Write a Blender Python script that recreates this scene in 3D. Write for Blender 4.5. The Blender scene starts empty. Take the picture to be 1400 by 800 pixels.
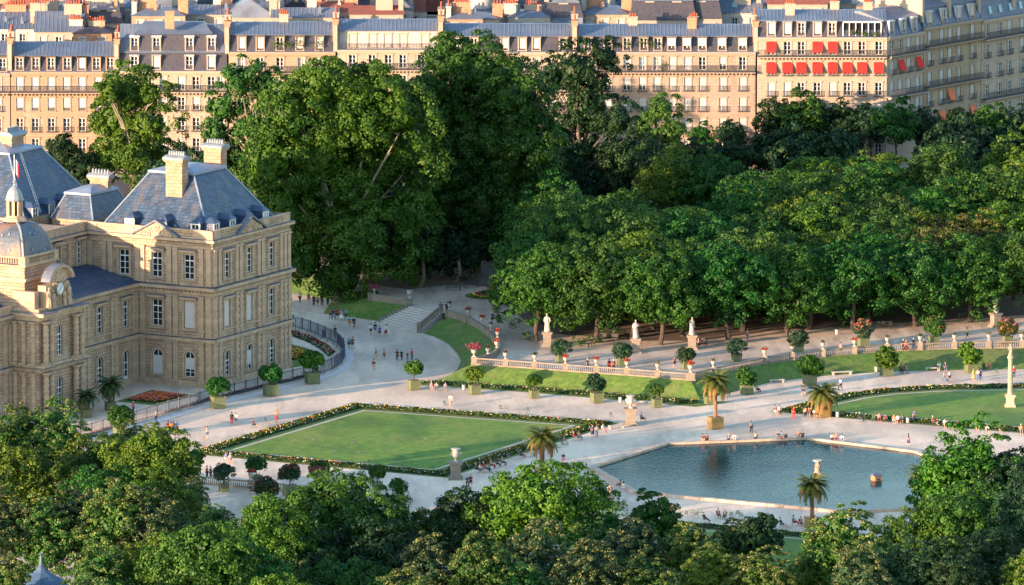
import bpy, math, random
import numpy as np
from mathutils import Vector, Matrix
R = math.radians
random.seed(7)
SC = bpy.context.scene
COL = SC.collection
# ------------------------------------------------------------------ camera
CAMH, PITCH, F = 200.0, R(8.8126), 11755.0      # height (m), downward pitch, focal length in photo pixels (1400 wide)
cam = bpy.data.cameras.new('camera')
cam.angle = 2 * math.atan(700 / F)
cam.clip_start, cam.clip_end = 50, 20000
camo = bpy.data.objects.new('camera', cam)
camo.location = (0, 0, CAMH)
camo.rotation_euler = (math.pi / 2 - PITCH, 0, 0)
COL.objects.link(camo)
SC.camera = camo
# ------------------------------------------------------------------ light
SUN_AZ, SUN_EL = R(50), R(7.5)       # sun stands this far left of straight behind the camera, low in the evening sky
sdir = Vector((-math.sin(SUN_AZ) * math.cos(SUN_EL), -math.cos(SUN_AZ) * math.cos(SUN_EL), math.sin(SUN_EL)))
sun = bpy.data.lights.new('sun', 'SUN')
sun.energy, sun.angle, sun.color = 3.4, R(0.53), (1.0, 0.64, 0.41)
suno = bpy.data.objects.new('sun', sun)
suno.rotation_euler = sdir.to_track_quat('Z', 'Y').to_euler()
suno.location = (0, 600, 400)
COL.objects.link(suno)
world = bpy.data.worlds.new('World'); SC.world = world; world.use_nodes = True
wn = world.node_tree
sky = wn.nodes.new('ShaderNodeTexSky'); sky.sky_type = 'NISHITA'; sky.sun_disc = False
sky.sun_elevation = SUN_EL; sky.sun_rotation = math.atan2(sdir.x, sdir.y)
sky.air_density, sky.dust_density, sky.ozone_density = 1.0, 0.5, 1.7
wn.links.new(sky.outputs[0], wn.nodes['Background'].inputs[0])
wn.nodes['Background'].inputs[1].default_value = 0.15
vs = SC.view_settings
vs.view_transform, vs.look, vs.gamma, vs.use_curve_mapping = 'Standard', 'None', 1.0, False
vs.exposure = 2.14
SC.cycles.max_bounces = 5; SC.cycles.diffuse_bounces = 2; SC.cycles.glossy_bounces = 3
SC.cycles.transparent_max_bounces = 4; SC.cycles.use_denoising = True

# ------------------------------------------------------------------ placing
def at(px, py, z=0.0):
    """the point at height z that stands at photo position px, py (surveying the photograph)"""
    u, v = (px - 700) / F, (400 - py) / F
    d = Vector((u, math.cos(PITCH) + v * math.sin(PITCH), -math.sin(PITCH) + v * math.cos(PITCH)))
    t = (z - CAMH) / d.z
    return Vector((d.x * t, d.y * t, z))
def lat(px, py_, z): return at(px, py_, z).to_2d()

# ------------------------------------------------------------------ materials
MATS = {}
def mat(name, col, rough=0.85, var=0.18, scale=1.5, bump=0.0, col2=None, metal=0.0, rnd=0.0, detail=4, bscale=None, patch=None):
    if name in MATS: return MATS[name]
    m = bpy.data.materials.new(name); m.use_nodes = True; MATS[name] = m
    nt = m.node_tree; N = nt.nodes; L = nt.links
    b = N['Principled BSDF']; b.inputs['Roughness'].default_value = rough; b.inputs['Metallic'].default_value = metal
    tc = N.new('ShaderNodeTexCoord'); no = N.new('ShaderNodeTexNoise')
    no.inputs['Scale'].default_value = scale; no.inputs['Detail'].default_value = detail
    L.new(tc.outputs['Object'], no.inputs['Vector'])
    mr = N.new('ShaderNodeMapRange'); mr.inputs[1].default_value = 0.3; mr.inputs[2].default_value = 0.7
    L.new(no.outputs['Fac'], mr.inputs[0])
    mx = N.new('ShaderNodeMix'); mx.data_type = 'RGBA'
    c1 = tuple(c * (1 - var) for c in col); c2 = col2 if col2 else tuple(min(1, c * (1 + var)) for c in col)
    mx.inputs[6].default_value = (*c1, 1); mx.inputs[7].default_value = (*c2, 1)
    L.new(mr.outputs[0], mx.inputs[0]); out = mx.outputs[2]
    if patch:                       # (scale, colour, amount): broad worn patches
        n2 = N.new('ShaderNodeTexNoise'); n2.inputs['Scale'].default_value = patch[0]; n2.inputs['Detail'].default_value = 5
        L.new(tc.outputs['Object'], n2.inputs['Vector'])
        m2 = N.new('ShaderNodeMapRange'); m2.inputs[1].default_value = 0.45; m2.inputs[2].default_value = 0.7; m2.inputs[4].default_value = patch[2]
        L.new(n2.outputs['Fac'], m2.inputs[0])
        x2 = N.new('ShaderNodeMix'); x2.data_type = 'RGBA'; x2.inputs[7].default_value = (*patch[1], 1)
        L.new(out, x2.inputs[6]); L.new(m2.outputs[0], x2.inputs[0]); out = x2.outputs[2]
    if rnd:
        oi = N.new('ShaderNodeObjectInfo'); hs = N.new('ShaderNodeHueSaturation')
        ma = N.new('ShaderNodeMath'); ma.operation = 'MULTIPLY_ADD'; ma.inputs[1].default_value = rnd; ma.inputs[2].default_value = 1 - rnd / 2
        L.new(oi.outputs['Random'], ma.inputs[0]); L.new(ma.outputs[0], hs.inputs['Value']); L.new(out, hs.inputs['Color']); out = hs.outputs[0]
    L.new(out, b.inputs['Base Color'])
    if bump:
        nb = N.new('ShaderNodeTexNoise'); nb.inputs['Scale'].default_value = bscale or scale * 4; nb.inputs['Detail'].default_value = 3
        L.new(tc.outputs['Object'], nb.inputs['Vector'])
        bu = N.new('ShaderNodeBump'); bu.inputs['Strength'].default_value = bump; bu.inputs['Distance'].default_value = 0.1
        L.new(nb.outputs['Fac'], bu.inputs['Height']); L.new(bu.outputs[0], b.inputs['Normal'])
    return m
def stone_mat(name, col, bw=1.1, bh=0.42, mortar=0.5, var=0.25, dirt=(0.16, 0.13, 0.10), dirtamt=0.55):
    """coursed ashlar; u runs along either wall direction, v is height"""
    m = bpy.data.materials.new(name); m.use_nodes = True; MATS[name] = m
    nt = m.node_tree; N = nt.nodes; L = nt.links; b = N['Principled BSDF']; b.inputs['Roughness'].default_value = 0.9
    tc = N.new('ShaderNodeTexCoord'); sp = N.new('ShaderNodeSeparateXYZ'); L.new(tc.outputs['Object'], sp.inputs[0])
    ad = N.new('ShaderNodeMath'); L.new(sp.outputs[0], ad.inputs[0]); L.new(sp.outputs[1], ad.inputs[1])
    cb = N.new('ShaderNodeCombineXYZ'); L.new(ad.outputs[0], cb.inputs[0]); L.new(sp.outputs[2], cb.inputs[1])
    br = N.new('ShaderNodeTexBrick'); L.new(cb.outputs[0], br.inputs['Vector'])
    br.inputs['Scale'].default_value = 1; br.inputs['Brick Width'].default_value = bw; br.inputs['Row Height'].default_value = bh
    br.inputs['Mortar Size'].default_value = 0.035; br.inputs['Mortar Smooth'].default_value = 0.3; br.inputs['Bias'].default_value = 0
    br.inputs['Color1'].default_value = (*[c * (1 - var) for c in col], 1); br.inputs['Color2'].default_value = (*[min(1, c * (1 + var)) for c in col], 1)
    br.inputs['Mortar'].default_value = (*[c * mortar for c in col], 1)
    mp = N.new('ShaderNodeMapping'); mp.inputs['Scale'].default_value = (0.5, 0.5, 0.16); L.new(tc.outputs['Object'], mp.inputs[0])
    no = N.new('ShaderNodeTexNoise'); no.inputs['Scale'].default_value = 1; no.inputs['Detail'].default_value = 6; L.new(mp.outputs[0], no.inputs[0])
    mr = N.new('ShaderNodeMapRange'); mr.inputs[1].default_value = 0.48; mr.inputs[2].default_value = 0.75; mr.inputs[4].default_value = dirtamt; L.new(no.outputs[0], mr.inputs[0])
    mx = N.new('ShaderNodeMix'); mx.data_type = 'RGBA'; mx.inputs[7].default_value = (*dirt, 1)
    L.new(mr.outputs[0], mx.inputs[0]); L.new(br.outputs['Color'], mx.inputs[6]); L.new(mx.outputs[2], b.inputs['Base Color'])
    bu = N.new('ShaderNodeBump'); bu.inputs['Strength'].default_value = 0.7; bu.inputs['Distance'].default_value = 0.05; bu.invert = True
    L.new(br.outputs['Fac'], bu.inputs['Height']); L.new(bu.outputs[0], b.inputs['Normal'])
    return m
def leaf_mat(name, c1, c2, tip=None, tipamt=0.0, trans=0.2, rnd=0.35, nscale=0.35):
    m = bpy.data.materials.new(name); m.use_nodes = True; MATS[name] = m
    nt = m.node_tree; N = nt.nodes; L = nt.links; b = N['Principled BSDF']; b.inputs['Roughness'].default_value = 0.55
    b.inputs['Specular IOR Level'].default_value = 0.25
    tc = N.new('ShaderNodeTexCoord'); no = N.new('ShaderNodeTexNoise'); no.inputs['Scale'].default_value = nscale; no.inputs['Detail'].default_value = 3
    L.new(tc.outputs['Object'], no.inputs[0])
    ge = N.new('ShaderNodeNewGeometry'); oi = N.new('ShaderNodeObjectInfo')
    ad = N.new('ShaderNodeMath'); ad.operation = 'MULTIPLY_ADD'; ad.inputs[1].default_value = 0.5
    L.new(ge.outputs['Random Per Island'], ad.inputs[0]); L.new(no.outputs[0], ad.inputs[2])
    mr = N.new('ShaderNodeMapRange'); mr.inputs[1].default_value = 0.45; mr.inputs[2].default_value = 1.0; L.new(ad.outputs[0], mr.inputs[0])
    mx = N.new('ShaderNodeMix'); mx.data_type = 'RGBA'; mx.inputs[6].default_value = (*c1, 1); mx.inputs[7].default_value = (*c2, 1)
    L.new(mr.outputs[0], mx.inputs[0]); out = mx.outputs[2]
    if tip:
        m3 = N.new('ShaderNodeMath'); m3.operation = 'LESS_THAN'; m3.inputs[1].default_value = tipamt
        w = N.new('ShaderNodeMath'); w.operation = 'MULTIPLY'; w.inputs[1].default_value = 7.31; f = N.new('ShaderNodeMath'); f.operation = 'FRACT'
        L.new(ge.outputs['Random Per Island'], w.inputs[0]); L.new(w.outputs[0], f.inputs[0]); L.new(f.outputs[0], m3.inputs[0])
        x3 = N.new('ShaderNodeMix'); x3.data_type = 'RGBA'; x3.inputs[7].default_value = (*tip, 1)
        L.new(m3.outputs[0], x3.inputs[0]); L.new(out, x3.inputs[6]); out = x3.outputs[2]
    hs = N.new('ShaderNodeHueSaturation'); ma = N.new('ShaderNodeMath'); ma.operation = 'MULTIPLY_ADD'; ma.inputs[1].default_value = rnd; ma.inputs[2].default_value = 1 - rnd / 2
    L.new(oi.outputs['Random'], ma.inputs[0]); L.new(ma.outputs[0], hs.inputs['Value'])
    w2 = N.new('ShaderNodeMath'); w2.operation = 'MULTIPLY'; w2.inputs[1].default_value = 13.7; f2 = N.new('ShaderNodeMath'); f2.operation = 'FRACT'
    h2 = N.new('ShaderNodeMath'); h2.operation = 'MULTIPLY_ADD'; h2.inputs[1].default_value = 0.05; h2.inputs[2].default_value = 0.468
    L.new(oi.outputs['Random'], w2.inputs[0]); L.new(w2.outputs[0], f2.inputs[0]); L.new(f2.outputs[0], h2.inputs[0]); L.new(h2.outputs[0], hs.inputs['Hue'])
    L.new(out, hs.inputs['Color']); L.new(hs.outputs[0], b.inputs['Base Color'])
    if trans:
        tr = N.new('ShaderNodeBsdfTranslucent'); L.new(hs.outputs[0], tr.inputs[0]); ms = N.new('ShaderNodeMixShader'); ms.inputs[0].default_value = trans
        L.new(b.outputs[0], ms.inputs[1]); L.new(tr.outputs[0], ms.inputs[2]); L.new(ms.outputs[0], N['Material Output'].inputs[0])
    return m

def wear(m, scale, col, amt, lo=0.5, hi=0.72, stretch=(1, 1, 1), detail=6):
    """one more layer of worn or stained patches over a material's colour"""
    nt = m.node_tree; N = nt.nodes; L = nt.links; b = N['Principled BSDF']; src = b.inputs['Base Color'].links[0].from_socket
    tc = N.new('ShaderNodeTexCoord'); mp = N.new('ShaderNodeMapping'); mp.inputs['Scale'].default_value = stretch; mp.inputs['Rotation'].default_value = (0, 0, 0.5)
    no = N.new('ShaderNodeTexNoise'); no.inputs['Scale'].default_value = scale; no.inputs['Detail'].default_value = detail; no.inputs['Roughness'].default_value = 0.62
    mr = N.new('ShaderNodeMapRange'); mr.inputs[1].default_value = lo; mr.inputs[2].default_value = hi; mr.inputs[4].default_value = amt
    mx = N.new('ShaderNodeMix'); mx.data_type = 'RGBA'; mx.inputs[7].default_value = (*col, 1)
    L.new(tc.outputs['Object'], mp.inputs[0]); L.new(mp.outputs[0], no.inputs[0]); L.new(no.outputs[0], mr.inputs[0]); L.new(mr.outputs[0], mx.inputs[0]); L.new(src, mx.inputs[6]); L.new(mx.outputs[2], b.inputs['Base Color'])
    return m
# ------------------------------------------------------------------ mesh collecting
class MB:
    def __init__(s): s.v = []; s.f = []; s.m = []
    def add(s, vs_, fs, mi=0):
        o = len(s.v); s.v.extend([tuple(v) for v in vs_]); s.f.extend([tuple(o + i for i in f) for f in fs]); s.m.extend([mi] * len(fs)); return s
    def quad(s, a, b, c, d, mi=0): return s.add([a, b, c, d], [(0, 1, 2, 3)], mi)
    def box(s, c, d, mi=0, rz=0.0, tilt=None):
        hx, hy, hz = d[0] / 2, d[1] / 2, d[2] / 2
        p = [Vector((x, y, z)) for z in (-hz, hz) for x, y in ((-hx, -hy), (hx, -hy), (hx, hy), (-hx, hy))]
        if tilt: p = [tilt @ q for q in p]
        if rz: M = Matrix.Rotation(rz, 3, 'Z'); p = [M @ q for q in p]
        c = Vector(c); p = [q + c for q in p]
        return s.add(p, [(3, 2, 1, 0), (4, 5, 6, 7), (0, 1, 5, 4), (1, 2, 6, 5), (2, 3, 7, 6), (3, 0, 4, 7)], mi)
    def bb(s, x0, x1, y0, y1, z0, z1, mi=0): return s.box(((x0 + x1) / 2, (y0 + y1) / 2, (z0 + z1) / 2), (x1 - x0, y1 - y0, z1 - z0), mi)
    def loft(s, rings, mi=0, caps=True):
        n = len(rings[0]); vs_ = [p for r in rings for p in r]; fs = []
        for i in range(len(rings) - 1):
            for j in range(n):
                k = (j + 1) % n; fs.append((i * n + j, i * n + k, (i + 1) * n + k, (i + 1) * n + j))
        if caps: fs.append(tuple(range(n - 1, -1, -1))); fs.append(tuple((len(rings) - 1) * n + j for j in range(n)))
        return s.add(vs_, fs, mi)
    def tube(s, pts, rs, n=6, mi=0, caps=True):
        pts = [Vector(p) for p in pts]; rings = []
        if not isinstance(rs, (list, tuple)): rs = [rs] * len(pts)
        for i, p in enumerate(pts):
            d = (pts[min(i + 1, len(pts) - 1)] - pts[max(i - 1, 0)]).normalized()
            a = d.cross(Vector((0, 0, 1)) if abs(d.z) < 0.9 else Vector((1, 0, 0))).normalized(); b = d.cross(a)
            rings.append([p + (a * math.cos(t) + b * math.sin(t)) * rs[i] for t in (2 * math.pi * k / n for k in range(n))][::-1])
        return s.loft(rings, mi, caps)
    def lathe(s, prof, n=8, c=(0, 0, 0), mi=0, sx=1, sy=1, ph=0.0):
        rings = [[(c[0] + r * sx * math.cos(2 * math.pi * k / n + ph), c[1] + r * sy * math.sin(2 * math.pi * k / n + ph), c[2] + z) for k in range(n)] for r, z in prof]
        return s.loft(rings, mi)
    def prism(s, poly, z0, z1, mi=0):
        return s.loft([[(p[0], p[1], z0) for p in poly], [(p[0], p[1], z1) for p in poly]], mi)
    def build(s, name, mats, parent=None, smooth=False, **kw):
        me = bpy.data.meshes.new(name); me.from_pydata(s.v, [], s.f)
        for m in (mats if isinstance(mats, (list, tuple)) else [mats]): me.materials.append(m)
        if any(s.m): me.polygons.foreach_set('material_index', s.m)
        if smooth: me.polygons.foreach_set('use_smooth', [True] * len(s.f))
        return link(name, me, parent, **kw)
def link(name, me, parent=None, label=None, cat=None, group=None, kind=None, loc=None, rz=None, scale=None):
    o = bpy.data.objects.new(name, me); COL.objects.link(o)
    if parent: o.parent = parent
    if loc is not None: o.location = loc
    if rz is not None: o.rotation_euler = (0, 0, rz)
    if scale is not None: o.scale = scale if isinstance(scale, (tuple, list)) else (scale,) * 3
    return tag(o, label, cat, group, kind)
def tag(o, label=None, cat=None, group=None, kind=None):
    if label: o['label'] = label
    if cat: o['category'] = cat
    if group: o['group'] = group
    if kind: o['kind'] = kind
    return o
def thing(name, label, cat, loc=(0, 0, 0), rz=0.0, group=None, scale=None):
    return link(name, None, None, label, cat, group, None, loc, rz, scale)
def copy_tree(o, parent=None):
    c = o.copy(); COL.objects.link(c); c.parent = parent
    for ch in list(o.children): copy_tree(ch, c)
    return c
def inset(poly, d):
    """shrink a polygon (list of 2d points) by d"""
    n = len(poly); P = [Vector((p[0], p[1])) for p in poly]
    A = sum(P[i].x * P[(i + 1) % n].y - P[(i + 1) % n].x * P[i].y for i in range(n)); s = 1 if A > 0 else -1; out = []
    for i in range(n):
        e0 = (P[i] - P[i - 1]).normalized(); e1 = (P[(i + 1) % n] - P[i]).normalized()
        n0 = Vector((-e0.y, e0.x)) * s; n1 = Vector((-e1.y, e1.x)) * s; b = (n0 + n1).normalized()
        out.append(P[i] + b * (d / max(0.35, b.dot(n0))))
    return out
def sheet(name, poly, z, m, **kw):
    from mathutils.geometry import tessellate_polygon
    pts = [Vector((p[0], p[1], z)) for p in poly]; tris = tessellate_polygon([pts]); A = MB()
    fs = []
    for t in tris:
        a, b, c = (pts[i] for i in t); fs.append(t if (b - a).cross(c - a).z > 0 else (t[0], t[2], t[1]))
    A.add(pts, fs); return A.build(name, m, **kw)
def ring_strip(name, outer, inner, z, m, **kw):
    A = MB(); n = len(outer)
    for i in range(n):
        j = (i + 1) % n
        q = [(*outer[i], z), (*outer[j], z), (*inner[j], z), (*inner[i], z)]
        a, b, c = Vector(q[0]), Vector(q[1]), Vector(q[2])
        if (b - a).cross(c - a).z < 0: q.reverse()
        A.quad(*q)
    return A.build(name, m, **kw)
def resample(pts, step):
    """points every `step` metres along a polyline, with headings"""
    out = []; pts = [Vector(p) for p in pts]; carry = 0.0
    for a, b in zip(pts, pts[1:]):
        d = b - a; L = d.length; t = carry
        while t < L: out.append((a + d * (t / L), math.atan2(d.y, d.x))); t += step
        carry = t - L
    return out
# ================================================================== materials of the setting
M = {}
M['gravel'] = mat('pale_gravel', (0.78, 0.625, 0.47), 0.95, 0.10, 1.1, bump=0.4, bscale=5, detail=9, patch=(0.045, (0.44, 0.35, 0.27), 0.85))
M['gravel2'] = mat('terrace_gravel', (0.66, 0.53, 0.41), 0.95, 0.12, 1.1, bump=0.4, detail=9, bscale=5, patch=(0.05, (0.27, 0.21, 0.17), 0.8))
M['lawn'] = mat('lawn_grass', (0.085, 0.20, 0.014), 0.9, 0.22, 0.9, bump=0.8, bscale=7, col2=(0.155, 0.285, 0.022), detail=8, patch=(0.09, (0.23, 0.26, 0.05), 0.55))
M['bank'] = mat('bank_grass', (0.078, 0.16, 0.018), 0.9, 0.3, 1.2, bump=0.8, bscale=6, col2=(0.125, 0.225, 0.03), detail=8, patch=(0.16, (0.12, 0.13, 0.05), 0.6))
M['strip'] = mat('pale_edging', (0.48, 0.41, 0.35), 0.9, 0.12, 0.8)
M['kerb'] = mat('kerb_stone', (0.45, 0.40, 0.35), 0.85, 0.2, 0.9, patch=(0.5, (0.2, 0.17, 0.14), 0.5))
M['rim'] = mat('basin_stone', (0.52, 0.40, 0.30), 0.8, 0.22, 0.9, patch=(0.4, (0.26, 0.19, 0.14), 0.6))
M['stone'] = mat('carved_stone', (0.23, 0.195, 0.155), 0.9, 0.2, 1.2, bump=0.3, patch=(0.9, (0.19, 0.16, 0.13), 0.65))
M['marble'] = mat('statue_marble', (0.44, 0.40, 0.35), 0.7, 0.15, 2.0, bump=0.2, patch=(1.6, (0.38, 0.33, 0.28), 0.55))
M['asphalt'] = mat('asphalt', (0.06, 0.058, 0.06), 0.9, 0.15, 0.4)
M['earth'] = mat('bare_earth', (0.16, 0.12, 0.09), 0.95, 0.2, 0.6)
wear(M['gravel'], .20, (.40, .32, .25), .62, .5, .64, (1, .16, 1)); wear(M['gravel'], .07, (.40, .33, .27), .6, .5, .6, (1, .3, 1)); wear(M['gravel'], .6, (.74, .63, .51), .4, .54, .7, (1, .2, 1)); wear(M['gravel'], 3.5, (.40, .31, .23), .5, .58, .7)
wear(M['gravel2'], .25, (.32, .24, .17), .7, .48, .62, (1, .18, 1)); wear(M['gravel2'], .08, (.36, .28, .21), .6, .5, .6, (1, .3, 1)); wear(M['gravel2'], 3.0, (.33, .25, .18), .5, .58, .7)
wear(M['lawn'], .35, (.19, .22, .05), .7, .52, .68, (1, .3, 1)); wear(M['lawn'], .12, (.035, .12, .012), .65, .48, .6, (1, .4, 1)); wear(M['lawn'], 2.4, (.035, .11, .012), .6, .55, .68); wear(M['bank'], 1.6, (.035, .09, .012), .6, .52, .66); wear(M['bank'], .3, (.19, .19, .06), .5, .55, .7)
# ------------------------------------------------------------------ ground
g = MB(); g.quad((-4000, 0, 0), (4000, 0, 0), (4000, 9000, 0), (-4000, 9000, 0))
g.build('ground', M['gravel'], kind='structure')
TZ = 2.0                            # the raised terraces
UP = [(612, 434), (628, 438), (645, 445), (660, 454), (672, 464), (680, 474), (682, 483), (676, 490), (662, 496), (645, 499)]
UP2 = [(645, 499), (700, 502.5), (780, 508.5), (860, 514), (944, 520.5)]
UP3 = [(944, 520.5), (985, 511), (1050, 497), (1130, 487.5), (1210, 481), (1300, 477.5), (1400, 476), (1560, 476)]
LO = [(576, 456), (596, 462), (612, 471), (624, 483), (629, 494), (624, 506), (611, 515), (596, 520), (588, 524)]
T = lambda l, z=TZ: [at(x, y, z) for x, y in l]
stair_lo = (at(519, 439, 0), at(573, 455, 0)); stair_hi = (at(561, 418.5, TZ), at(606, 427.5, TZ))
edgeL = [at(430, 376, TZ), at(480, 394, TZ), at(507, 411, TZ), stair_hi[0]]
tp = [(-900, 1640), (at(300, 376, TZ).x, at(300, 376, TZ).y)] + [p.to_2d() for p in edgeL] + [stair_hi[1].to_2d()] + [p.to_2d() for p in T(UP + UP2[1:] + UP3[1:])] + [(900, 1140), (2500, 1300), (2500, 8900), (-2500, 8900), (-2500, 1640)]
sheet('terrace_ground', tp, TZ, M['gravel2'], kind='structure')
def bank(name, hi, lo, m=None, n=40):
    def rs(l):
        l = [Vector(p) for p in l]; L = [0]
        for a, b in zip(l, l[1:]): L.append(L[-1] + (b - a).length)
        out = []
        for k in range(n + 1):
            t = L[-1] * k / n; i = 0
            while i < len(l) - 2 and L[i + 1] < t: i += 1
            out.append(l[i].lerp(l[i + 1], (t - L[i]) / max(1e-6, L[i + 1] - L[i])))
        return out
    a, b = rs(hi), rs(lo); A = MB(); K = 4; V = []
    for p, q in zip(a, b):
        for k in range(K + 1):
            t = k / K; w = p.lerp(q, t); w.z = p.z + (q.z - p.z) * (t * t * (3 - 2 * t) * 0.6 + t * 0.4) + 0.012; V.append(w)
    fs = [(i * (K + 1) + k, (i + 1) * (K + 1) + k, (i + 1) * (K + 1) + k + 1, i * (K + 1) + k + 1) for i in range(n) for k in range(K)]
    A.add(V, [f[::-1] for f in fs]); return A.build(name, m or M['bank'], smooth=True, kind='structure')
z0 = lambda l: [at(x, y, 0) for x, y in l]
bank('grass_bank', T(UP), z0([(576, 456), (596, 462), (612, 471), (624, 483), (629, 494), (624, 506), (611, 515), (596, 520), (588, 524)]))
bank('grass_bank', T(UP2), z0([(588, 524), (640, 525.5), (720, 530), (800, 536), (880, 541.5), (958, 547)]))
bank('grass_bank', T(UP3), z0([(958, 547), (1003, 536), (1052, 523), (1130, 513.5), (1210, 508.5), (1300, 506), (1400, 505), (1560, 505)]))
bank('grass_bank', T([(430, 376), (480, 394), (507, 411), (558, 418)]), z0([(380, 399), (455, 409), (441, 429.5), (519, 440)]))
bank('grass_bank', [at(300, 376, TZ), at(430, 376, TZ)], [at(280, 404, 0), at(380, 399, 0)])
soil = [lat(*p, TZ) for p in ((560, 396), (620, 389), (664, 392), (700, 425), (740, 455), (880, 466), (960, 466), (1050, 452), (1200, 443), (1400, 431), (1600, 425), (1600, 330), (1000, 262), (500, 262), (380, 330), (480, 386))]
M['soil'] = mat('park_soil_painted_shade', (0.15, 0.11, 0.085), 0.95, 0.3, 0.3, detail=8, patch=(0.1, (0.30, 0.25, 0.20), 0.5))
sheet('bare_earth', soil, TZ + .006, M['soil'], kind='structure')  # park soil, with the shade of the trees painted into its dark brown
# verge between bank foot and flower strip
# ------------------------------------------------------------------ the near terrace
NT = [(60, 632), (257, 658), (345, 666), (420, 673.5), (434, 678), (436, 686), (424, 694), (408, 706)]
ntp = [p.to_2d() for p in T(NT)] + [lat(396, 800, TZ), lat(380, 1100, TZ), lat(-500, 1100, TZ), lat(-500, 600, TZ)]
sheet('near_terrace_ground', ntp, TZ, M['gravel2'], kind='structure')
lo_n = [Vector((p.x + dx, p.y + dy, 0)) for p, (dx, dy) in zip(T(NT), [(2, 6), (2, 6), (2, 6), (3, 6), (6, 5), (7, 1), (6, -3), (6, -3)])]
bank('grass_bank', T(NT)[::-1], lo_n[::-1]); bank('grass_bank', [at(380, 1100, TZ), at(396, 800, TZ), at(408, 706, TZ)], [at(380, 1100, TZ) + Vector((6, 0, -TZ)), at(396, 800, TZ) + Vector((6, 0, -TZ)), lo_n[-1]])
# ------------------------------------------------------------------ kerb lines at the foot of the banks
def kerb(name, pts, z, w=0.22, h=0.12, m=None, **kw):
    A = MB(); pts = [Vector((p[0], p[1])) for p in pts]
    for a, b in zip(pts, pts[1:]):
        d = b - a; c = (a + b) / 2; A.box((c.x, c.y, z + h / 2), (d.length + w * 0.6, w, h), rz=math.atan2(d.y, d.x))
    return A.build(name, m or M['kerb'], **kw)
kerb('kerb', z0([(441, 429.6), (519, 440.4)]), 0, kind='structure')
kerb('kerb', z0([(395, 421), (441, 429.6)]), 0, kind='structure')
kerb('kerb', z0([(576, 456.3), (596, 462.4), (612, 471.5), (624, 483.5), (629.5, 494), (624.5, 506.5), (611, 515.5), (596, 520.5), (586, 524.5)]), 0, kind='structure')
# ------------------------------------------------------------------ stairs
st = thing('garden_staircase', 'wide pale stone staircase climbing between the two grass banks', 'staircase', stair_lo[0])
NS = 9
def rel(p, o): return Vector(p) - o.location
for k in range(NS):
    t0, t1 = k / NS, (k + 1) / NS
    A = MB(); a0, b0 = stair_lo[0].lerp(stair_hi[0], t0), stair_lo[1].lerp(stair_hi[1], t0); a1, b1 = stair_lo[0].lerp(stair_hi[0], t1), stair_lo[1].lerp(stair_hi[1], t1)
    zt = TZ * t1 + 0.004; zb = 0.0
    lo = [rel((p.x, p.y, zb), st) for p in (a0, b0, b1, a1)]; hi = [rel((p.x, p.y, zt), st) for p in (a0, b0, b1, a1)]
    A.loft([lo, hi]); n_ = (b0 - a0).normalized()
    nose = [Vector((0, 0, -0.05)), Vector((0, 0, -0.05))]
    A.build('step', M['step'] if 'step' in M else M.setdefault('step', mat('step_stone', (0.50, 0.45, 0.40), 0.85, 0.05, 0.8)), st)
for side, (lo_, hi_) in enumerate(((stair_lo[0], stair_hi[0]), (stair_lo[1], stair_hi[1]))):
    for k in range(7 if side == 0 else 0):                  # stepped side blocks
        t = (k + 0.5) / 7; p = lo_.lerp(hi_, t); d = hi_ - lo_
        A = MB(); hgt = TZ * (k + 1) / 7 + 0.25; q = rel((p.x, p.y, 0), st)
        A.box((q.x, q.y, hgt / 2), (Vector((d.x, d.y)).length / 7 + 0.02, 0.55, hgt), rz=math.atan2(d.y, d.x)); A.build('side_block', M['stone'], st)
# ------------------------------------------------------------------ left parterre
O1 = [lat(247, 620, 0), lat(478, 551.5, 0), lat(850, 578, 0), lat(612, 654, 0)]
sheet('parterre_grass', inset(O1, 0.2), 0.004, M['bank'], kind='structure')
bedO1, bedI1 = inset(O1, 0.9), inset(O1, 3.3)
ring_strip('flower_bed_soil', bedO1, bedI1, 0.03, M['earth'], kind='structure')
ring_strip('gravel_edging', inset(O1, 4.5), inset(O1, 5.0), 0.012, M['strip'], kind='structure')
sheet('lawn', inset(O1, 5.0), 0.010, M['lawn'], kind='structure')
# ------------------------------------------------------------------ right parterre
O2 = [lat(*p, 0) for p in ((1050, 563), (1096, 550), (1150, 538.5), (1200, 532), (1270, 527.5), (1400, 525), (1560, 528), (1640, 565), (1560, 604), (1400, 593), (1300, 584.5), (1180, 574.5), (1100, 567.5))]
sheet('parterre_grass', inset(O2, 0.2), 0.004, M['bank'], kind='structure')
bedO2, bedI2 = inset(O2, 0.9), inset(O2, 3.4)
ring_strip('flower_bed_soil', bedO2, bedI2, 0.03, M['earth'], kind='structure')
ring_strip('gravel_edging', inset(O2, 4.6), inset(O2, 5.1), 0.012, M['strip'], kind='structure')
sheet('lawn', inset(O2, 5.1), 0.010, M['lawn'], kind='structure')
# ------------------------------------------------------------------ near parterre by the basin
O3 = [lat(*p, 0) for p in ((880, 712), (940, 715), (1110, 730), (1300, 745), (1480, 760), (1480, 900), (820, 900), (800, 760))]
sheet('parterre_grass', inset(O3, 0.2), 0.004, M['bank'], kind='structure')
bedO3, bedI3 = inset(O3, 0.5), inset(O3, 2.6)
ring_strip('flower_bed_soil', bedO3, bedI3, 0.03, M['earth'], kind='structure')
ring_strip('gravel_edging', inset(O3, 3.6), inset(O3, 4.1), 0.012, M['strip'], kind='structure')
sheet('lawn', inset(O3, 4.1), 0.010, M['lawn'], kind='structure')
# flower strip at the foot of the bank
FS = [lat(*p, 0) for p in ((574, 520.5), (720, 529.5), (960, 547.5), (1000, 549.5), (952, 556.5), (720, 536.5), (568, 526.5))]
sheet('parterre_grass', FS, 0.016, M['bank'], kind='structure')
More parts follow.
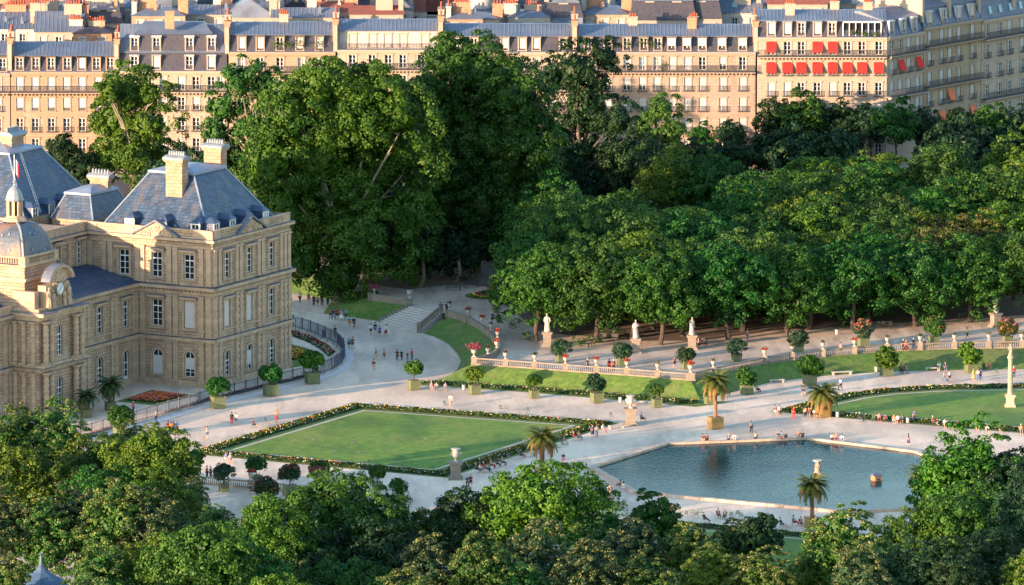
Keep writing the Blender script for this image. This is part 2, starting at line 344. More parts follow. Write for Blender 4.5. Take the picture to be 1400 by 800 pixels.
# palace garden: triangular lawn and beds inside the railing
PL = [lat(*p, 0) for p in ((158, 549), (207, 533), (272, 541), (213, 554.5))]
sheet('lawn', PL, 0.008, M['bank'], kind='structure')
PL2 = [lat(*p, 0) for p in ((395, 470), (420, 476), (440, 487), (424, 499), (395, 504), (380, 490))]
sheet('lawn', PL2, 0.008, M['bank'], kind='structure')
# paved strip outside the railing
M['paving'] = mat('pale_paving', (0.62, 0.58, 0.55), 0.85, 0.1, 0.6)
FOUT = [(95, 612), (182, 589), (291, 556), (352, 541), (402, 529.5), (442, 520), (464, 511.5), (478, 502), (484, 491), (482, 482), (472, 472), (455, 463)]
FBASE = [(95, 606), (180, 582), (288, 551), (348, 536.5), (398, 524.5), (437, 514.5), (456, 507), (467, 499), (471.5, 490), (470, 482), (461, 473), (444, 464.5), (422, 456), (395, 447.5)]
A = MB(); n = len(FOUT)
for i in range(n - 1):
    a, b, c, d = at(*FOUT[i]), at(*FOUT[i + 1]), at(*FBASE[i + 1]), at(*FBASE[i]); 
    for p in (a, b, c, d): p.z = 0.05
    A.quad(a, b, c, d)
A.build('pavement', M['paving'], kind='structure')
# street behind the garden
A = MB(); A.quad((-600, 1372, TZ + .004), (600, 1372, TZ + .004), (600, 1401, TZ + .004), (-600, 1401, TZ + .004)); A.build('road', M['asphalt'], kind='structure')
# ------------------------------------------------------------------ the basin
RIM = [(806, 637), (909, 604.5), (1104, 597), (1256, 615.5), (1345, 652), (1290, 692), (1163, 699.5), (866, 672)]
rimp = [lat(x, y, 0.35) for x, y in RIM]
M['water'] = bpy.data.materials.new('pond_water'); w = M['water']; w.use_nodes = True; b = w.node_tree.nodes['Principled BSDF']
b.inputs['Base Color'].default_value = (0.001, 0.040, 0.046, 1); b.inputs['Roughness'].default_value = 0.06; b.inputs['Specular IOR Level'].default_value = 0.04; b.inputs['IOR'].default_value = 1.33
tc = w.node_tree.nodes.new('ShaderNodeTexCoord'); no = w.node_tree.nodes.new('ShaderNodeTexNoise'); no.inputs['Scale'].default_value = 2.6; no.inputs['Detail'].default_value = 4
no2 = w.node_tree.nodes.new('ShaderNodeTexNoise'); no2.inputs['Scale'].default_value = 0.05; no2.inputs['Detail'].default_value = 2
mp = w.node_tree.nodes.new('ShaderNodeMapping'); mp.inputs['Scale'].default_value = (1.1, 0.55, 1); w.node_tree.links.new(tc.outputs['Object'], mp.inputs[0])
bu = w.node_tree.nodes.new('ShaderNodeBump'); bu.inputs['Strength'].default_value = 0.55; bu.inputs['Distance'].default_value = 0.15
w.node_tree.links.new(mp.outputs[0], no.inputs[0]); w.node_tree.links.new(tc.outputs['Object'], no2.inputs[0])
mm = w.node_tree.nodes.new('ShaderNodeMath'); mm.operation = 'MULTIPLY'; w.node_tree.links.new(no.outputs[0], mm.inputs[0]); w.node_tree.links.new(no2.outputs[0], mm.inputs[1])
w.node_tree.links.new(mm.outputs[0], bu.inputs['Height']); w.node_tree.links.new(bu.outputs[0], b.inputs['Normal'])
innp = inset(rimp, 0.75)
sheet('pond_water', inset(rimp, 0.4), 0.06, M['water'], kind='structure')
pd = thing('basin_rim', 'low stone kerb round the octagonal pond', 'pond kerb', (rimp[0].x, rimp[0].y, 0))
for i in range(len(rimp)):
    j = (i + 1) % len(rimp); a, b_, c, d = rimp[i], rimp[j], innp[j], innp[i]
    NB = max(2, int((b_ - a).length / 2.4))
    for k in range(NB):               # coping stones
        t0, t1 = k / NB + 0.0012, (k + 1) / NB - 0.0012; A = MB()
        q = [a.lerp(b_, t0), a.lerp(b_, t1), d.lerp(c, t1), d.lerp(c, t0)]; o = pd.location
        A.loft([[(p.x - o.x, p.y - o.y, -0.05) for p in q], [(p.x - o.x, p.y - o.y, 0.34 + 0.01 * ((k * 7) % 3)) for p in q]]); A.build('coping_stone', M['rim'], pd)
# ================================================================== the palace
M['pal'] = stone_mat('palace_ashlar', (0.41, 0.285, 0.19), 1.15, 0.44, 0.36, 0.15, dirtamt=0.55)
M['palTrim'] = mat('palace_dressed_stone', (0.47, 0.335, 0.225), 0.9, 0.15, 0.9, patch=(0.6, (0.24, 0.195, 0.15), 0.6))
wear(M['pal'], .35, (.62, .50, .37), .5, .5, .7); wear(M['pal'], 1, (.17, .13, .10), .55, .56, .72, (.9, .9, .12)); wear(M['palTrim'], 1.2, (.20, .16, .12), .5, .55, .7, (.8, .8, .3))
M['ledge'] = mat('leaded_ledge', (0.10, 0.12, 0.16), 0.6, 0.25, 0.8)
M['slate'] = stone_mat('slate_roof', (0.030, 0.062, 0.115), .7, .4, 0.62, .35, dirt=(0.14, 0.115, 0.10), dirtamt=0.6); M['slate'].node_tree.nodes['Principled BSDF'].inputs['Roughness'].default_value = .5
M['slate2'] = mat('blue_slate', (0.022, 0.055, 0.12), 0.45, 0.25, 1.2, bump=0.35, bscale=5, patch=(0.5, (0.13, 0.13, 0.15), 0.5))
M['zinc'] = mat('zinc_sheet', (0.20, 0.26, 0.34), 0.5, 0.16, 0.5, metal=0.2, patch=(0.25, (0.36, 0.38, 0.42), 0.5))
M['verdigris'] = mat('pale_lead', (0.20, 0.24, 0.27), 0.55, 0.2, 0.7)
M['white'] = mat('white_paint', (0.72, 0.72, 0.70), 0.6, 0.06, 2)
M['glass'] = mat('dark_glass', (0.018, 0.022, 0.03), 0.08, 0.3, 0.6)
M['blind'] = mat('closed_white_blind', (0.52, 0.51, 0.50), 0.8, 0.05, 1)
M['dark'] = mat('dark_interior', (0.02, 0.018, 0.016), 0.9, 0.1, 1)
PAL = thing('palace', 'sandstone palace with steep slate pavilion roofs and a domed clock pavilion', 'palace', at(291.3, 532, 0), R(61))
GL, GR, BL = M['glass'], M['white'], M['blind']
def facade(mb, o, dx, width, za, zb, ops, depth=0.35, mi=0, back=True):
    """wall sheet seen from the right of dx, with real openings: ops = (s0, s1, z0, z1, arched)"""
    n = Vector((dx[1], -dx[0], 0)); D = Vector((dx[0], dx[1], 0)); O = Vector((o[0], o[1], 0))
    xs = sorted({0, width, *[v for p in ops for v in p[:2]]}); zs = sorted({za, zb, *[v for p in ops for v in p[2:4]]})
    P = lambda s, z, d=0: O + D * s + Vector((0, 0, z)) - n * d
    for i in range(len(xs) - 1):
        run = None
        for j in range(len(zs) - 1):
            cx, cz = (xs[i] + xs[i + 1]) / 2, (zs[j] + zs[j + 1]) / 2
            if any(p[0] < cx < p[1] and p[2] < cz < p[3] for p in ops): continue
            mb.quad(P(xs[i], zs[j]), P(xs[i + 1], zs[j]), P(xs[i + 1], zs[j + 1]), P(xs[i], zs[j + 1]), mi)
    for p in ops:
        s0, s1, a, b = p[:4]; arch = len(p) > 4 and p[4]
        mb.quad(P(s0, a), P(s0, a, depth), P(s0, b, depth), P(s0, b), mi); mb.quad(P(s1, a, depth), P(s1, a), P(s1, b), P(s1, b, depth), mi)
        mb.quad(P(s0, b), P(s0, b, depth), P(s1, b, depth), P(s1, b), mi); mb.quad(P(s0, a, depth), P(s0, a), P(s1, a), P(s1, a, depth), mi)
        if arch:                       # spandrels filling the corners of a round head
            r = (s1 - s0) / 2; c = (s0 + s1) / 2; zc = b - r
            for sg in (-1, 1):
                pts = [(c + sg * r * math.cos(t), zc + r * math.sin(t)) for t in (i * math.pi / 16 for i in range(9))]
                for q, w in zip(pts, pts[1:]):
                    f = [P(c + sg * r, q[1], 0.004), P(q[0], q[1], 0.004), P(w[0], w[1], 0.004), P(c + sg * r, w[1], 0.004)]
                    mb.quad(*(f if sg < 0 else f[::-1]), mi) if q != w else None
                    mb.quad(P(q[0], q[1], .004), P(q[0], q[1], depth), P(w[0], w[1], depth), P(w[0], w[1], .004), mi)
def win_frame(w, h, arch=False, cols=2, rows=4, head=True):
    A = MB(); t = 0.09; r = w / 2; hh = h - r if arch else h
    A.bb(-w / 2, -w / 2 + t, -.04, .04, 0, hh); A.bb(w / 2 - t, w / 2, -.04, .04, 0, hh); A.bb(-w / 2 + t, w / 2 - t, -.04, .04, 0, t)
    if not arch: A.bb(-w / 2 + t, w / 2 - t, -.04, .04, h - t, h)
    else:
        pts = [(r * math.cos(i * math.pi / 10), hh + r * math.sin(i * math.pi / 10)) for i in range(11)]
        for (a, b), (c, d) in zip(pts, pts[1:]):
            k = (r - t) / r; q = [(a, b), (c, d), (c * k, hh + (d - hh) * k), (a * k, hh + (b - hh) * k)]
            A.loft([[(x, -.04, z) for x, z in q], [(x, .04, z) for x, z in q]])
    for i in range(1, cols): x = -w / 2 + w * i / cols; A.bb(x - .05, x + .05, -.045, .035, t, h - t)
    for j in range(1, rows): z = hh * j / rows; e = .075 if (j == rows - 1 and head) else .035; A.bb(-w / 2 + t, w / 2 - t, -.042, .038, z - e, z + e)
    return A
def pane_mb(w, h, arch=False, y=0.02):
    A = MB(); r = w / 2; hh = h - r if arch else h
    A.quad((-w / 2, y, 0), (w / 2, y, 0), (w / 2, y, hh), (-w / 2, y, hh))
    if arch:
        pts = [(r * math.cos(i * math.pi / 8), y, hh + r * math.sin(i * math.pi / 8)) for i in range(9)]; A.add(pts, [tuple(range(9))[::-1]])
    return A
def meshof(A, name, mats):
    o = A.build(name, mats); me = o.data; bpy.data.objects.remove(o); return me
WINCACHE = {}
def pal_window(s, z, o, dx, w, h, arch=False, blind=0.0, rows=4, door=False):
    key = (round(w, 2), round(h, 2), arch, rows)
    if key not in WINCACHE: WINCACHE[key] = (meshof(win_frame(w, h, arch, 2, rows), 'window', GR), meshof(pane_mb(w, h, arch), 'pane', GL))
    fm, pm = WINCACHE[key]; n = Vector((dx[1], -dx[0], 0))
    loc = Vector((o[0], o[1], 0)) + Vector((dx[0], dx[1], 0)) * s - n * 0.24 + Vector((0, 0, z))
    wo = link('window', fm, PAL, loc=loc, rz=math.atan2(dx[1], dx[0])); link('pane', pm, wo)
    if blind:
        z1 = (h - w / 2 if arch else h) * 0.98; z_0 = z1 * (1 - blind)
        A = MB(); A.bb(-w / 2 + .05, w / 2 - .05, -.10, -.055, max(z_0, .05), z1); A.build('blind', BL, wo)
    if door: A = MB(); A.bb(-w / 2 + .06, w / 2 - .06, -.08, -.045, .05, .95); A.build('door_panel', GR, wo)
    # moulded surround, sill and hood, proud of the wall
    A = MB(); P = lambda a, b, c, d, e, f_: A.bb(a, b, c, d, e, f_)
    if not arch:
        P(-w / 2 - .32, -w / 2 - .003, -.40, -.245, -.05, h + .1); P(w / 2 + .003, w / 2 + .32, -.40, -.245, -.05, h + .1); P(-w / 2 - .32, w / 2 + .32, -.40, -.246, h + .1, h + .38)
        P(-w / 2 - .6, w / 2 + .6, -.85, -.246, h + .38, h + .66)
    else:
        r = w / 2 + .28; pts = [(math.cos(i * math.pi / 10), math.sin(i * math.pi / 10)) for i in range(11)]
        for (a, b), (c, d) in zip(pts, pts[1:]):
            ri = w / 2 + .003; q = [(a * ri, b * ri), (c * ri, d * ri), (c * r, d * r), (a * r, b * r)]
            A.loft([[(x, -.38, h - w / 2 + z_) for x, z_ in q], [(x, -.245, h - w / 2 + z_) for x, z_ in q]])
        P(-r, -w / 2 - .003, -.38, -.245, .1, h - w / 2); P(w / 2 + .003, r, -.38, -.245, .1, h - w / 2)
    sr = A.build('window_surround', M['palTrim'], wo)
    if not arch: A = MB(); A.bb(-w / 2 - .64, w / 2 + .64, -.9, -.246, h + .66, h + .73); A.build('hood_lead', M['ledge'], wo)
    if not door: A = MB(); A.bb(-w / 2 - .35, w / 2 + .35, -.50, -.02, -.18, 0); A.build('sill', M['palTrim'], wo)
    return wo
PILC = {}
def pilaster(x, z0, z1, o, dx, w=0.75, proud=0.22, band=True):
    key = (round(z1 - z0, 2), w, proud, band); h = z1 - z0
    if key not in PILC:
        A = MB(); A.bb(-w / 2, w / 2, -proud, -.002, 0, h)
        if band:
            nb = int(h / 0.88)
            for k in range(nb): zz = 0.25 + k * (h - .3) / nb; A.bb(-w / 2 - .07, w / 2 + .07, -proud - .09, -.003, zz, zz + 0.44)
        A.bb(-w / 2 - .1, w / 2 + .1, -proud - .12, -.004, h - .35, h - .01); A.bb(-w / 2 - .1, w / 2 + .1, -proud - .1, -.004, 0.01, .22)
        PILC[key] = meshof(A, 'pilaster', M['palTrim'])
    loc = Vector((o[0], o[1], 0)) + Vector((dx[0], dx[1], 0)) * x + Vector((0, 0, z0))
    return link('pilaster', PILC[key], PAL, loc=loc, rz=math.atan2(dx[1], dx[0]))
def band(name, o, dx, width, z, h, proud, m, ext0=0.0, ext1=0.0, back=0.3):
    """a straight moulding along a wall, mitred by running past the corner"""
    n = Vector((dx[1], -dx[0], 0)); D = Vector((dx[0], dx[1], 0)); O = Vector((o[0], o[1], z))
    a = O - D * ext0; b = O + D * (width + ext1); A = MB()
    A.loft([[tuple(p) for p in (a + n * proud, b + n * proud, b - n * back, a - n * back)], [tuple(p + Vector((0, 0, h))) for p in (a + n * proud, b + n * proud, b - n * back, a - n * back)]])
    return A.build(name, m, PAL)
def dentils(o, dx, width, z, proud, step=0.62, size=0.3):
    n = Vector((dx[1], -dx[0], 0)); D = Vector((dx[0], dx[1], 0)); O = Vector((o[0], o[1], z)); A = MB(); k = 0.3
    while k < width - .2:
        c = O + D * k + n * (proud / 2); A.box(c, (size, proud, .22), rz=math.atan2(dx[1], dx[0])); k += step
    return A.build('dentils', M['palTrim'], PAL, kind='stuff')
def storey_trim(o, dx, width, zs, e0=0, e1=0, dent=True):
    for z, h, pr, m in zs:
        band('cornice', o, dx, width, z, h, pr, m, e0 * pr, e1 * pr)
    if dent: dentils(o, dx, width, 13.72, .36)
LFd, LFo, LFw = (0, -1), (0, 20.9), 20.9         # face towards the camera and left
RFd, RFo, RFw = (1, 0), (0, 0), 21.6             # face towards the right
wl, wh = 1.7, 3.8
Z1, Z2, Z3 = 1.4, 8.4, 15.4
TR = [(6.55, .5, .42, M['palTrim']), (7.05, .07, .5, M['ledge']), (8.05, .16, .30, M['palTrim']), (13.2, .45, .12, M['palTrim']), (13.95, .45, .62, M['palTrim']), (14.4, .07, .66, M['ledge']), (19.95, .3, .12, M['palTrim']), (20.85, .4, .55, M['palTrim']), (21.25, .06, .6, M['ledge'])]
A = MB()
u_cols = [3.85, 9.15, 14.6]; v_cols = [3.95, 10.1, 16.3]
opsL = []; 
for i, u in enumerate(u_cols):
    s = LFw - u
    if i < 2: opsL += [(s - wl / 2, s + wl / 2, Z1, Z1 + 3.65, True), (s - wl / 2, s + wl / 2, Z2, Z2 + wh)]
    opsL += [(s - wl / 2, s + wl / 2, Z3, Z3 + 3.55)]
opsR = []
for v in v_cols: opsR += [(v - wl / 2, v + wl / 2, Z1, Z1 + 3.65, True), (v - wl / 2, v + wl / 2, Z2, Z2 + wh), (v - wl / 2, v + wl / 2, Z3, Z3 + 3.55)]
facade(A, LFo, LFd, LFw, 0, 22.4, opsL); facade(A, RFo, RFd, RFw, 0, 22.4, opsR)
facade(A, (21.6, 0), (0, 1), 20.9, 0, 22.4, []); facade(A, (21.6, 20.9), (-1, 0), 21.6, 0, 22.4, [])
A.quad((.4, .4, 22.0), (21.2, .4, 22.0), (21.2, 20.5, 22.0), (.4, 20.5, 22.0))
A.build('wall', M['pal'], PAL)
for i, u in enumerate(u_cols):
    s = LFw - u
    if i < 2: pal_window(s, Z1, LFo, LFd, wl, 3.65, True, blind=(0.8, 1.0)[i] * (0.75 if i == 0 else 1)); pal_window(s, Z2, LFo, LFd, wl, wh, blind=(1.0, 0)[i])
    wo = pal_window(s, Z3, LFo, LFd, wl, 3.55, blind=0)
for i, v in enumerate(v_cols):
    pal_window(v, Z1, RFo, RFd, wl, 3.65, True, blind=(0, 0.7, 0)[i]); pal_window(v, Z2, RFo, RFd, wl, wh, blind=(1.0, 1.0, 0)[i]); pal_window(v, Z3, RFo, RFd, wl, 3.55)
# a window of the attic storey with its curtain drawn
for z0_, z1_ in ((0.35, 6.5), (7.2, 13.15), (14.6, 19.9)):
    for u in (0.55, 1.75, 6.0, 7.05, 11.5) + ((12.3, 16.8, 17.9, 20.3) if z0_ > 14 else ()): pilaster(LFw - u, z0_, z1_, LFo, LFd, 0.72, .25, z0_ < 14)
    for v in (0.55, 1.75, 6.5, 7.6, 12.6, 13.7, 18.9, 20.0, 21.1): pilaster(v, z0_, z1_, RFo, RFd, 0.72, .25, z0_ < 14)
storey_trim(LFo, LFd, LFw, TR, 0, 1); storey_trim(RFo, RFd, RFw, TR, 0, 1)
band('plinth', LFo, LFd, LFw, 0, .9, .22, M['palTrim'], 0, .22); band('plinth', RFo, RFd, RFw, 0, .9, .218, M['palTrim'], 0, .2)
def parapet(o, dx, width, z=21.31, h=1.25, open_=((0.12, 0.4), (0.62, 0.92)), e1=0.0):
    """stone parapet with balusters in the open stretches"""
    n = Vector((dx[1], -dx[0], 0)); D = Vector((dx[0], dx[1], 0)); O = Vector((o[0], o[1], z)); A = MB(); B = MB(); rz = math.atan2(dx[1], dx[0])
    cuts = [0.0] + [c for p in open_ for c in p] + [1.0 + e1 / width]
    for k in range(0, len(cuts), 2):
        a, b = cuts[k] * width, cuts[k + 1] * width; c = O + D * ((a + b) / 2) - n * .12; A.box(c + Vector((0, 0, h / 2 - .07)), (b - a, .4, h - .14), rz=rz)
    for p in open_:
        a, b = p[0] * width, p[1] * width; c = O + D * ((a + b) / 2) - n * .12; A.box(c + Vector((0, 0, .1)), (b - a, .36, .2), rz=rz); t = a + .2
        while t < b: B.lathe([(.06, 0), (.13, .3), (.06, .65), (.1, .78)], 5, O + D * t - n * .12 + Vector((0, 0, .2))); t += .42
    c = O + D * ((width + e1) / 2) - n * .12; A.box(c + Vector((0, 0, h - .07)), (width + e1, .52, .14), rz=rz)
    pa = A.build('parapet', M['palTrim'], PAL)
    if B.v: B.build('balusters', M['palTrim'], pa, kind='stuff')
parapet(LFo, LFd, LFw, open_=((.08, .27), (.38, .39), (.66, .86)), e1=.08); parapet(RFo, RFd, RFw, open_=((.1, .34), (.66, .9)), e1=.0)
def pediment(s, o, dx, z=20.9, w=7.4, h=2.35):
    n = Vector((dx[1], -dx[0], 0)); D = Vector((dx[0], dx[1], 0)); C = Vector((o[0], o[1], z)) + D * s
    Q = lambda a, b, c: tuple(C + D * a + n * b + Vector((0, 0, c)))
    A = MB(); A.loft([[Q(-w / 2, .30, .35), Q(w / 2, .30, .35), Q(0, .30, h)], [Q(-w / 2, -.3, .35), Q(w / 2, -.3, .35), Q(0, -.3, h)]])
    pe = A.build('pediment', M['palTrim'], PAL); A = MB(); L = math.hypot(w / 2, h - .35)
    for sg in (-1, 1):
        a, b = (sg * w / 2 * 1.06, .35), (0, h + .12); q = [(a[0], a[1]), (b[0], b[1]), (b[0], b[1] + .3), (a[0], a[1] + .28)]
        A.loft([[Q(x, .62, zz) for x, zz in q], [Q(x, -.35, zz) for x, zz in q]])
    A.build('raking_cornice', M['ledge'], pe)
    A = MB(); rnd = random.Random(3)
    for k in range(46):                # carved relief
        x = rnd.uniform(-w / 2 + 1.0, w / 2 - 1.0); zz = rnd.uniform(.55, .45 + (h - .5) * (1 - abs(x) / (w / 2)) * .85)
        r = rnd.uniform(.1, .24); A.lathe([(r * .6, -r), (r, 0), (r * .5, r)], 5, C + D * x + n * .3 + Vector((0, 0, zz)))
    A.build('carved_relief', M['palTrim'], pe, kind='stuff')
pediment(LFw - 9.1, LFo, LFd); pediment(10.3, RFo, RFd)
def hip_roof(x0, x1, y0, y1, z0, px0, px1, py0, py1, z1, name='roof', mats=None, cap=True, rows=0):
    A = MB(); b = [(x0, y0, z0), (x1, y0, z0), (x1, y1, z0), (x0, y1, z0)]; t = [(px0, py0, z1), (px1, py0, z1), (px1, py1, z1), (px0, py1, z1)]
    A.loft([b, t]); ro = A.build(name, (mats or [M['slate']]), PAL)
    if cap:
        A = MB(); e = .25; zz = z1 - .1
        A.loft([[(px0 - e, py0 - e, zz), (px1 + e, py0 - e, zz), (px1 + e, py1 + e, zz), (px0 - e, py1 + e, zz)], [(px0 - e, py0 - e, zz + .3), (px1 + e, py0 - e, zz + .3), (px1 + e, py1 + e, zz + .3), (px0 - e, py1 + e, zz + .3)],
                [(px0 + (px1 - px0) * .35, py0 + (py1 - py0) * .35, zz + 1.0), (px1 - (px1 - px0) * .35, py0 + (py1 - py0) * .35, zz + 1.0), (px1 - (px1 - px0) * .35, py1 - (py1 - py0) * .35, zz + 1.0), (px0 + (px1 - px0) * .35, py1 - (py1 - py0) * .35, zz + 1.0)]])
        A.build('roof_cap', M['zinc'], ro)
        A = MB()                       # leaded hips
        for a, c in zip(b, t): A = MB(); A.tube([a, c], .14, 5); A.build('hip_lead', M['zinc'], ro)
    return ro
R1 = hip_roof(1.5, 20.1, 1.5, 19.4, 21.7, 7.6, 16.2, 7.6, 14.8, 29.2)
def dormer(roof, x, y, z, face, w=1.5, h=1.7, d=3.0, blind=False, m=None):
    """face: 'x' looks along -x, 'y' looks along -y"""
    rz = {'y': 0.0, 'x': -math.pi / 2}[face]
    A = MB(); A.bb(-w / 2, w / 2, 0, d, 0, h); A.loft([[(-w / 2 - .2, -.25, h), (w / 2 + .2, -.25, h), (w / 2 + .2, d, h), (-w / 2 - .2, d, h)], [(-.15, .5, h + .75), (.15, .5, h + .75), (.15, d, h + .75), (-.15, d, h + .75)]], 0)
    do = A.build('dormer', m or M['slate2'], roof, loc=(x, y, z), rz=rz)
    A = win_frame(w - .25, h - .2, False, 2, 2, False); A.v = [(a, b - .06, c + .1) for a, b, c in A.v]; A.bb(-w / 2 - .03, -w / 2 + .12, -.1, .0, 0, h, 0); A.bb(w / 2 - .12, w / 2 + .03, -.1, 0, 0, h, 0); A.bb(-w / 2, w / 2, -.12, 0, h - .1, h + .02, 0)
    A.quad((-w / 2 + .1, -.02, .1), (w / 2 - .1, -.02, .1), (w / 2 - .1, -.02, h - .1), (-w / 2 + .1, -.02, h - .1), 2 if blind else 1)
    me = meshof(A, 'dormer_window', [GR, GL, BL]); c = link('dormer_window', me, roof, loc=(x, y, z), rz=rz)
    return do
for u, bl in ((3.4, False), (8.9, True), (14.3, True)): dormer(R1, 1.1, u, 21.6, 'x', blind=bl)
for v, bl in ((2.9, False), (7.4, False), (12.0, False), (16.6, True)): dormer(R1, v, 1.1, 21.6, 'y', blind=bl)
def chimney(x, y, z0, z1, w, d, n, rz=0.0, parent=None, m=None, potm=None, mcap=None):
    A = MB(); A.bb(-w / 2, w / 2, -d / 2, d / 2, 0, z1 - z0 - .5); h = z1 - z0 - .5
    A.bb(-w / 2 - .18, w / 2 + .18, -d / 2 - .18, d / 2 + .18, h, h + .22); A.bb(-w / 2 - .32, w / 2 + .32, -d / 2 - .32, d / 2 + .32, h + .22, h + .42)
    ch = A.build('chimney', m or M['palChim'], parent, loc=(x, y, z0), rz=rz)
    A = MB(); pts = [(d / 2 + .42) * math.cos(i * math.pi / 6) for i in range(7)]; zz = [.55 * math.sin(i * math.pi / 6) for i in range(7)]
    A.loft([[(-w / 2 - .36, p, h + .42 + q) for p, q in zip(pts, zz)], [(w / 2 + .36, p, h + .42 + q) for p, q in zip(pts, zz)]]); A.build('chimney_cap', mcap or M['verdigris'], ch)
    for k in range(n):
        A = MB(); A.lathe([(.26, 0), (.2, .1), (.17, .45), (.2, .5), (.02, .7)], 6, (-w / 2 + w * (k + .5) / n, 0, h + .93)); A.build('chimney_pot', potm or M['verdigris'], ch)
    return ch
M['palChim'] = stone_mat('chimney_stone', (0.38, 0.25, 0.165), .9, .5, 0.6, .22)
chimney(6.0, 9.4, 24.6, 31.6, 2.7, 1.7, 7, math.pi / 2, PAL)
chimney(17.6, 10.0, 26.6, 31.9, 2.8, 1.7, 7, math.pi / 2, PAL)
# ------------------------------------------------------------------ the garden wing, set-back storey, left wing
WFo, WFd, WFw = (-22.5, 12.4), (1, 0), 22.5
A = MB(); ops = []; wcol = [22.5 - 3.4, 22.5 - 10.4, 22.5 - 17.2]
for i, s in enumerate(wcol): ops += [(s - wl / 2, s + wl / 2, 0.25 if i == 0 else 1.2, 5.1, True), (s - wl / 2, s + wl / 2, Z2, Z2 + wh)]
facade(A, WFo, WFd, WFw, 0, 14.4, ops)
sops = []; 
for s in (3.0, 9.6, 16.2, 22.0): sops += [(s - .65, s + .65, 16.6, 19.9)]
facade(A, (-24, 20.9), (1, 0), 24, 14.0, 22.4, sops)
A.build('wall', M['pal'], PAL)
for i, s in enumerate(wcol):
    pal_window(s, .25 if i == 0 else 1.2, WFo, WFd, wl, 4.85 if i == 0 else 3.9, True, door=(i == 0)); pal_window(s, Z2, WFo, WFd, wl, wh)
for s in (3.0, 9.6, 16.2, 22.0): pal_window(s, 16.6, (-24, 20.9), (1, 0), 1.3, 3.3)
for z0_, z1_ in ((0.35, 6.5), (7.2, 13.15)):
    for s in (22.0, 21.1, 16.3, 15.3, 8.9, 7.9, 2.0, 1.0): pilaster(s, z0_, z1_, WFo, WFd, .72)
for s in (0.8, 6.2, 12.9, 19.2, 23.2): pilaster(s, 14.9, 19.9, (-24, 20.9), (1, 0), .72)
TW = TR[:6]; storey_trim(WFo, WFd, WFw, TW); band('plinth', WFo, WFd, WFw, 0, .9, .22, M['palTrim'])
storey_trim((-24, 20.9), (1, 0), 24, TR[6:], dent=False); parapet((-24, 20.9), (1, 0), 23.6, open_=())
A = MB(); A.loft([[(-22.5, 12.2, 14.45), (-.05, 12.2, 14.45), (-.05, 20.85, 16.3), (-22.5, 20.85, 16.3)], [(-22.5, 12.2, 14.6), (-.05, 12.2, 14.6), (-.05, 20.85, 16.5), (-22.5, 20.85, 16.5)]]); wr = A.build('roof', M['slate2'], PAL)
A = MB()
for k in range(30): x = -22.2 + k * .76; A.tube([(x, 12.3, 14.66), (x, 20.8, 16.55)], .035, 4)
A.build('roof_seams', M['slate2'], wr, kind='stuff')
# left wing, on the other side of the clock pavilion
A = MB(); LWo = (-62, 12.4); ops = [(28.6 - 6.2 - wl / 2 + d, 28.6 - 6.2 + wl / 2 + d, z_, z_ + 3.7, z_ < 2) for d in (0, 6.6, -7, -14) for z_ in (1.2, Z2)]
ops = [o for o in ops if o[1] < 28.4]
facade(A, LWo, (1, 0), 28.6, 0, 14.4, ops); facade(A, (-33.4, 12.4), (0, 1), 1.2, 0, 14.4, [])
A.build('wall', M['pal'], PAL)
for o in ops: pal_window((o[0] + o[1]) / 2, o[2], LWo, (1, 0), wl, 3.7, o[4], blind=.6 if (o[2] < 2 and o[0] > 20) else 0)
storey_trim(LWo, (1, 0), 28.6, TW); parapet(LWo, (1, 0), 28.6, 14.47, 1.1, open_=((.5, .7),))
for z0_, z1_ in ((0.35, 6.5), (7.2, 13.15)):
    for s in (27.9, 26.6, 20.3, 19.3): pilaster(s, z0_, z1_, LWo, (1, 0), .72)
A = MB(); A.loft([[(-62, 12.9, 14.5), (-33, 12.9, 14.5), (-33, 26, 14.5), (-62, 26, 14.5)], [(-62, 19, 18.6), (-33, 19, 18.6), (-33, 20, 18.6), (-62, 20, 18.6)]]); lw = A.build('roof', M['slate2'], PAL); dormer(lw, -37.6, 13.4, 14.7, 'y')
A = MB(); A.bb(-62, -33.2, 12.8, 40, 0, 14.3); A.bb(-24, -.05, 21.3, 40, 0, 21.6); A.bb(-33, -24, 21, 40, 0, 20); A.build('rear_block', M['pal'], PAL)
# ------------------------------------------------------------------ clock pavilion
CP = link('clock_pavilion', None, PAL)
def cbuild(A, name, m, **k): return A.build(name, m, CP, **k)
A = MB(); CFo = (-33.4, 8.0); cw = 10.9
facade(A, CFo, (1, 0), cw, 0, 15.3, [(cw / 2 - .75, cw / 2 + .75, .3, 5.2, True), (cw / 2 - .75, cw / 2 + .75, 8.2, 12.6, True)], depth=.9)
facade(A, (-33.4, 12.6), (0, -1), 4.6, 0, 15.3, []); facade(A, (-22.5, 8), (0, 1), 4.4, 0, 15.3, []); A.quad((-33.4, 8, 15.3), (-22.5, 8, 15.3), (-22.5, 21, 15.3), (-33.4, 21, 15.3))
cbuild(A, 'wall', M['pal'])
for z_, h_, dr in ((.3, 4.9, True), (8.2, 4.4, False)):
    fm = meshof(win_frame(1.5, h_, True, 2, 5), 'window', GR); o_ = link('arched_window', fm, CP, loc=(-33.4 + cw / 2, 8.3, z_)); 
    # glass sits in the same mesh frame
    pane_mb(1.5, h_, True, .72)
    A = pane_mb(1.5, h_, True, 0.03); A.v = [(a - 33.4 + cw / 2, b + 8.3, c + z_) for a, b, c in A.v]; cbuild(A, 'pane', GL)
A = MB(); A.bb(-29.3, -26.5, 5.5, 8, 0, .12); A.bb(-29.1, -26.7, 6.1, 8, .12, .28); cbuild(A, 'door_steps', M['palTrim'])
colm = MB()
colm.bb(-.55, .55, -.55, .55, 0, .3); prof = [(.42, .3)]
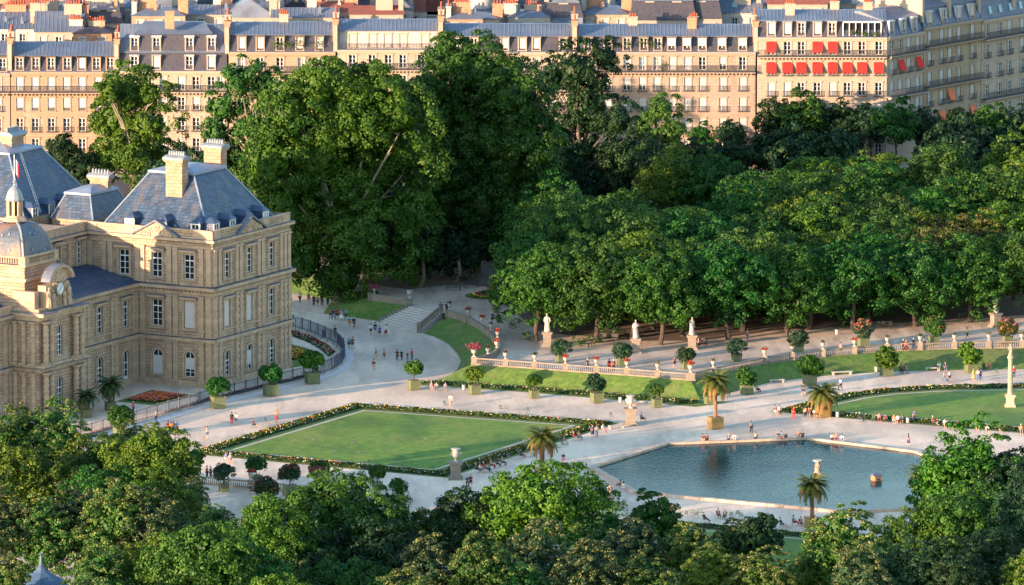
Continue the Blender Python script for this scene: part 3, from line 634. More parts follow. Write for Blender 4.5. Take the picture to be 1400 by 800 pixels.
for k in range(7): z_ = .4 + k * .72; prof += [(.36, z_), (.44, z_ + .04), (.44, z_ + .36), (.36, z_ + .4)]
prof += [(.35, 5.6), (.5, 5.75), (.52, 5.9)]; colm.lathe(prof, 10); colm.bb(-.55, .55, -.55, .55, 5.9, 6.1)
cm = meshof(colm, 'column', M['palTrim'])
for z_ in (.35, 7.5):
    for x in (-32.6, -31.2, -24.7, -23.3): link('column', cm, CP, loc=(x, 7.35, z_))
for y in (8.9, 10.4, 11.8): 
    for z_ in (.35, 7.5): link('column', cm, CP, loc=(-33.55, y, z_))
for z_, h_, pr, m in ((6.5, .55, .35, M['palTrim']), (7.05, .12, 1.15, M['ledge']), (7.17, .35, 1.0, M['palTrim']), (13.7, .6, .35, M['palTrim']), (14.3, .45, 1.0, M['palTrim']), (14.75, .12, 1.25, M['ledge'])):
    for (xa, xb, ex) in ((-33.4, -30.4, 1), (-30.4, -25.5, .55), (-25.5, -22.5, 1)):
        A = MB(); A.bb(xa - (pr * .4 if xa == -33.4 else 0), xb + (pr * .4 if xb == -22.5 else 0), 8 - pr * ex, 8.2, z_, z_ + h_); cbuild(A, 'entablature', m)
    A = MB(); A.bb(-33.4 - pr * .42, -33.3, 8.2, 12.4, z_, z_ + h_); cbuild(A, 'entablature', m)
# attic with clock
A = MB(); A.bb(-31.0, -24.9, 8.3, 9.6, 14.9, 18.3); A.bb(-32.9, -31.8, 9, 12.5, 14.9, 17.6); cbuild(A, 'attic', M['palTrim'])
def arc_slab(A, cx, z, r0, r1, ya, yb, a0=12, a1=168, n=14):
    for k in range(n):
        t0, t1 = R(a0 + (a1 - a0) * k / n), R(a0 + (a1 - a0) * (k + 1) / n)
        q = [(cx + r0 * math.cos(t), z + r0 * math.sin(t) * .8) for t in (t0, t1)] + [(cx + r1 * math.cos(t), z + r1 * math.sin(t) * .8) for t in (t1, t0)]
        A.loft([[(x, ya, zz) for x, zz in q], [(x, yb, zz) for x, zz in q]])
A = MB(); arc_slab(A, -27.95, 18.3, 0.1, 2.9, 8.1, 8.7); cbuild(A, 'tympanum', M['palTrim'])
A = MB(); arc_slab(A, -27.95, 18.3, 2.9, 3.35, 7.5, 8.9); cbuild(A, 'arched_pediment', M['palTrim'])
A = MB(); arc_slab(A, -27.95, 18.3, 3.35, 3.45, 7.45, 8.95); cbuild(A, 'arched_lead', M['ledge'])
A = MB(); A.tube([(-27.95, 8.28, 17.6), (-27.95, 7.85, 17.6)], 1.0, 20); cl = cbuild(A, 'clock_surround', M['stone'])
A = MB(); A.tube([(-27.95, 7.9, 17.6), (-27.95, 7.8, 17.6)], .82, 20); cf = A.build('clock_face', M['white'], CP)
A = MB()
for k in range(12): t = k * math.pi / 6; A.box((-27.95 + .66 * math.sin(t), 7.78, 17.6 + .66 * math.cos(t)), (.07, .03, .14), tilt=Matrix.Rotation(t, 3, 'Y'))
A.build('hour_marks', M['dark'], CP, kind='stuff')
A = MB(); A.box((-27.95 + .14, 7.76, 17.6 + .17), (.07, .03, .45), tilt=Matrix.Rotation(R(40), 3, 'Y')); A.box((-27.95 - .22, 7.76, 17.6 - .16), (.05, .03, .62), tilt=Matrix.Rotation(R(232), 3, 'Y')); A.build('clock_hands', M['dark'], CP, kind='stuff')
def drape_figure(h=2.4, seed=0, arm=True):
    """a robed standing figure, one closed surface per limb, merged by overlap"""
    r_ = random.Random(seed); A = MB(); n = 14; rings = []
    prof = [(0, .40, .34), (.06, .42, .36), (.2, .37, .31), (.36, .31, .27), (.5, .30, .25), (.58, .27, .21), (.66, .28, .22), (.74, .33, .23), (.80, .34, .21), (.835, .22, .16), (.86, .10, .10), (.88, .085, .09)]
    for t, rx, ry in prof:
        ring = []
        for k in range(n):
            a = 2 * math.pi * k / n; f = 1 + (.13 * math.sin(a * 5 + t * 6 + seed) if t < .6 else .04 * math.sin(a * 3)); ring.append((rx * f * h / 2.4 * math.cos(a) * 1.0 + .05 * math.sin(t * 5 + seed), ry * f * h / 2.4 * math.sin(a), t * h))
        rings.append(ring)
    A.loft(rings)
    A.lathe([(.03, -.16), (.10, -.1), (.125, 0), (.115, .08), (.07, .15), (.02, .18)], 8, (.05 * math.sin(4.3 + seed), -.02, h * .945)); A.lathe([(.09, 0), (.11, .03), (.10, .09)], 7, (.05 * math.sin(4.3 + seed), .0, h * .985))
    s = h / 2.4
    A.tube([(-.31 * s, 0, .79 * h), (-.42 * s, -.03, .62 * h), (-.26 * s, -.24 * s, .54 * h), (-.05, -.3 * s, .56 * h)], [.1, .09, .07, .05], 6)
    if arm: A.tube([(.31 * s, 0, .79 * h), (.43 * s, .0, .62 * h), (.36 * s, -.18 * s, .46 * h), (.33 * s, -.24 * s, .40 * h)], [.1, .09, .07, .05], 6)
    else: A.tube([(.31 * s, 0, .79 * h), (.42 * s, -.05, .66 * h), (.25 * s, -.26 * s, .68 * h), (.12, -.3 * s, .74 * h)], [.1, .09, .07, .05], 6)
    return A
fig = meshof(drape_figure(3.0, 2), 'relief_figure', M['palTrim'])
for x, s in ((-30.6, 1.0), (-25.3, 1.0), (-29.4, .8), (-26.5, .8)): link('relief_figure', fig, CP, loc=(x, 8.05, 15.0), scale=s)
A = MB(); r_ = random.Random(5)
for k in range(60): a = r_.uniform(0, 6.28); q = r_.uniform(1.05, 1.9); A.lathe([(.1, -.15), (.2, 0), (.08, .16)], 5, (-27.95 + q * math.cos(a), 8.15, 17.8 + q * math.sin(a) * 1.1))
cbuild(A, 'carved_garland', M['palTrim'], kind='stuff')
# square attic and dome
A = MB(); A.bb(-33.0, -22.8, 13.2, 22, 15.3, 18.2); A.bb(-32.2, -23.8, 12.6, 21, 18.2, 22.6); cbuild(A, 'dome_base', M['pal'])
A = MB(); A.bb(-32.6, -23.4, 12.2, 21.4, 20.6, 21.0); A.bb(-32.5, -23.5, 12.3, 21.3, 22.6, 22.8); cbuild(A, 'cornice', M['palTrim'])
A = MB(); r_w = 4.25; C0 = (-28, 16.8)
for (x0, x1, y0, y1) in ((-32.4, -31.4, 12.4, 13.4), (-24.6, -23.6, 12.4, 13.4), (-32.4, -31.4, 20.2, 21.2)): A.bb(x0, x1, y0, y1, 22.8, 24)
A.bb(-32.4, -23.6, 12.5, 12.95, 23.8, 24.05); A.bb(-32.35, -31.9, 12.6, 21, 23.78, 24.02); A.bb(-32.3, -23.6, 12.55, 12.9, 22.8, 22.98)
cbuild(A, 'dome_parapet', M['palTrim']); A = MB(); t = -31.2
while t < -24.8: A.lathe([(.06, 0), (.13, .3), (.06, .6), (.1, .8)], 5, (t, 12.72, 22.98)); t += .4
t = 13.6
while t < 20: A.lathe([(.06, 0), (.13, .3), (.06, .6), (.1, .8)], 5, (-32.1, t, 22.98)); t += .4
cbuild(A, 'dome_balusters', M['palTrim'], kind='stuff')
rings = []
for k in range(11):
    t = k / 10; r = 4.0 * math.cos(t * math.pi / 2 * .84) ** .8; z_ = 22.9 + 5.3 * math.sin(t * math.pi / 2 * .9)
    rings.append([(C0[0] + a * r, C0[1] + b * r, z_) for a, b in ((-1, -.86), (-.86, -1), (.86, -1), (1, -.86), (1, .86), (.86, 1), (-.86, 1), (-1, .86))])
A = MB(); A.loft(rings); dm = cbuild(A, 'dome', mat('dome_slate', (.05, .075, .11), .5, .3, 2.5, bump=.5, detail=8, patch=(.35, (.26, .15, .09), .8)))
for i in (0, 2, 4, 6):
    A = MB(); A.tube([Vector(((r[i][0] + r[i + 1][0]) / 2, (r[i][1] + r[i + 1][1]) / 2, r[i][2])) for r in rings], .2, 5); A.build('dome_rib', M['verdigris'], CP)
for fx, fy in ((0, -1), (-1, 0)):
    for q, tt in ((-.4, .25), (.35, .2), (0, .55), (.3, .62), (-.35, .6)):
        r = 4.0 * math.cos(tt * math.pi / 2 * .84) ** .8; z_ = 22.9 + 5.3 * math.sin(tt * math.pi / 2 * .9)
        x, y = C0[0] + (fx * r if fx else q * r), C0[1] + (fy * r if fy else q * r); A = MB(); A.lathe([(.16, -.12), (.22, .05), (.05, .25)], 5, (x, y, z_)); A.build('dome_stud', M['verdigris'], CP)
ln = link('lantern', None, PAL); lx, ly = C0
A = MB(); A.lathe([(1.7, 28.1), (1.55, 28.5), (1.2, 28.7), (1.1, 28.9)], 8, (lx, ly, 0)); A.build('lantern_base', M['palTrim'], ln)
for k in range(8): a = k * math.pi / 4 + .39; A = MB(); A.box((lx + 1.0 * math.cos(a), ly + 1.0 * math.sin(a), 29.9), (.26, .4, 2.1), rz=a); A.build('lantern_pier', M['palTrim'], ln)
A = MB(); A.lathe([(.55, 28.9), (.55, 30.9)], 8, (lx, ly, 0)); A.build('lantern_core', M['dark'], ln)
A = MB(); A.lathe([(1.2, 30.9), (1.35, 31.1), (1.2, 31.25), (1.15, 31.6), (.9, 32.3), (.45, 32.8), (.2, 33.0), (.12, 33.3), (.25, 33.55), (.05, 33.9)], 12, (lx, ly, 0)); A.build('lantern_cupola', M['verdigris'], ln)
A = MB(); A.tube([(lx, ly, 33.8), (lx, ly, 37.4)], .05, 5); fp = A.build('flagpole', M['white'], ln)
A = MB(); fl = [(0, 1.0), (.5, .93), (.62, 1.1), (1.0, .98)]
M['fblue'] = mat('flag_blue', (.02, .04, .2), .8); M['fred'] = mat('flag_red', (.55, .02, .02), .8)
for k, (c, zz) in enumerate(((0, 0), (1, 0), (2, 0))):
    w_ = .34; x0 = .06 + k * w_
    P4 = [Vector((lx + (x0 + a) * .45, ly - (x0 + a) * .4, 37.2 - (x0 + a) * 1.1 - b)) for a, b in ((0, 2.0), (w_, 2.1), (w_, .0), (0, 0))]
    A.quad(*P4, k); A.quad(*[p + Vector((.03, .03, 0)) for p in P4[::-1]], k)
A.build('flag', [M['fblue'], M['white'], M['fred']], ln)
for o_ in list(CP.children) + [ln]:
    if o_ is ln or o_.name.startswith('dome') or (o_.name.startswith('cornice')): o_.location = (0, -1.6, -1.7 if o_ is not ln else -1.5)
# ------------------------------------------------------------------ roofs behind
A = MB(); A.bb(6, 17, 23, 30.4, 18, 21.6); A.build('rear_block', M['pal'], PAL)
R3 = hip_roof(6, 17.2, 23.5, 30.6, 21.6, 8.0, 15.4, 25.2, 29.2, 25.0, mats=[M['slate']])
A = MB(); A.tube([(10.0, 23.8, 21.8), (10.4, 25.4, 25.1)], .12, 5); A.tube([(10.8, 23.8, 21.8), (11.2, 25.4, 25.1)], .12, 5); A.build('roof_rail', M['verdigris'], R3)
chimney(13.5, 26.8, 24.2, 26.9, 3.0, 1.0, 6, math.pi / 2, PAL)
A = MB(); A.bb(.3, 21, 31.2, 52, 0, 22); A.bb(-30, 0.3, 40, 60, 0, 18); A.build('rear_block', M['pal'], PAL)
R4 = hip_roof(.5, 20.6, 31.6, 51.4, 21.9, 6.6, 15.2, 38, 46, 30.2)
for v in (3, 7.5, 12, 16.5): dormer(R4, v, 31.4, 21.7, 'y')
chimney(11.5, 40.5, 27.6, 32.4, 3.3, 1.8, 7, 0, PAL)
A = MB()
for q in (0, .42):
    A.tube([(5.0 + q, 31.9, 22.4), (9.2 + q, 37.8, 30.0)], .05, 4)
for k in range(22): t = k / 21; A.tube([(5 + 4.2 * t, 31.85 + 5.9 * t, 22.42 + 7.6 * t), (5.42 + 4.2 * t, 31.85 + 5.9 * t, 22.42 + 7.6 * t)], .035, 4)
A.build('roof_ladder', M['white'], R4)
# ================================================================== trees
LM = {
 'green': leaf_mat('chestnut_leaves', (0.0067, 0.0454, 0.0081), (0.0367, 0.1404, 0.0147)),
 'yellow': leaf_mat('yellowing_leaves', (0.0161, 0.0654, 0.0062), (0.1052, 0.1956, 0.0142)),
 'rust': leaf_mat('rusty_leaves', (0.018, 0.0476, 0.0104), (0.1074, 0.117, 0.0231)),
 'olive': leaf_mat('linden_leaves', (0.0086, 0.0527, 0.0104), (0.0532, 0.1522, 0.0215)),
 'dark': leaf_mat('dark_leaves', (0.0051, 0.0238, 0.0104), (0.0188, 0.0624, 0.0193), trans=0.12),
 'plane': leaf_mat('plane_leaves', (0.007, 0.0504, 0.0068), (0.0634, 0.16, 0.0121), nscale=.16),
 'blue': leaf_mat('bluish_leaves', (0.0128, 0.0446, 0.0251), (0.042, 0.1018, 0.0493)),
 'planeb': leaf_mat('tall_plane_leaves', (0.0062, 0.0427, 0.0081), (0.0484, 0.1164, 0.0121), nscale=.16),
 'cream': leaf_mat('cream_blossom', (0.1498, 0.1747, 0.0461), (0.265, 0.2746, 0.0979), rnd=0.2),
 'bloom': leaf_mat('pale_yellow_blossom', (0.0979, 0.1061, 0.0288), (0.1958, 0.1747, 0.0576), rnd=0.2),
}
M['bark'] = mat('bark', (0.065, 0.052, 0.042), 0.95, 0.3, 1.5, bump=0.4)
M['planebark'] = mat('plane_bark', (0.22, 0.20, 0.15), 0.9, 0.3, 1.2, patch=(0.8, (0.10, 0.09, 0.06), 0.7))
def leaves(C, Nn, size, rng, asp=0.72):
    """diamond-shaped leaves at points C with normals Nn"""
    n = len(C); r = rng.normal(size=(n, 3)); t = np.cross(Nn, r); t /= np.linalg.norm(t, axis=1)[:, None] + 1e-9; b = np.cross(Nn, t)
    s = (size * rng.uniform(.65, 1.25, n))[:, None]
    fold = Nn * s * 0.18
    return np.stack([C + t * s * .5, C + b * s * .5 * asp + fold, C - t * s * .5, C - b * s * .5 * asp + fold], 1)
def crown_mesh(name, lobes, mats, seed, clumps=150, per=60, size=.42, cr=1.0, tip=0.0, core=0.25, up=0.45, jag=0.22, flatbase=True):
    """lobes: (x, y, z, rx, rz). clumps of leaves spread over the lobes' skins, with a sparse inside"""
    rng = np.random.default_rng(seed); Ls = np.array(lobes, float); area = Ls[:, 3] * Ls[:, 4]; prob = area / area.sum()
    k = rng.choice(len(Ls), clumps, p=prob); d = rng.normal(size=(clumps, 3)); d[:, 2] = d[:, 2] * .9 + .18; d /= np.linalg.norm(d, axis=1)[:, None]
    bd = rng.normal(size=(7, 3)); bd /= np.linalg.norm(bd, axis=1)[:, None]
    lump = 1 + jag * (np.maximum(0, d @ bd.T) ** 4).sum(1) - jag * .6
    rad = lump * rng.uniform(.72, 1.0, clumps) ** .6
    R3 = np.stack([Ls[k, 3], Ls[k, 3], Ls[k, 4]], 1); C = Ls[k, :3] + d * R3 * rad[:, None]
    # drop clumps buried deep in another lobe
    keep = np.ones(clumps, bool)
    for j in range(len(Ls)):
        q = (C - Ls[j, :3]) / np.array([Ls[j, 3], Ls[j, 3], Ls[j, 4]]); keep &= (np.linalg.norm(q, axis=1) > .62) | (k == j)
    C, d = C[keep], d[keep]; nC = len(C); crs = cr * rng.uniform(.6, 1.35, nC)
    e = rng.normal(size=(nC, per, 3)); e /= np.linalg.norm(e, axis=2)[:, :, None]
    e = e + d[:, None, :] * .55 + np.array([0, 0, up]); ln_ = np.linalg.norm(e, axis=2)[:, :, None]; e /= ln_
    rr = rng.uniform(.55, 1.0, (nC, per, 1)) * crs[:, None, None]
    P = C[:, None, :] + e * rr * np.array([1, 1, .8]); Nn = e + rng.normal(size=e.shape) * .45; Nn /= np.linalg.norm(Nn, axis=2)[:, :, None]
    tipm = (e[:, :, 2] > .55) & (rng.random((nC, per)) < tip)
    P = P.reshape(-1, 3); Nn = Nn.reshape(-1, 3); tipm = tipm.reshape(-1)
    nc = int(len(P) * core); kk = rng.choice(len(Ls), nc, p=prob); dd = rng.normal(size=(nc, 3)); dd /= np.linalg.norm(dd, axis=1)[:, None]
    Pc = Ls[kk, :3] + dd * np.stack([Ls[kk, 3], Ls[kk, 3], Ls[kk, 4]], 1) * (rng.random((nc, 1)) ** .4 * .7)
    V = leaves(P, Nn, size, rng); Vc = leaves(Pc, dd, size * 1.7, rng); V = np.concatenate([V, Vc]).reshape(-1, 3)
    n = len(V) // 4; me = bpy.data.meshes.new(name); me.vertices.add(len(V)); me.vertices.foreach_set('co', V.astype(np.float32).ravel())
    me.loops.add(4 * n); me.loops.foreach_set('vertex_index', np.arange(4 * n, dtype=np.int32)); me.polygons.add(n); me.polygons.foreach_set('loop_start', np.arange(0, 4 * n, 4, dtype=np.int32))
    mi = np.zeros(n, np.int32); mi[:len(tipm)][tipm] = 1
    for m in mats: me.materials.append(m)
    me.polygons.foreach_set('material_index', mi); me.update(calc_edges=True); return me
def trunk_mesh(name, h, r, lobes, m, seed, limbs=6, lean=0.3):
    rd = random.Random(seed); A = MB(); p = [Vector((0, 0, -.3))]; rs = [r * 1.35]
    for k in range(1, 6): t = k / 5; p.append(Vector((lean * math.sin(t * 2 + seed), lean * math.cos(t * 3 + seed) - lean, h * t))); rs.append(r * (1.05 - .35 * t))
    A.tube(p, rs, 8)
    for k in range(limbs):
        lb = lobes[k % len(lobes)]; b = p[-1] if k % 2 else p[-2]
        e = Vector(lb[:3]) + Vector((rd.uniform(-.5, .5) * lb[3], rd.uniform(-.5, .5) * lb[3], rd.uniform(-.1, .75) * lb[4]))
        mid = b.lerp(e, .45) + Vector((rd.uniform(-.5, .5), rd.uniform(-.5, .5), rd.uniform(.2, .9)))
        A.tube([b, mid, e], [r * .5, r * .24, r * .06], 6)
        for q in range(3):
            s_ = mid.lerp(e, rd.uniform(0, .7)); f_ = s_ + Vector((rd.uniform(-1, 1), rd.uniform(-1, 1), rd.uniform(.2, 1.2))).normalized() * lb[3] * .55; A.tube([s_, f_], [r * .2, r * .04], 5)
    return meshof(A, name, m)
def round_lobes(seed, r, hz, z, k=6):
    rd = random.Random(seed); L_ = [(0, 0, z, r * .82, hz * .85)]
    for i in range(k): a = i * 2 * math.pi / k + rd.uniform(-.3, .3); q = rd.uniform(.42, .6) * r; L_.append((q * math.cos(a), q * math.sin(a), z + rd.uniform(-.35, .28) * hz, r * rd.uniform(.42, .55), hz * rd.uniform(.42, .58)))
    L_.append((rd.uniform(-.15, .15) * r, rd.uniform(-.15, .15) * r, z + hz * .45, r * .55, hz * .55)); return L_
VAR = {}
def variants(kind, n, r, hz, z, trunk_h, tr, **kw):
    out = []
    for i in range(n):
        sd = hash_(kind) + i * 17; lb = round_lobes(sd, r * (1 + .08 * ((i % 3) - 1)), hz, z)
        out.append((crown_mesh('crown', lb, [LM['green'], LM[kw.get('tipmat', 'cream')]], sd, **{k: v for k, v in kw.items() if k != 'tipmat'}), trunk_mesh('trunk', trunk_h, tr, lb, M['bark'], sd), z))
    VAR[kind] = out
def hash_(s): return sum(ord(c) * (i + 3) for i, c in enumerate(s)) % 9973
variants('chestnut', 9, 6.9, 6.2, 7.7, 6.0, .34, clumps=330, per=62, size=.37, cr=1.0, jag=.38)
variants('linden', 5, 4.7, 5.4, 9.0, 5.0, .28, clumps=290, per=80, size=.26, cr=.70, tip=.38, up=.8, jag=.3)
variants('broad', 4, 6.2, 5.0, 9.5, 5.5, .34, clumps=310, per=80, size=.32, cr=1.0, tip=.08, tipmat='bloom', jag=.3)
variants('street', 3, 4.3, 4.2, 9.5, 6.5, .22, clumps=130, per=50, size=.42, cr=.85)
variants('bush', 3, 3.0, 2.4, 2.6, 1.2, .16, clumps=90, per=50, size=.34, cr=.7)
def tree(name, label, cat, group, loc, kind, vi, col, sc=1.0, sz=None, tip=None, bark=None):
    cm_, tm_, z = VAR[kind][vi % len(VAR[kind])]; rd = random.Random(vi * 31 + int(loc[0] * 7))
    t = thing(name, label, cat, loc, rd.uniform(0, 6.28), group, (sc, sc, sz or sc))
    a = link('trunk', tm_, t); c = link('crown', cm_, t)
    sl = c.material_slots[0]; sl.link = 'OBJECT'; sl.material = LM[col]
    sl = c.material_slots[1]; sl.link = 'OBJECT'; sl.material = LM[tip or col]
    return t
ORD = ['first', 'second', 'third', 'fourth', 'fifth', 'sixth', 'seventh', 'eighth', 'ninth', 'tenth', 'eleventh', 'twelfth', 'thirteenth', 'fourteenth']
TONE = {'green': 'deep green', 'yellow': 'yellow-green', 'rust': 'rust-tinged', 'olive': 'olive green', 'dark': 'dark green', 'plane': 'bright green', 'blue': 'bluish green'}
rg = random.Random(11)
# ------------------------------------------------------------------ chestnut grove
def grove_front(x): return 470 + (x - 739) * .035 if x < 900 else 475.6 - (x - 900) * .072
for row in range(11):
    xs = []; x = 733 + (0, 34, 4, 40, 12, 46, 30, 60, 130, 150, 190)[row]
    while x < 1440: xs.append(x); x += 84 + rg.uniform(-14, 14)
    n = 0
    for x in xs:
        kmax = 6 if x < 980 else 7 if x < 1060 else 9 if x < 1340 else 8
        if row > kmax: continue
        y = grove_front(x) - row * 13.8 + rg.uniform(-4, 4); u = rg.random()
        col = 'yellow' if u < .27 else 'olive' if u < .42 else 'rust' if u < (.5 if x > 950 else .44) else 'green'
        if row == 0: y = grove_front(x) - 4; col = 'green' if u < .75 else 'olive'
        s = rg.uniform(.92, 1.2) if row else rg.uniform(.98, 1.08)
        n += 1; front = 'front row of the grove' if row == 0 else f'{ORD[row]} row of the grove'
        tree('chestnut_tree', f'{TONE[col]} chestnut tree, {ORD[n - 1]} from the left in the {front}', 'tree', 'chestnut trees of the clipped grove', at(x, y, TZ), 'chestnut', rg.randrange(9), col, s, s * rg.uniform(.86, 1.02))
tree('chestnut_tree', 'small bright chestnut standing apart beyond the back edge of the grove', 'tree', 'chestnut trees of the clipped grove', at(925, 322, TZ), 'chestnut', 2, 'yellow', .95)
tree('chestnut_tree', 'round chestnut beside the lone bright one beyond the grove', 'tree', 'chestnut trees of the clipped grove', at(985, 326, TZ), 'chestnut', 4, 'green', .98)
# ------------------------------------------------------------------ tall trees with crowns of their own
def big_tree(name, label, base, z, lobes, col, clump_scale=1.0, group=None, sparse=1.0, size=.42, cr=1.35, per=75, bark='planebark', r=.75, trunk_h=None, limbs=14, seed=1, depth=.8, tip=0.0):
    b = at(*base, z); ppm = F / (b - Vector((0, 0, CAMH))).length; rd = random.Random(seed); L_ = []
    for (px, py, pr) in lobes:
        rr = pr / ppm; L_.append(((px - base[0]) / ppm, rd.uniform(-depth, depth) * rr * 1.4, (base[1] - py) / ppm / .987, rr, rr * .95))
    nc = int(sum(l[3] * l[4] for l in L_) * 3.7 * clump_scale * sparse)
    t = thing(name, label, 'tree', b, 0, group)
    zmin = min(l[2] for l in L_)
    th = trunk_h or max(3, zmin * .9 + 4)
    link('trunk', trunk_mesh('trunk', th, r, L_, M[bark], seed, limbs, .5), t)
    link('crown', crown_mesh('crown', L_, [LM[col], LM['plane' if col == 'plane' else col]], seed, clumps=nc, per=per, size=size, cr=cr, core=.38 * sparse, jag=.42), t)
    return t
big_tree('plane_tree', 'huge bright green plane tree rising beside the palace corner', (466, 418), 0, [(440, 118, 42), (395, 150, 45), (500, 128, 46), (548, 150, 40), (372, 215, 44), (436, 215, 55), (512, 235, 58), (560, 215, 42), (425, 300, 52), (495, 320, 56), (556, 300, 40), (415, 355, 36), (470, 375, 32), (385, 275, 34), (470, 170, 46), (410, 200, 44), (480, 270, 50), (540, 350, 40), (520, 180, 44)], 'plane', seed=4, size=.45, limbs=10)
big_tree('plane_tree', 'tallest plane tree, green, with pale trunk showing below its crown', (652, 372), 2, [(612, 85, 36), (655, 98, 46), (700, 125, 46), (640, 160, 52), (722, 185, 40), (690, 228, 50), (640, 245, 40), (705, 290, 34), (598, 165, 40), (735, 235, 30), (585, 120, 30), (670, 190, 50), (620, 210, 44), (660, 280, 46), (610, 285, 40), (590, 240, 36), (730, 280, 36), (720, 145, 36)], 'planeb', seed=9, size=.45, limbs=10)
big_tree('elm_tree', 'dark open-branched tree left of the facade with plain awnings', (800, 300), 2, [(790, 95, 34), (828, 82, 24), (756, 108, 26), (800, 150, 42), (765, 190, 34), (842, 160, 28), (862, 210, 36), (800, 225, 46), (745, 240, 36), (850, 250, 36)], 'dark', seed=3, sparse=.85, cr=1.1, bark='bark', r=.55)
big_tree('elm_tree', 'thin tree with bare pale boughs between palace roof and plane tree', (352, 300), 1, [(330, 108, 24), (305, 150, 28), (348, 175, 36), (298, 185, 22), (362, 120, 28), (330, 225, 34), (368, 240, 34)], 'olive', seed=5, sparse=.75, cr=1.1, r=.4, limbs=20)
big_tree('elm_tree', 'leafy tree standing before the left apartment facade, above the palace roof', (180, 285), 1, [(175, 130, 40), (158, 168, 40), (203, 172, 36), (186, 212, 38), (150, 120, 22), (206, 128, 20), (150, 215, 30), (215, 215, 26)], 'plane', seed=6, sparse=.9, cr=1.1, size=.4)
big_tree('elm_tree', 'small dark tree behind the palace chimney at left', (95, 285), 1, [(88, 205, 26), (110, 228, 30), (75, 225, 22), (120, 250, 26)], 'dark', seed=7, cr=1.0)
big_tree('elm_tree', 'slim green tree in front of the pale facade, right of the dark elm', (905, 262), 2, [(903, 148, 24), (885, 178, 26), (918, 180, 24), (900, 212, 30), (930, 220, 24)], 'olive', seed=8, sparse=.85, cr=.9, size=.38, r=.35)
big_tree('elm_tree', 'dark bushy tree filling the gap behind the palace pavilion roof', (262, 300), 1, [(240, 235, 30), (275, 230, 28), (215, 250, 26), (255, 262, 26), (300, 215, 26), (290, 255, 30)], 'dark', seed=10, cr=1.0)
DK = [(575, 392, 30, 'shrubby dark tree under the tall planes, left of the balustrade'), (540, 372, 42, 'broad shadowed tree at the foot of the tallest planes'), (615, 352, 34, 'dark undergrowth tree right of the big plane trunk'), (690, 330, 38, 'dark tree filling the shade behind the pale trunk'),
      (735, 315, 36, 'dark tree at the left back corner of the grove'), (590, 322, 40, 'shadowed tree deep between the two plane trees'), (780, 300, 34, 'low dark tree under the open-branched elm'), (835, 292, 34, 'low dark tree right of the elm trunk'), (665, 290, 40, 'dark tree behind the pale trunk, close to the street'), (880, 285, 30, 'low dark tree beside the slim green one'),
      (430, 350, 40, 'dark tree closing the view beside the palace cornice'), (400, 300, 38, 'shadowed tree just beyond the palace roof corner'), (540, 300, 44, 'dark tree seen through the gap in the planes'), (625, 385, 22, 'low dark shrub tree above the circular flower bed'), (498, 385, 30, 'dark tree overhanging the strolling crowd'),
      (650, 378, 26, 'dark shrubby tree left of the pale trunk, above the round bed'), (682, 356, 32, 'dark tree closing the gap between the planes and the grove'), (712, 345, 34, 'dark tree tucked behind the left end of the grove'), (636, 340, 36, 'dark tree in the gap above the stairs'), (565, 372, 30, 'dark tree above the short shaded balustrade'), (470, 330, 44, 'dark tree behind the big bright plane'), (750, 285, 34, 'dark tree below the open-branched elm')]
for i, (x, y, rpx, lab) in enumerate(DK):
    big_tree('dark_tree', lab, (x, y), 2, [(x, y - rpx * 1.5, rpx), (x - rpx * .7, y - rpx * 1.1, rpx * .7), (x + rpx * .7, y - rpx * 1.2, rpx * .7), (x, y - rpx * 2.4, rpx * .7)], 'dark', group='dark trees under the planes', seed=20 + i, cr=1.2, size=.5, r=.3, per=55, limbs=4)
# ------------------------------------------------------------------ street trees and bushes at the far right
ST = [(1062, 236, 1.0), (1102, 240, 1.08), (1145, 238, 1.0), (1186, 240, .95), (1226, 243, 1.0), (1268, 240, .9), (1310, 250, .98), (1352, 250, 1.0), (1392, 252, 1.05), (1000, 236, .7), (960, 234, .62)]
for i, (x, y, s) in enumerate(ST):
    tree('street_tree', f'{ORD[i]} street tree in the row before the right-hand apartment houses' if i < 9 else ('small street tree under the last pale facade windows' if i == 9 else 'smallest street tree, near the slim green tree'), 'tree', 'street trees in front of the houses', at(x, y, TZ), 'street', i, ('dark', 'green', 'dark')[i % 3], s * .92)
BU = [(1050, 246, 1.6), (1088, 250, 1.8), (1132, 250, 1.8), (1280, 262, 1.7), (1318, 262, 2.3), (1370, 258, 1.9), (1010, 246, 1.3), (960, 250, 1.4), (1340, 240, 1.3), (1405, 252, 1.8), (1300, 232, 1.4)]
for i, (x, y, s) in enumerate(BU):
    tree('garden_bush', f'rounded dark bush by the garden edge, {ORD[i]} in its line', 'bush', 'bushes along the street side of the garden', at(x, y, TZ), 'bush', i, 'dark', s)
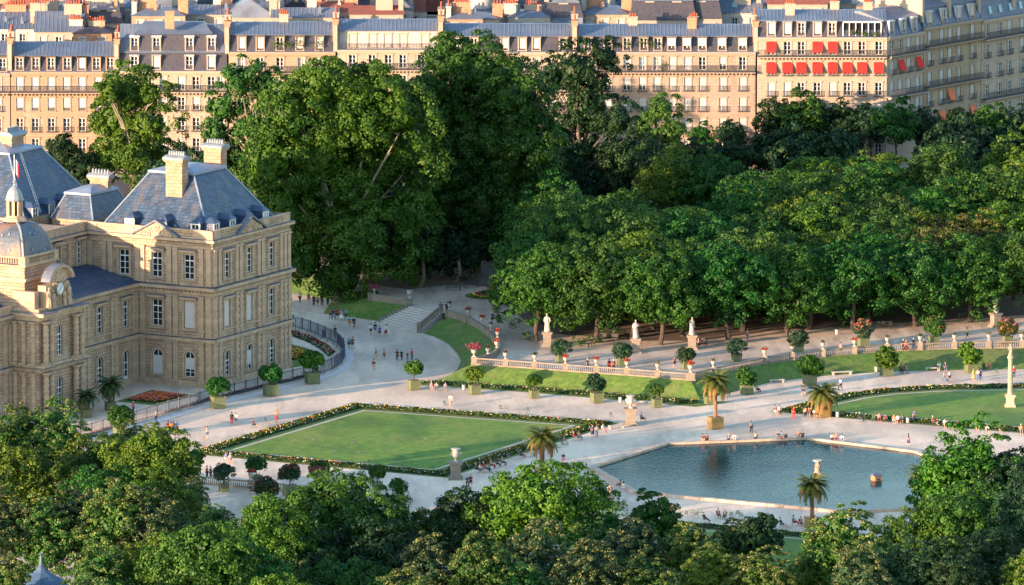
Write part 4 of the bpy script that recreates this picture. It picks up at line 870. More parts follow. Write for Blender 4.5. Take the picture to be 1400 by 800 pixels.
# ------------------------------------------------------------------ trees in the near garden
# px, py of the crown centre, size, kind, tone, tip, label
NEAR = [
 (18, 610, .95, 'linden', 'olive', 'cream'), (72, 606, 1.0, 'linden', 'olive', 'cream'), (118, 655, .8, 'chestnut', 'yellow', None), (150, 640, .85, 'broad', 'green', None), (212, 640, 1.0, 'broad', 'yellow', 'yellow'), (182, 612, .62, 'linden', 'olive', 'cream'), (212, 608, .5, 'linden', 'yellow', 'cream'),
 (10, 668, 1.0, 'chestnut', 'yellow', None), (62, 668, .95, 'chestnut', 'plane', None), (140, 690, .9, 'chestnut', 'green', None), (262, 680, .62, 'linden', 'olive', 'cream'), (208, 700, .85, 'chestnut', 'plane', None),
 (8, 735, 1.0, 'linden', 'dark', 'cream'), (58, 735, 1.0, 'linden', 'olive', 'cream'), (105, 722, 1.05, 'linden', 'dark', 'cream'), (152, 725, 1.1, 'linden', 'olive', 'cream'), (203, 735, 1.0, 'linden', 'dark', 'cream'), (240, 742, .8, 'linden', 'olive', 'cream'),
 (6, 806, .8, 'linden', 'olive', 'cream'), (292, 712, .62, 'linden', 'olive', 'cream'), (275, 770, 1.15, 'broad', 'green', None), (215, 790, .95, 'broad', 'yellow', 'yellow'), (330, 790, .9, 'broad', 'green', 'yellow'), (372, 722, .95, 'broad', 'yellow', 'yellow'), (398, 770, 1.0, 'chestnut', 'dark', None),
 (335, 745, .75, 'broad', 'green', None), (470, 695, 1.18, 'broad', 'green', None), (452, 752, 1.0, 'chestnut', 'plane', None), (520, 765, 1.0, 'chestnut', 'dark', None), (560, 735, .8, 'broad', 'olive', None), (590, 782, 1.0, 'linden', 'blue', 'cream'), (640, 712, .95, 'broad', 'dark', None), (600, 728, .7, 'broad', 'dark', None),
 (660, 780, 1.1, 'linden', 'olive', 'cream'), (742, 686, 1.25, 'broad', 'yellow', None), (690, 705, .8, 'broad', 'green', None), (735, 765, 1.0, 'linden', 'blue', 'cream'), (800, 742, .85, 'linden', 'olive', 'cream'), (862, 752, .95, 'linden', 'blue', 'cream'), (835, 725, .62, 'chestnut', 'green', None), (895, 705, .85, 'street', 'green', None), (800, 795, 1.0, 'linden', 'dark', 'cream'),
 (880, 800, .9, 'linden', 'olive', 'cream'), (935, 765, .9, 'linden', 'olive', 'cream'), (975, 790, .85, 'linden', 'yellow', 'cream'), (1035, 735, .75, 'street', 'dark', None), (1000, 748, .6, 'linden', 'olive', 'cream'), (1040, 800, .85, 'linden', 'olive', 'cream'), (1100, 795, .7, 'linden', 'yellow', 'cream'), (1155, 755, 1.15, 'linden', 'olive', 'cream'), (1180, 800, .9, 'linden', 'blue', 'cream'),
 (1316, 668, 1.3, 'chestnut', 'plane', None), (1264, 742, .9, 'chestnut', 'plane', None), (1330, 730, 1.1, 'chestnut', 'green', None), (1385, 680, 1.15, 'chestnut', 'dark', None), (1240, 790, .9, 'linden', 'blue', None), (1300, 795, .9, 'linden', 'dark', None), (1360, 780, 1.0, 'chestnut', 'dark', None), (1402, 800, .8, 'linden', 'yellow', 'cream'),
 (1428, 740, 1.1, 'chestnut', 'dark', None), (-25, 640, 1.0, 'chestnut', 'green', None), (-30, 710, 1.0, 'linden', 'olive', 'cream'), (700, 800, .9, 'linden', 'olive', 'cream'), (480, 810, 1.0, 'chestnut', 'green', None), (140, 800, 1.0, 'linden', 'olive', 'cream'), (560, 830, 1.0, 'linden', 'olive', 'cream'), (360, 840, 1.0, 'chestnut', 'yellow', None), (112, 842, .9, 'linden', 'olive', 'cream')]
SP = {'linden': 'linden', 'broad': 'chestnut', 'chestnut': 'chestnut', 'street': 'maple'}
def spot(x, y):
    v = 'at the bottom edge' if y > 775 else 'in the lower belt' if y > 715 else 'in the upper belt'
    h = 'far left' if x < 50 else 'by the blue pointed roof' if x < 90 and y > 700 else 'below the palace' if x < 180 else 'beside the shaded near terrace' if x < 350 else 'below the lawn' if x < 560 else 'below the marble vase' if x < 680 else 'in front of the lawn palm' if x < 790 else 'by the slim column' if x < 870 else 'in front of the pond' if x < 1080 else 'right of the pond palm' if x < 1210 else 'hiding the right end of the pond' if x < 1340 else 'in the right corner'
    return f'{v}, {h}'
seen = {}
for i, (x, y, s, kind, col, tip) in enumerate(NEAR):
    if kind == 'chestnut': s *= .9
    if 250 < x < 900: y += 11
    zc = VAR[kind][i % len(VAR[kind])][2] * s; zb = TZ if x < 395 else 0.0
    p = at(x, y, zb + zc); p.z = zb; size = 'small' if s < .7 else 'big' if s >= 1.1 else 'middling'
    lab = f'{size} {"creamy " if tip == "cream" else ""}{TONE[col]} {SP[kind]} {spot(x, y)}'
    n = seen[lab] = seen.get(lab, 0) + 1
    if n > 1: lab = lab.replace(size, {2: 'neighbouring ' + size, 3: 'third ' + size}[n], 1)
    tree(SP[kind] + '_tree', lab, 'tree', 'trees of the near garden', p, kind, i, col, s, None, tip)
# trees just outside the left edge whose shade falls across the palace forecourt
# ================================================================== the street front and the roofs behind
FY = at(700, 228, TZ).y                     # line of the street front
def zat(py, Y=None): return CAMH - (Y or FY) * math.tan(PITCH + math.atan((py - 400) / F))
def xat(px, Y=None, z=15.0): Y = Y or FY; return (px - 700) / F * math.hypot(Y, CAMH - z)
HM = {}
for k, c in dict(peach=(0.30, 0.218, 0.152), pink=(0.32, 0.248, 0.195), cream=(0.35, 0.29, 0.225), grey=(0.40, 0.36, 0.31), buff=(0.31, 0.24, 0.165)).items():
    HM[k] = stone_mat('facade_' + k, c, 1.6, .5, .86, .05, dirtamt=.35, dirt=(0.3, 0.24, 0.19)); HM[k + 'T'] = mat('moulding_' + k, tuple(min(1, v * 1.06) for v in c), .9, .08, .8, patch=(.8, tuple(v * .55 for v in c), .4))
for k in ('peach', 'pink', 'cream', 'grey', 'buff'): wear(HM[k], 1, (.20, .15, .12), .65, .52, .68, (.6, .6, .07)); wear(HM[k], .12, (.5, .42, .33), .5, .5, .62)
M['iron'] = mat('dark_iron', (0.035, 0.04, 0.05), .6, .2, 2)
M['slateH'] = mat('mansard_slate', (0.036, 0.038, 0.056), .6, .28, 2.2, bump=.4, bscale=7, patch=(.6, (0.07, 0.06, 0.06), .5))
M['zincH'] = mat('blue_grey_zinc', (0.10, 0.135, 0.19), .42, .2, .35, metal=.15, patch=(.22, (0.20, 0.22, 0.25), .6))
M['zincD'] = mat('dark_zinc', (0.13, 0.17, 0.24), .45, .25, .4, patch=(.3, (0.2, 0.22, 0.26), .5))
M['brick'] = mat('chimney_brick', (0.42, 0.22, 0.13), .9, .25, 2.5, patch=(.8, (0.2, 0.12, 0.09), .5))
M['render'] = mat('pale_render', (0.38, 0.31, 0.245), .9, .12, .5, patch=(.5, (0.24, 0.20, 0.165), .6))
M['renderW'] = mat('white_render', (0.46, 0.425, 0.38), .9, .08, .5, patch=(.5, (0.32, 0.29, 0.26), .5))
M['pot'] = mat('terracotta', (0.30, 0.075, 0.04), .85, .3, 3)
M['tile'] = mat('red_roof_tiles', (0.20, 0.065, 0.05), .85, .3, 3.5, bump=.5, bscale=9)
M['shutter'] = mat('closed_shutter', (0.46, 0.45, 0.44), .8, .05, 1)
M['teal'] = mat('teal_curtained_glass', (0.20, 0.36, 0.40), .4, .15, 1)
M['awn'] = mat('red_awning', (0.58, 0.014, 0.010), .8, .06, 1.5)
M['awn2'] = mat('orange_awning', (0.60, 0.14, 0.05), .8, .1, 1.5)
def bar_rail(A, x0, x1, y, z, h=1.0, step=.24):
    A.bb(x0, x1, y - .03, y + .03, z + h - .06, z + h); A.bb(x0, x1, y - .02, y + .02, z + .08, z + .13); x = x0 + step / 2
    while x < x1: A.bb(x - .034, x + .034, y - .018, y + .018, z + .131, z + h - .062); x += step
HWC = {}
def hwin(kind, w, h, trim):
    key = (kind, round(w, 2), round(h, 2), trim)
    if key in HWC: return HWC[key]
    A = MB(); y = 0.22                       # mats: 0 trim, 1 frame, 2 glass, 3 fill
    A.bb(-w / 2 - .2, -w / 2 - .002, -.08, .0, 0, h + .05); A.bb(w / 2 + .002, w / 2 + .2, -.08, .0, 0, h + .05); A.bb(-w / 2 - .28, w / 2 + .28, -.16, .0, h + .05, h + .28); A.bb(-w / 2 - .25, w / 2 + .25, -.16, .0, -.14, -.004)
    t = .08
    A.bb(-w / 2, -w / 2 + t, y - .05, y, 0, h, 1); A.bb(w / 2 - t, w / 2, y - .05, y, 0, h, 1); A.bb(-w / 2 + t, w / 2 - t, y - .05, y, h - t, h, 1); A.bb(-w / 2 + t, w / 2 - t, y - .05, y, 0, t, 1)
    A.quad((-w / 2, y + .01, 0), (w / 2, y + .01, 0), (w / 2, y + .01, h), (-w / 2, y + .01, h), 2)
    if kind in ('dark', 'half', 'drape'):
        A.bb(-.06, .06, y - .07, y - .005, t, h - t, 1)
        for q in (.36, .68): A.bb(-w / 2 + t, w / 2 - t, y - .055, y - .006, h * q - .02, h * q + .02, 1)
    if kind == 'drape': A.bb(-w / 2 + t, -w * .2, y - .02, y - .004, t, h - t, 3); A.bb(w * .2, w / 2 - t, y - .02, y - .004, t, h - t, 3)
    if kind == 'half': A.bb(-w / 2 + .02, w / 2 - .02, y - .12, y - .08, h * .45, h, 3)
    if kind == 'shut':
        for sg in (-1, 1): A.bb(min(sg * .01, sg * (w / 2 - .01)), max(sg * .01, sg * (w / 2 - .01)), y - .12, y - .08, .02, h - .02, 3)
        for q in range(1, 7): A.bb(-w / 2 + .05, w / 2 - .05, y - .135, y - .119, h * q / 7 - .02, h * q / 7 + .02, 3)
    if kind == 'open':                        # shutters folded back against the wall
        for sg in (-1, 1): a = sg * (w / 2 + .02); b = sg * (w / 2 + .5); A.bb(min(a, b), max(a, b), -.13, -.085, .05, h - .05, 3)
        A.bb(-.04, .04, y - .07, y - .005, t, h - t, 1)
    me = meshof(A, 'window', [HM[trim + 'T'], GR, M['teal'] if kind == 'drape' and 0 else GL, M['shutter']]); HWC[key] = me; return me
def arc_win(parent, s, z, kind, w, h, trim, extra=None): 
    o = link('window', hwin(kind, w, h, trim), parent, loc=(s, 0, z)); return o
SLM = {}
def seams(A, x0, x1, ya, za, yb, zb, step=.62, r=.03):
    x = x0 + step / 2
    while x < x1: A.tube([(x, ya, za + .02), (x, yb, zb + .02)], r, 4, caps=False); x += step
def stack(parent, x, y, z, w, d, h, pots, m=None, along='x', potm=None):
    """a chimney stack with its row of pots, one child"""
    A = MB(); A.bb(-w / 2, w / 2, -d / 2, d / 2, 0, h); A.bb(-w / 2 - .1, w / 2 + .1, -d / 2 - .1, d / 2 + .1, h, h + .18)
    c = A.build('chimney', m or M['brick'], parent, loc=(x, y, z)); B = MB(); rd = random.Random(int(x * 10 + y))
    for k in range(pots):
        q = (k + .5) / pots - .5; px_, py_ = (q * w * .9, 0) if along == 'x' else (0, q * d * .9); hh = rd.uniform(.45, .95)
        B.lathe([(.17, 0), (.14, hh * .8), (.18, hh * .85), (.15, hh)], 6, (px_, py_, h + .18))
    if pots: B.build('chimney_pots', potm or M['pot'], c, kind='stuff')
    return c
def front(parent, W, zc, zm, zr, cols, rows, trim, D=12.0, dorm=None, dormtype='stone', balc=(), balc_some=(), kinds=None, mans=M['slateH'], zinc=None, seed=1, awn=(), penthouse=False, wall_side=True, awnm=None, ww=1.15, wh_=2.15, ground=True, wincol=None):
    """one street facade with its mansard: x along the front, -y towards the viewer"""
    rd = random.Random(seed); ops = []
    for z in rows:
        for c in cols: ops.append((c - ww / 2, c + ww / 2, z, z + wh_))
    if ground:
        for c in cols: ops.append((c - .8, c + .8, .1, 3.0))
    A = MB(); facade(A, (0, 0), (1, 0), W, 0, zc, ops, .3)
    if wall_side: facade(A, (W, 0), (0, 1), D, 0, zc, []); facade(A, (0, D), (0, -1), D, 0, zc, [])
    A.build('wall', HM[trim], parent)
    if ground:
        for c in cols: A = MB(); A.quad((c - .8, .28, .1), (c + .8, .28, .1), (c + .8, .28, 3.0), (c - .8, .28, 3.0)); A.bb(c - .05, c + .05, .2, .27, .1, 3.0); A.build('shop_window', M['glass'], parent)
    kd = kinds or ['shut', 'dark', 'dark', 'half', 'drape']
    for ri, z in enumerate(rows):
        for ci, c in enumerate(cols):
            k = wincol[ri][ci] if wincol and ri < len(wincol) and ci < len(wincol[ri]) else rd.choice(kd)
            arc_win(parent, c, z, k, ww, wh_, trim)
            if (ri, ci) in awn:
                A = MB(); w = ww + .5; A.loft([[(c - w / 2, -.02, z + wh_ + .1), (c + w / 2, -.02, z + wh_ + .1), (c + w / 2, -.04, z + wh_ + .02), (c - w / 2, -.04, z + wh_ + .02)], [(c - w / 2, -.72, z + wh_ - 1.45), (c + w / 2, -.72, z + wh_ - 1.45), (c + w / 2, -.73, z + wh_ - 1.51), (c - w / 2, -.73, z + wh_ - 1.51)]])
                A.bb(c - w / 2, c + w / 2, -.74, -.71, z + wh_ - 1.75, z + wh_ - 1.5); A.build('awning', awnm or M['awn'], parent)
        # string course under each row
        A = MB(); A.bb(0, W, -.16, -.003, z - .42, z - .17); A.build('string_course', HM[trim + 'T'], parent)
        if ri in balc:
            A = MB(); A.bb(.05, W - .05, -1.0, -.165, z - .32, z - .15, 0); bar_rail(A, .1, W - .1, -.92, z - .15, 1.0); b_ = A.build('balcony', M['iron'], parent)
            A = MB(); A.bb(.0, W, -1.05, -.17, z - .46, z - .325); A.build('balcony_slab', HM[trim + 'T'], b_); A = MB(); x = .4
            while x < W - .2: A.bb(x - .12, x + .12, -.75, -.17, z - .75, z - .47); x += .62
            A.build('brackets', HM[trim + 'T'], parent, kind='stuff')
        elif ri in balc_some:
            for c in cols:
                A = MB(); A.bb(c - .85, c + .85, -.5, -.165, z - .16, z - .06); bar_rail(A, c - .82, c + .82, -.46, z - .06, .9, .2); A.build('balcony', M['iron'], parent)
        elif True:
            for c in cols: A = MB(); bar_rail(A, c - ww / 2, c + ww / 2, -.12, z, .55, .16); A.build('window_guard', M['iron'], parent)
    A = MB(); A.bb(-.02, W + .02, -.55, -.003, zc - .3, zc); A.bb(-.02, W + .02, -.3, -.003, zc - .6, zc - .3); A.build('cornice', HM[trim + 'T'], parent)
    A = MB(); A.bb(-.02, W + .02, -.58, .1, zc, zc + .08); A.build('gutter', M['zincD'], parent)
    # mansard
    yi = 1.0 if zm - zc > .5 else 0.05; A = MB()
    if penthouse:
        yi = 1.3; A.bb(.1, W - .1, 1.3, D - 1, zc, zm); A.build('wall', M['renderW'], parent); A = MB(); bar_rail(A, .1, W - .1, -.3, zc + .08, 1.0); A.build('balcony', M['iron'], parent)
    else: A.loft([[(.02, .1, zc + .05), (W - .02, .1, zc + .05), (W - .02, D - .1, zc + .05), (.02, D - .1, zc + .05)], [(.02, yi, zm), (W - .02, yi, zm), (W - .02, D - yi, zm), (.02, D - yi, zm)]]); A.build('mansard', mans, parent)
    zn = zinc or M['zincH']
    A = MB(); A.loft([[(-.02, yi - .3, zm), (W + .02, yi - .3, zm), (W + .02, D - yi + .3, zm), (-.02, D - yi + .3, zm)], [(-.02, yi - .3, zm + .12), (W + .02, yi - .3, zm + .12), (W + .02, D - yi + .3, zm + .12), (-.02, D - yi + .3, zm + .12)], [(-.02, 5.4, zr), (W + .02, 5.4, zr), (W + .02, 6.6, zr), (-.02, 6.6, zr)]])
    ro = A.build('roof', zn, parent); A = MB(); seams(A, .1, W - .1, yi - .25, zm + .12, 5.4, zr, .62, .045); A.build('roof_seams', M['zincD'], ro, kind='stuff')
    for i, c in enumerate(dorm if dorm is not None else cols):
        k = 'shut' if rd.random() < .35 else 'dark'; h = min(2.1, zm - zc - .45)
        if penthouse: o = link('window', hwin(rd.choice(['dark', 'shut', 'drape']), 1.1, 2.1, trim), parent, loc=(c, 1.28, zc + .3)); continue
        A = MB(); A.bb(-.72, -.56, 0, 1.6, 0, h + .1); A.bb(.56, .72, 0, 1.6, 0, h + .1); A.bb(-.8, .8, -.1, 1.7, h + .1, h + .3); A.bb(-.56, .56, .32, 1.5, 0, h + .1)
        do = A.build('dormer', (HM[trim + 'T'] if dormtype == 'stone' else M['white'] if dormtype == 'white' else M['zincD']), parent, loc=(c, .12, zc + .25))
        link('dormer_window', hwin(k, 1.1, h, trim), do, loc=(0, .06, .02))
    return parent
def rowz(top_py, n, pitch=3.42, h=2.15): z = zat(top_py) - TZ - h; return [z - pitch * i for i in range(n)]
def house_front(name, label, x0, x1, cor, mtop, rtop, colpx, row1, n, trim, **kw):
    X0, X1 = xat(x0), xat(x1); b = thing(name, label, 'building', (X0, FY, TZ), 0, 'apartment buildings along the street')
    cols = [xat(c) - X0 for c in colpx]; d = [xat(c) - X0 for c in kw.pop('dormpx')] if 'dormpx' in kw else None
    front(b, X1 - X0 - .04, zat(cor) - TZ, zat(mtop, FY + 1) - TZ, zat(rtop, FY + 5) - TZ, cols, rowz(row1, n), trim, dorm=d, **kw); return b
PT = []
hb = house_front('apartment_building', 'pinkish apartment house cut by the left edge, behind the palace chimney', -60, 14, 100, 75, 57, (-45, -24, -3), 106, 5, 'pink', balc=(0,), balc_some=(1, 3), seed=2, kinds=['dark', 'half'], dormpx=(-38, -16, 4)); PT.append((hb, 14))
hb = house_front('apartment_building', 'peach apartment house with seven dark dormer windows in one row', 15, 160, 98, 77, 58, (27, 48, 70, 91, 112, 134, 150), 106, 5, 'peach', balc=(0,), balc_some=(2, 4), seed=3, dormpx=(27, 49, 70, 92, 112, 132, 151),
     wincol=[['shut'] * 6, ['shut'] * 6, ['dark'] * 7, ['dark'] * 7]); PT.append((hb, 160))
b2 = house_front('apartment_building', 'apartment house with a double dark mansard of eight white windows', 163, 311, 97, 72, 34, (176, 203, 223, 248, 268, 289, 302), 105, 5, 'cream', balc=(0,), balc_some=(1, 2, 3), seed=4, dormpx=(184, 214, 259, 289), dormtype='white', kinds=['drape', 'dark', 'half'])
z1 = zat(72, FY + 1) - TZ; W2 = xat(311) - xat(163)
A = MB(); A.loft([[(1.2, .9, z1 + .2), (W2 - 1.2, .9, z1 + .2), (W2 - 1.2, 10, z1 + .2), (1.2, 10, z1 + .2)], [(2.6, 1.7, z1 + 3.0), (W2 - 2.6, 1.7, z1 + 3.0), (W2 - 2.6, 9.4, z1 + 3.0), (2.6, 9.4, z1 + 3.0)]]); A.build('upper_mansard', M['slateH'], b2)
A = MB(); A.loft([[(2.4, 1.5, z1 + 3.0), (W2 - 2.4, 1.5, z1 + 3.0), (W2 - 2.4, 9.6, z1 + 3.0), (2.4, 9.6, z1 + 3.0)], [(4, 5, z1 + 4.6), (W2 - 4, 5, z1 + 4.6), (W2 - 4, 6.5, z1 + 4.6), (4, 6.5, z1 + 4.6)]]); A.build('upper_roof', M['zincH'], b2)
for c in (184, 214, 259, 289):
    s = xat(c) - xat(163); A = MB(); A.bb(-.75, -.55, 0, 1.6, 0, 2.3); A.bb(.55, .75, 0, 1.6, 0, 2.3); A.bb(-.85, .85, -.1, 1.7, 2.3, 2.5); A.bb(-.55, .55, .3, 1.5, 0, 2.3); do = A.build('dormer', M['white'], b2, loc=(s, .95, z1 + .3)); link('dormer_window', hwin('dark', 1.1, 2.1, 'cream'), do, loc=(0, .06, .05))
PT.append((b2, 311))
hb = house_front('apartment_building', 'buff apartment house with a planted balcony in its slate mansard', 313, 459, 71, 48, 31, (330, 356, 383, 412, 437), 79, 6, 'buff', balc=(0,), balc_some=(1, 2), seed=5, dormpx=(331, 356, 383, 410, 437)); PT.append((hb, 459)); pb1 = hb
hb = house_front('apartment_building', 'cream house with a white set-back top floor above a stone balcony', 461, 603, 68, 43, 27, (482, 509, 531, 551, 576, 594), 75, 6, 'cream', balc=(0,), balc_some=(2,), seed=6, penthouse=True, dormpx=(482, 509, 530, 551, 581), kinds=['dark']); PT.append((hb, 603))
hb = house_front('apartment_building', 'pale house mostly hidden behind the two tall plane trees', 605, 786, 71, 50, 33, (625, 648, 670, 694, 714, 733, 755, 772), 79, 6, 'cream', balc=(0,), balc_some=(1, 2, 3), seed=7, dormpx=(625, 648, 690, 714, 733, 770)); PT.append((hb, 786))
b6 = house_front('apartment_building', 'long cream apartment house with eight white blinds and iron balconies', 788, 1033, 71, 50, 34, (804, 831, 857, 878, 898, 919, 940, 960, 988, 1015), 78, 6, 'pink', balc=(0, 4), balc_some=(1, 2, 3), seed=8, dormpx=(804, 831, 857, 880, 899, 918, 939, 960, 987, 1015),
     wincol=[['dark', 'dark', 'drape', 'drape', 'drape', 'shut', 'shut', 'dark', 'half', 'dark'], ['half'] * 4 + ['shut'] * 6, ['shut'] * 10, ['shut', 'shut', 'shut', 'shut', 'shut', 'dark', 'shut', 'shut', 'shut', 'shut']]); PT.append((b6, 1033))
z6 = zat(71) - TZ; X6 = xat(788)
for c in (918, 939, 960, 987, 1015):
    A = MB(); s = xat(c) - X6; A.loft([[(s - .65, -.1, z6 + 2.25), (s + .65, -.1, z6 + 2.25), (s + .65, 0, z6 + 2.2), (s - .65, 0, z6 + 2.2)], [(s - .65, -.4, z6 + 1.1), (s + .65, -.4, z6 + 1.1), (s + .65, -.36, z6 + 1.05), (s - .65, -.36, z6 + 1.05)]]); A.build('white_blind', M['shutter'], b6)
# corner house with the red awnings: two wings
X7 = xat(1035); b7 = thing('apartment_building', 'corner apartment house with rows of red awnings on both upper floors', 'building', (X7, FY, TZ), 0, 'apartment buildings along the street')
c7 = [xat(c) - X7 for c in (1054, 1076, 1095, 1117, 1138, 1158, 1178, 1201)]; d7 = [xat(c) - X7 for c in (1054, 1076, 1095, 1117, 1137)]
front(b7, xat(1212) - X7, zat(51) - TZ, zat(29, FY + 1) - TZ, zat(14, FY + 5) - TZ, c7, rowz(57, 6), 'cream', dorm=d7, balc=(0,), balc_some=(1, 2, 3, 4), seed=12, awn={(0, 0), (0, 3), (0, 4)} | {(1, i) for i in range(8)}, kinds=['dark'], dormtype='white', wincol=[['dark'] * 8, ['dark'] * 8, ['shut', 'shut', 'dark', 'dark', 'shut', 'dark', 'dark', 'dark'], ['shut'] * 8])
A = MB(); s0, s1 = xat(1152) - X7, xat(1204) - X7; zc7 = zat(51) - TZ
for k in range(7): x = s0 + (s1 - s0) * k / 6; A.bb(x - .07, x + .07, .15, .3, zc7 + .1, zc7 + 2.4)
A.bb(s0, s1, .1, .9, zc7 + 2.4, zc7 + 2.55); gf = A.build('veranda_frame', M['white'], b7); A = MB(); A.bb(s0 + .1, s1 - .1, .5, 1.2, zc7 + .1, zc7 + 2.4); A.build('veranda_glass', M['glass'], gf)
W7 = xat(1212) - X7; wg = link('side_wing', None, b7, loc=(W7, 0, 0), rz=R(52)); zt = zat(51) - TZ
def wing(parent, W, cols, zc, zm, zr, n, first, **kw): front(parent, W, zc, zm, zr, cols, [first - 3.42 * i for i in range(n)], **kw)
r7 = rowz(57, 6)[0]
def sub_front(parent, **kw): front(parent, **kw)
sub_front(wg, W=10.4, zc=zt, zm=zat(29, FY + 1) - TZ, zr=zat(14, FY + 5) - TZ, cols=[1.5, 3.9, 6.3, 8.9], rows=rowz(57, 5), trim='cream', dorm=[1.6, 5.0, 8.2], balc=(0, 2, 4), balc_some=(1, 3), seed=13, kinds=['shut', 'dark', 'shut'], mans=M['slate2'], awn={(1, 1), (1, 3)}, D=8, wall_side=True, ground=False, dormtype='white')
WM = Matrix.Translation((W7, 0, 0)) @ Matrix.Rotation(R(52), 4, 'Z')
for ch in list(wg.children): mb_ = WM @ ch.matrix_basis; ch.parent = b7; ch.matrix_basis = mb_
bpy.data.objects.remove(wg)
cr, sr = math.cos(R(52)), math.sin(R(52)); P7 = Vector((X7 + W7, FY, TZ))
p8 = P7 + Vector((cr, sr, 0)) * 10.6
b8 = thing('apartment_building', 'shaded apartment house with long iron balconies, receding beyond the corner', 'building', p8, R(52), 'apartment buildings along the street')
front(b8, 16.6, zt + .55, zt + 3.6, zt + 5.4, [1.7, 5.2, 7.6, 10.2, 14.2], [rowz(57, 1)[0] + .45 - 3.42 * i for i in range(6)], 'buff', dorm=[2.0, 6.2, 10.4, 14.2], balc=(0, 2, 4), balc_some=(1, 3), seed=14, kinds=['shut', 'drape', 'shut'], mans=M['slate2'], D=11, dormtype='white', awn={(3, 2), (4, 1), (4, 4)}, awnm=M['awn2'])
p9 = p8 + Vector((cr, sr, 0)) * 16.8
b9 = thing('apartment_building', 'pale shaded apartment house at the right edge with a dark skylit roof', 'building', p9, R(52), 'apartment buildings along the street')
front(b9, 20, zt + .2, zt + 3.4, zt + 4.2, [1.6, 5.4, 8.2, 12, 15, 18.2], [rowz(57, 1)[0] + .1 - 3.42 * i for i in range(6)], 'cream', dorm=[], balc=(0, 3), balc_some=(1, 2, 4), seed=15, kinds=['dark', 'dark', 'shut'], mans=M['slate2'], D=11)
for s in (3, 6, 9, 12): A = MB(); A.bb(-.4, .4, -.05, .05, -.6, .6); A.v = [(a, b + c * .3, c) for a, b, c in A.v]; A.build('skylight', M['teal'], b9, loc=(s, .42, zt + 1.6))
# party wall stacks
for b, x1 in PT:
    W = xat(x1) - b.location.x; zz = max(c[2] for o_ in b.children if o_.name.startswith('roof') for c in o_.bound_box)
    A = MB(); A.bb(W - .35, W + .3, -.1, 10.5, zz - 4.2, zz + .25); A.build('party_wall', M['render'], b)
    stack(b, W, 1.6, zz - 2.6, .95, 1.9, 3.5, 4, M['brick'], 'y'); stack(b, W, 6.4, zz - .3, 1.0, 4.2, 1.9, 8, M['render'], 'y')
for b, x, y, z, n in ((b6, 50, 5.6, 0, 3), (b6, 9.4, 5.4, 0, 3), (b6, 19.5, 5.4, 0, 4), (b6, 33.0 - 13.8, 4, 0, 0), (b7, 5.5, 3.4, 0, 4), (b7, 18.5, 5.6, 0, 4), (b7, 13.0, 6.4, 0, 5), (b2, 8.4, 1.4, 1.4, 0), (pb1, 9, 6, 0, 4)):
    if x > 40: continue
    zz = max(c[2] for o_ in b.children if o_.name.startswith('roof') for c in o_.bound_box); stack(b, x, y, zz - 1.6 + z, 1.5, .9, 2.8, n, M['render'] if n else M['brick'])
for b, x in ((b8, 0.2), (b8, 8), (b8, 16.6), (b9, 10)):
    zz = max(c[2] for o_ in b.children if o_.name.startswith('roof') for c in o_.bound_box); A = MB(); A.bb(x - .3, x + .3, .3, 10, zz - 4, zz + .4); A.build('party_wall', M['render'], b); stack(b, x, 5, zz - .4, 1.0, 5, 1.9, 9, M['render'], 'y')
M['bplant'] = leaf_mat('balcony_leaves', (0.02, 0.06, 0.012), (0.07, 0.14, 0.02))
def tuft(parent, x, y, z, w, h, n=60, seed=0):
    rng = np.random.default_rng(seed); P = rng.normal(size=(n, 3)) * np.array([w / 3, .15, h / 3]); Nn = rng.normal(size=(n, 3)); Nn /= np.linalg.norm(Nn, axis=1)[:, None]; V = leaves(P, Nn, .28, rng).reshape(-1, 3)
    A = MB(); A.add([tuple(v) for v in V], [(4 * i, 4 * i + 1, 4 * i + 2, 4 * i + 3) for i in range(n)]); return A.build('balcony_plant', M['bplant'], parent, loc=(x, y, z))
for i, (b, px, py, w, h) in enumerate(((pb1, 379, 61, 1.6, 1.2), (pb1, 394, 60, 1.4, 1.0), (pb1, 411, 59, 1.2, 1.2), (pb1, 436, 60, 1.0, 1.4), (b6, 858, 60, 1.0, 1.2), (b6, 881, 57, 1.8, 1.6), (b6, 905, 90, .8, 1.4), (b6, 892, 60, 1.2, 1.0), (b7, 1166, 44, 1.4, .7), (b7, 1182, 46, 1.2, .6), (b7, 1197, 46, .8, .6), (b2, 231, 118, 1.8, .7), (b2, 214, 121, 1.0, .8))):
    tuft(b, xat(px) - b.location.x, -.45, zat(py) - TZ, w, h, 70, i)
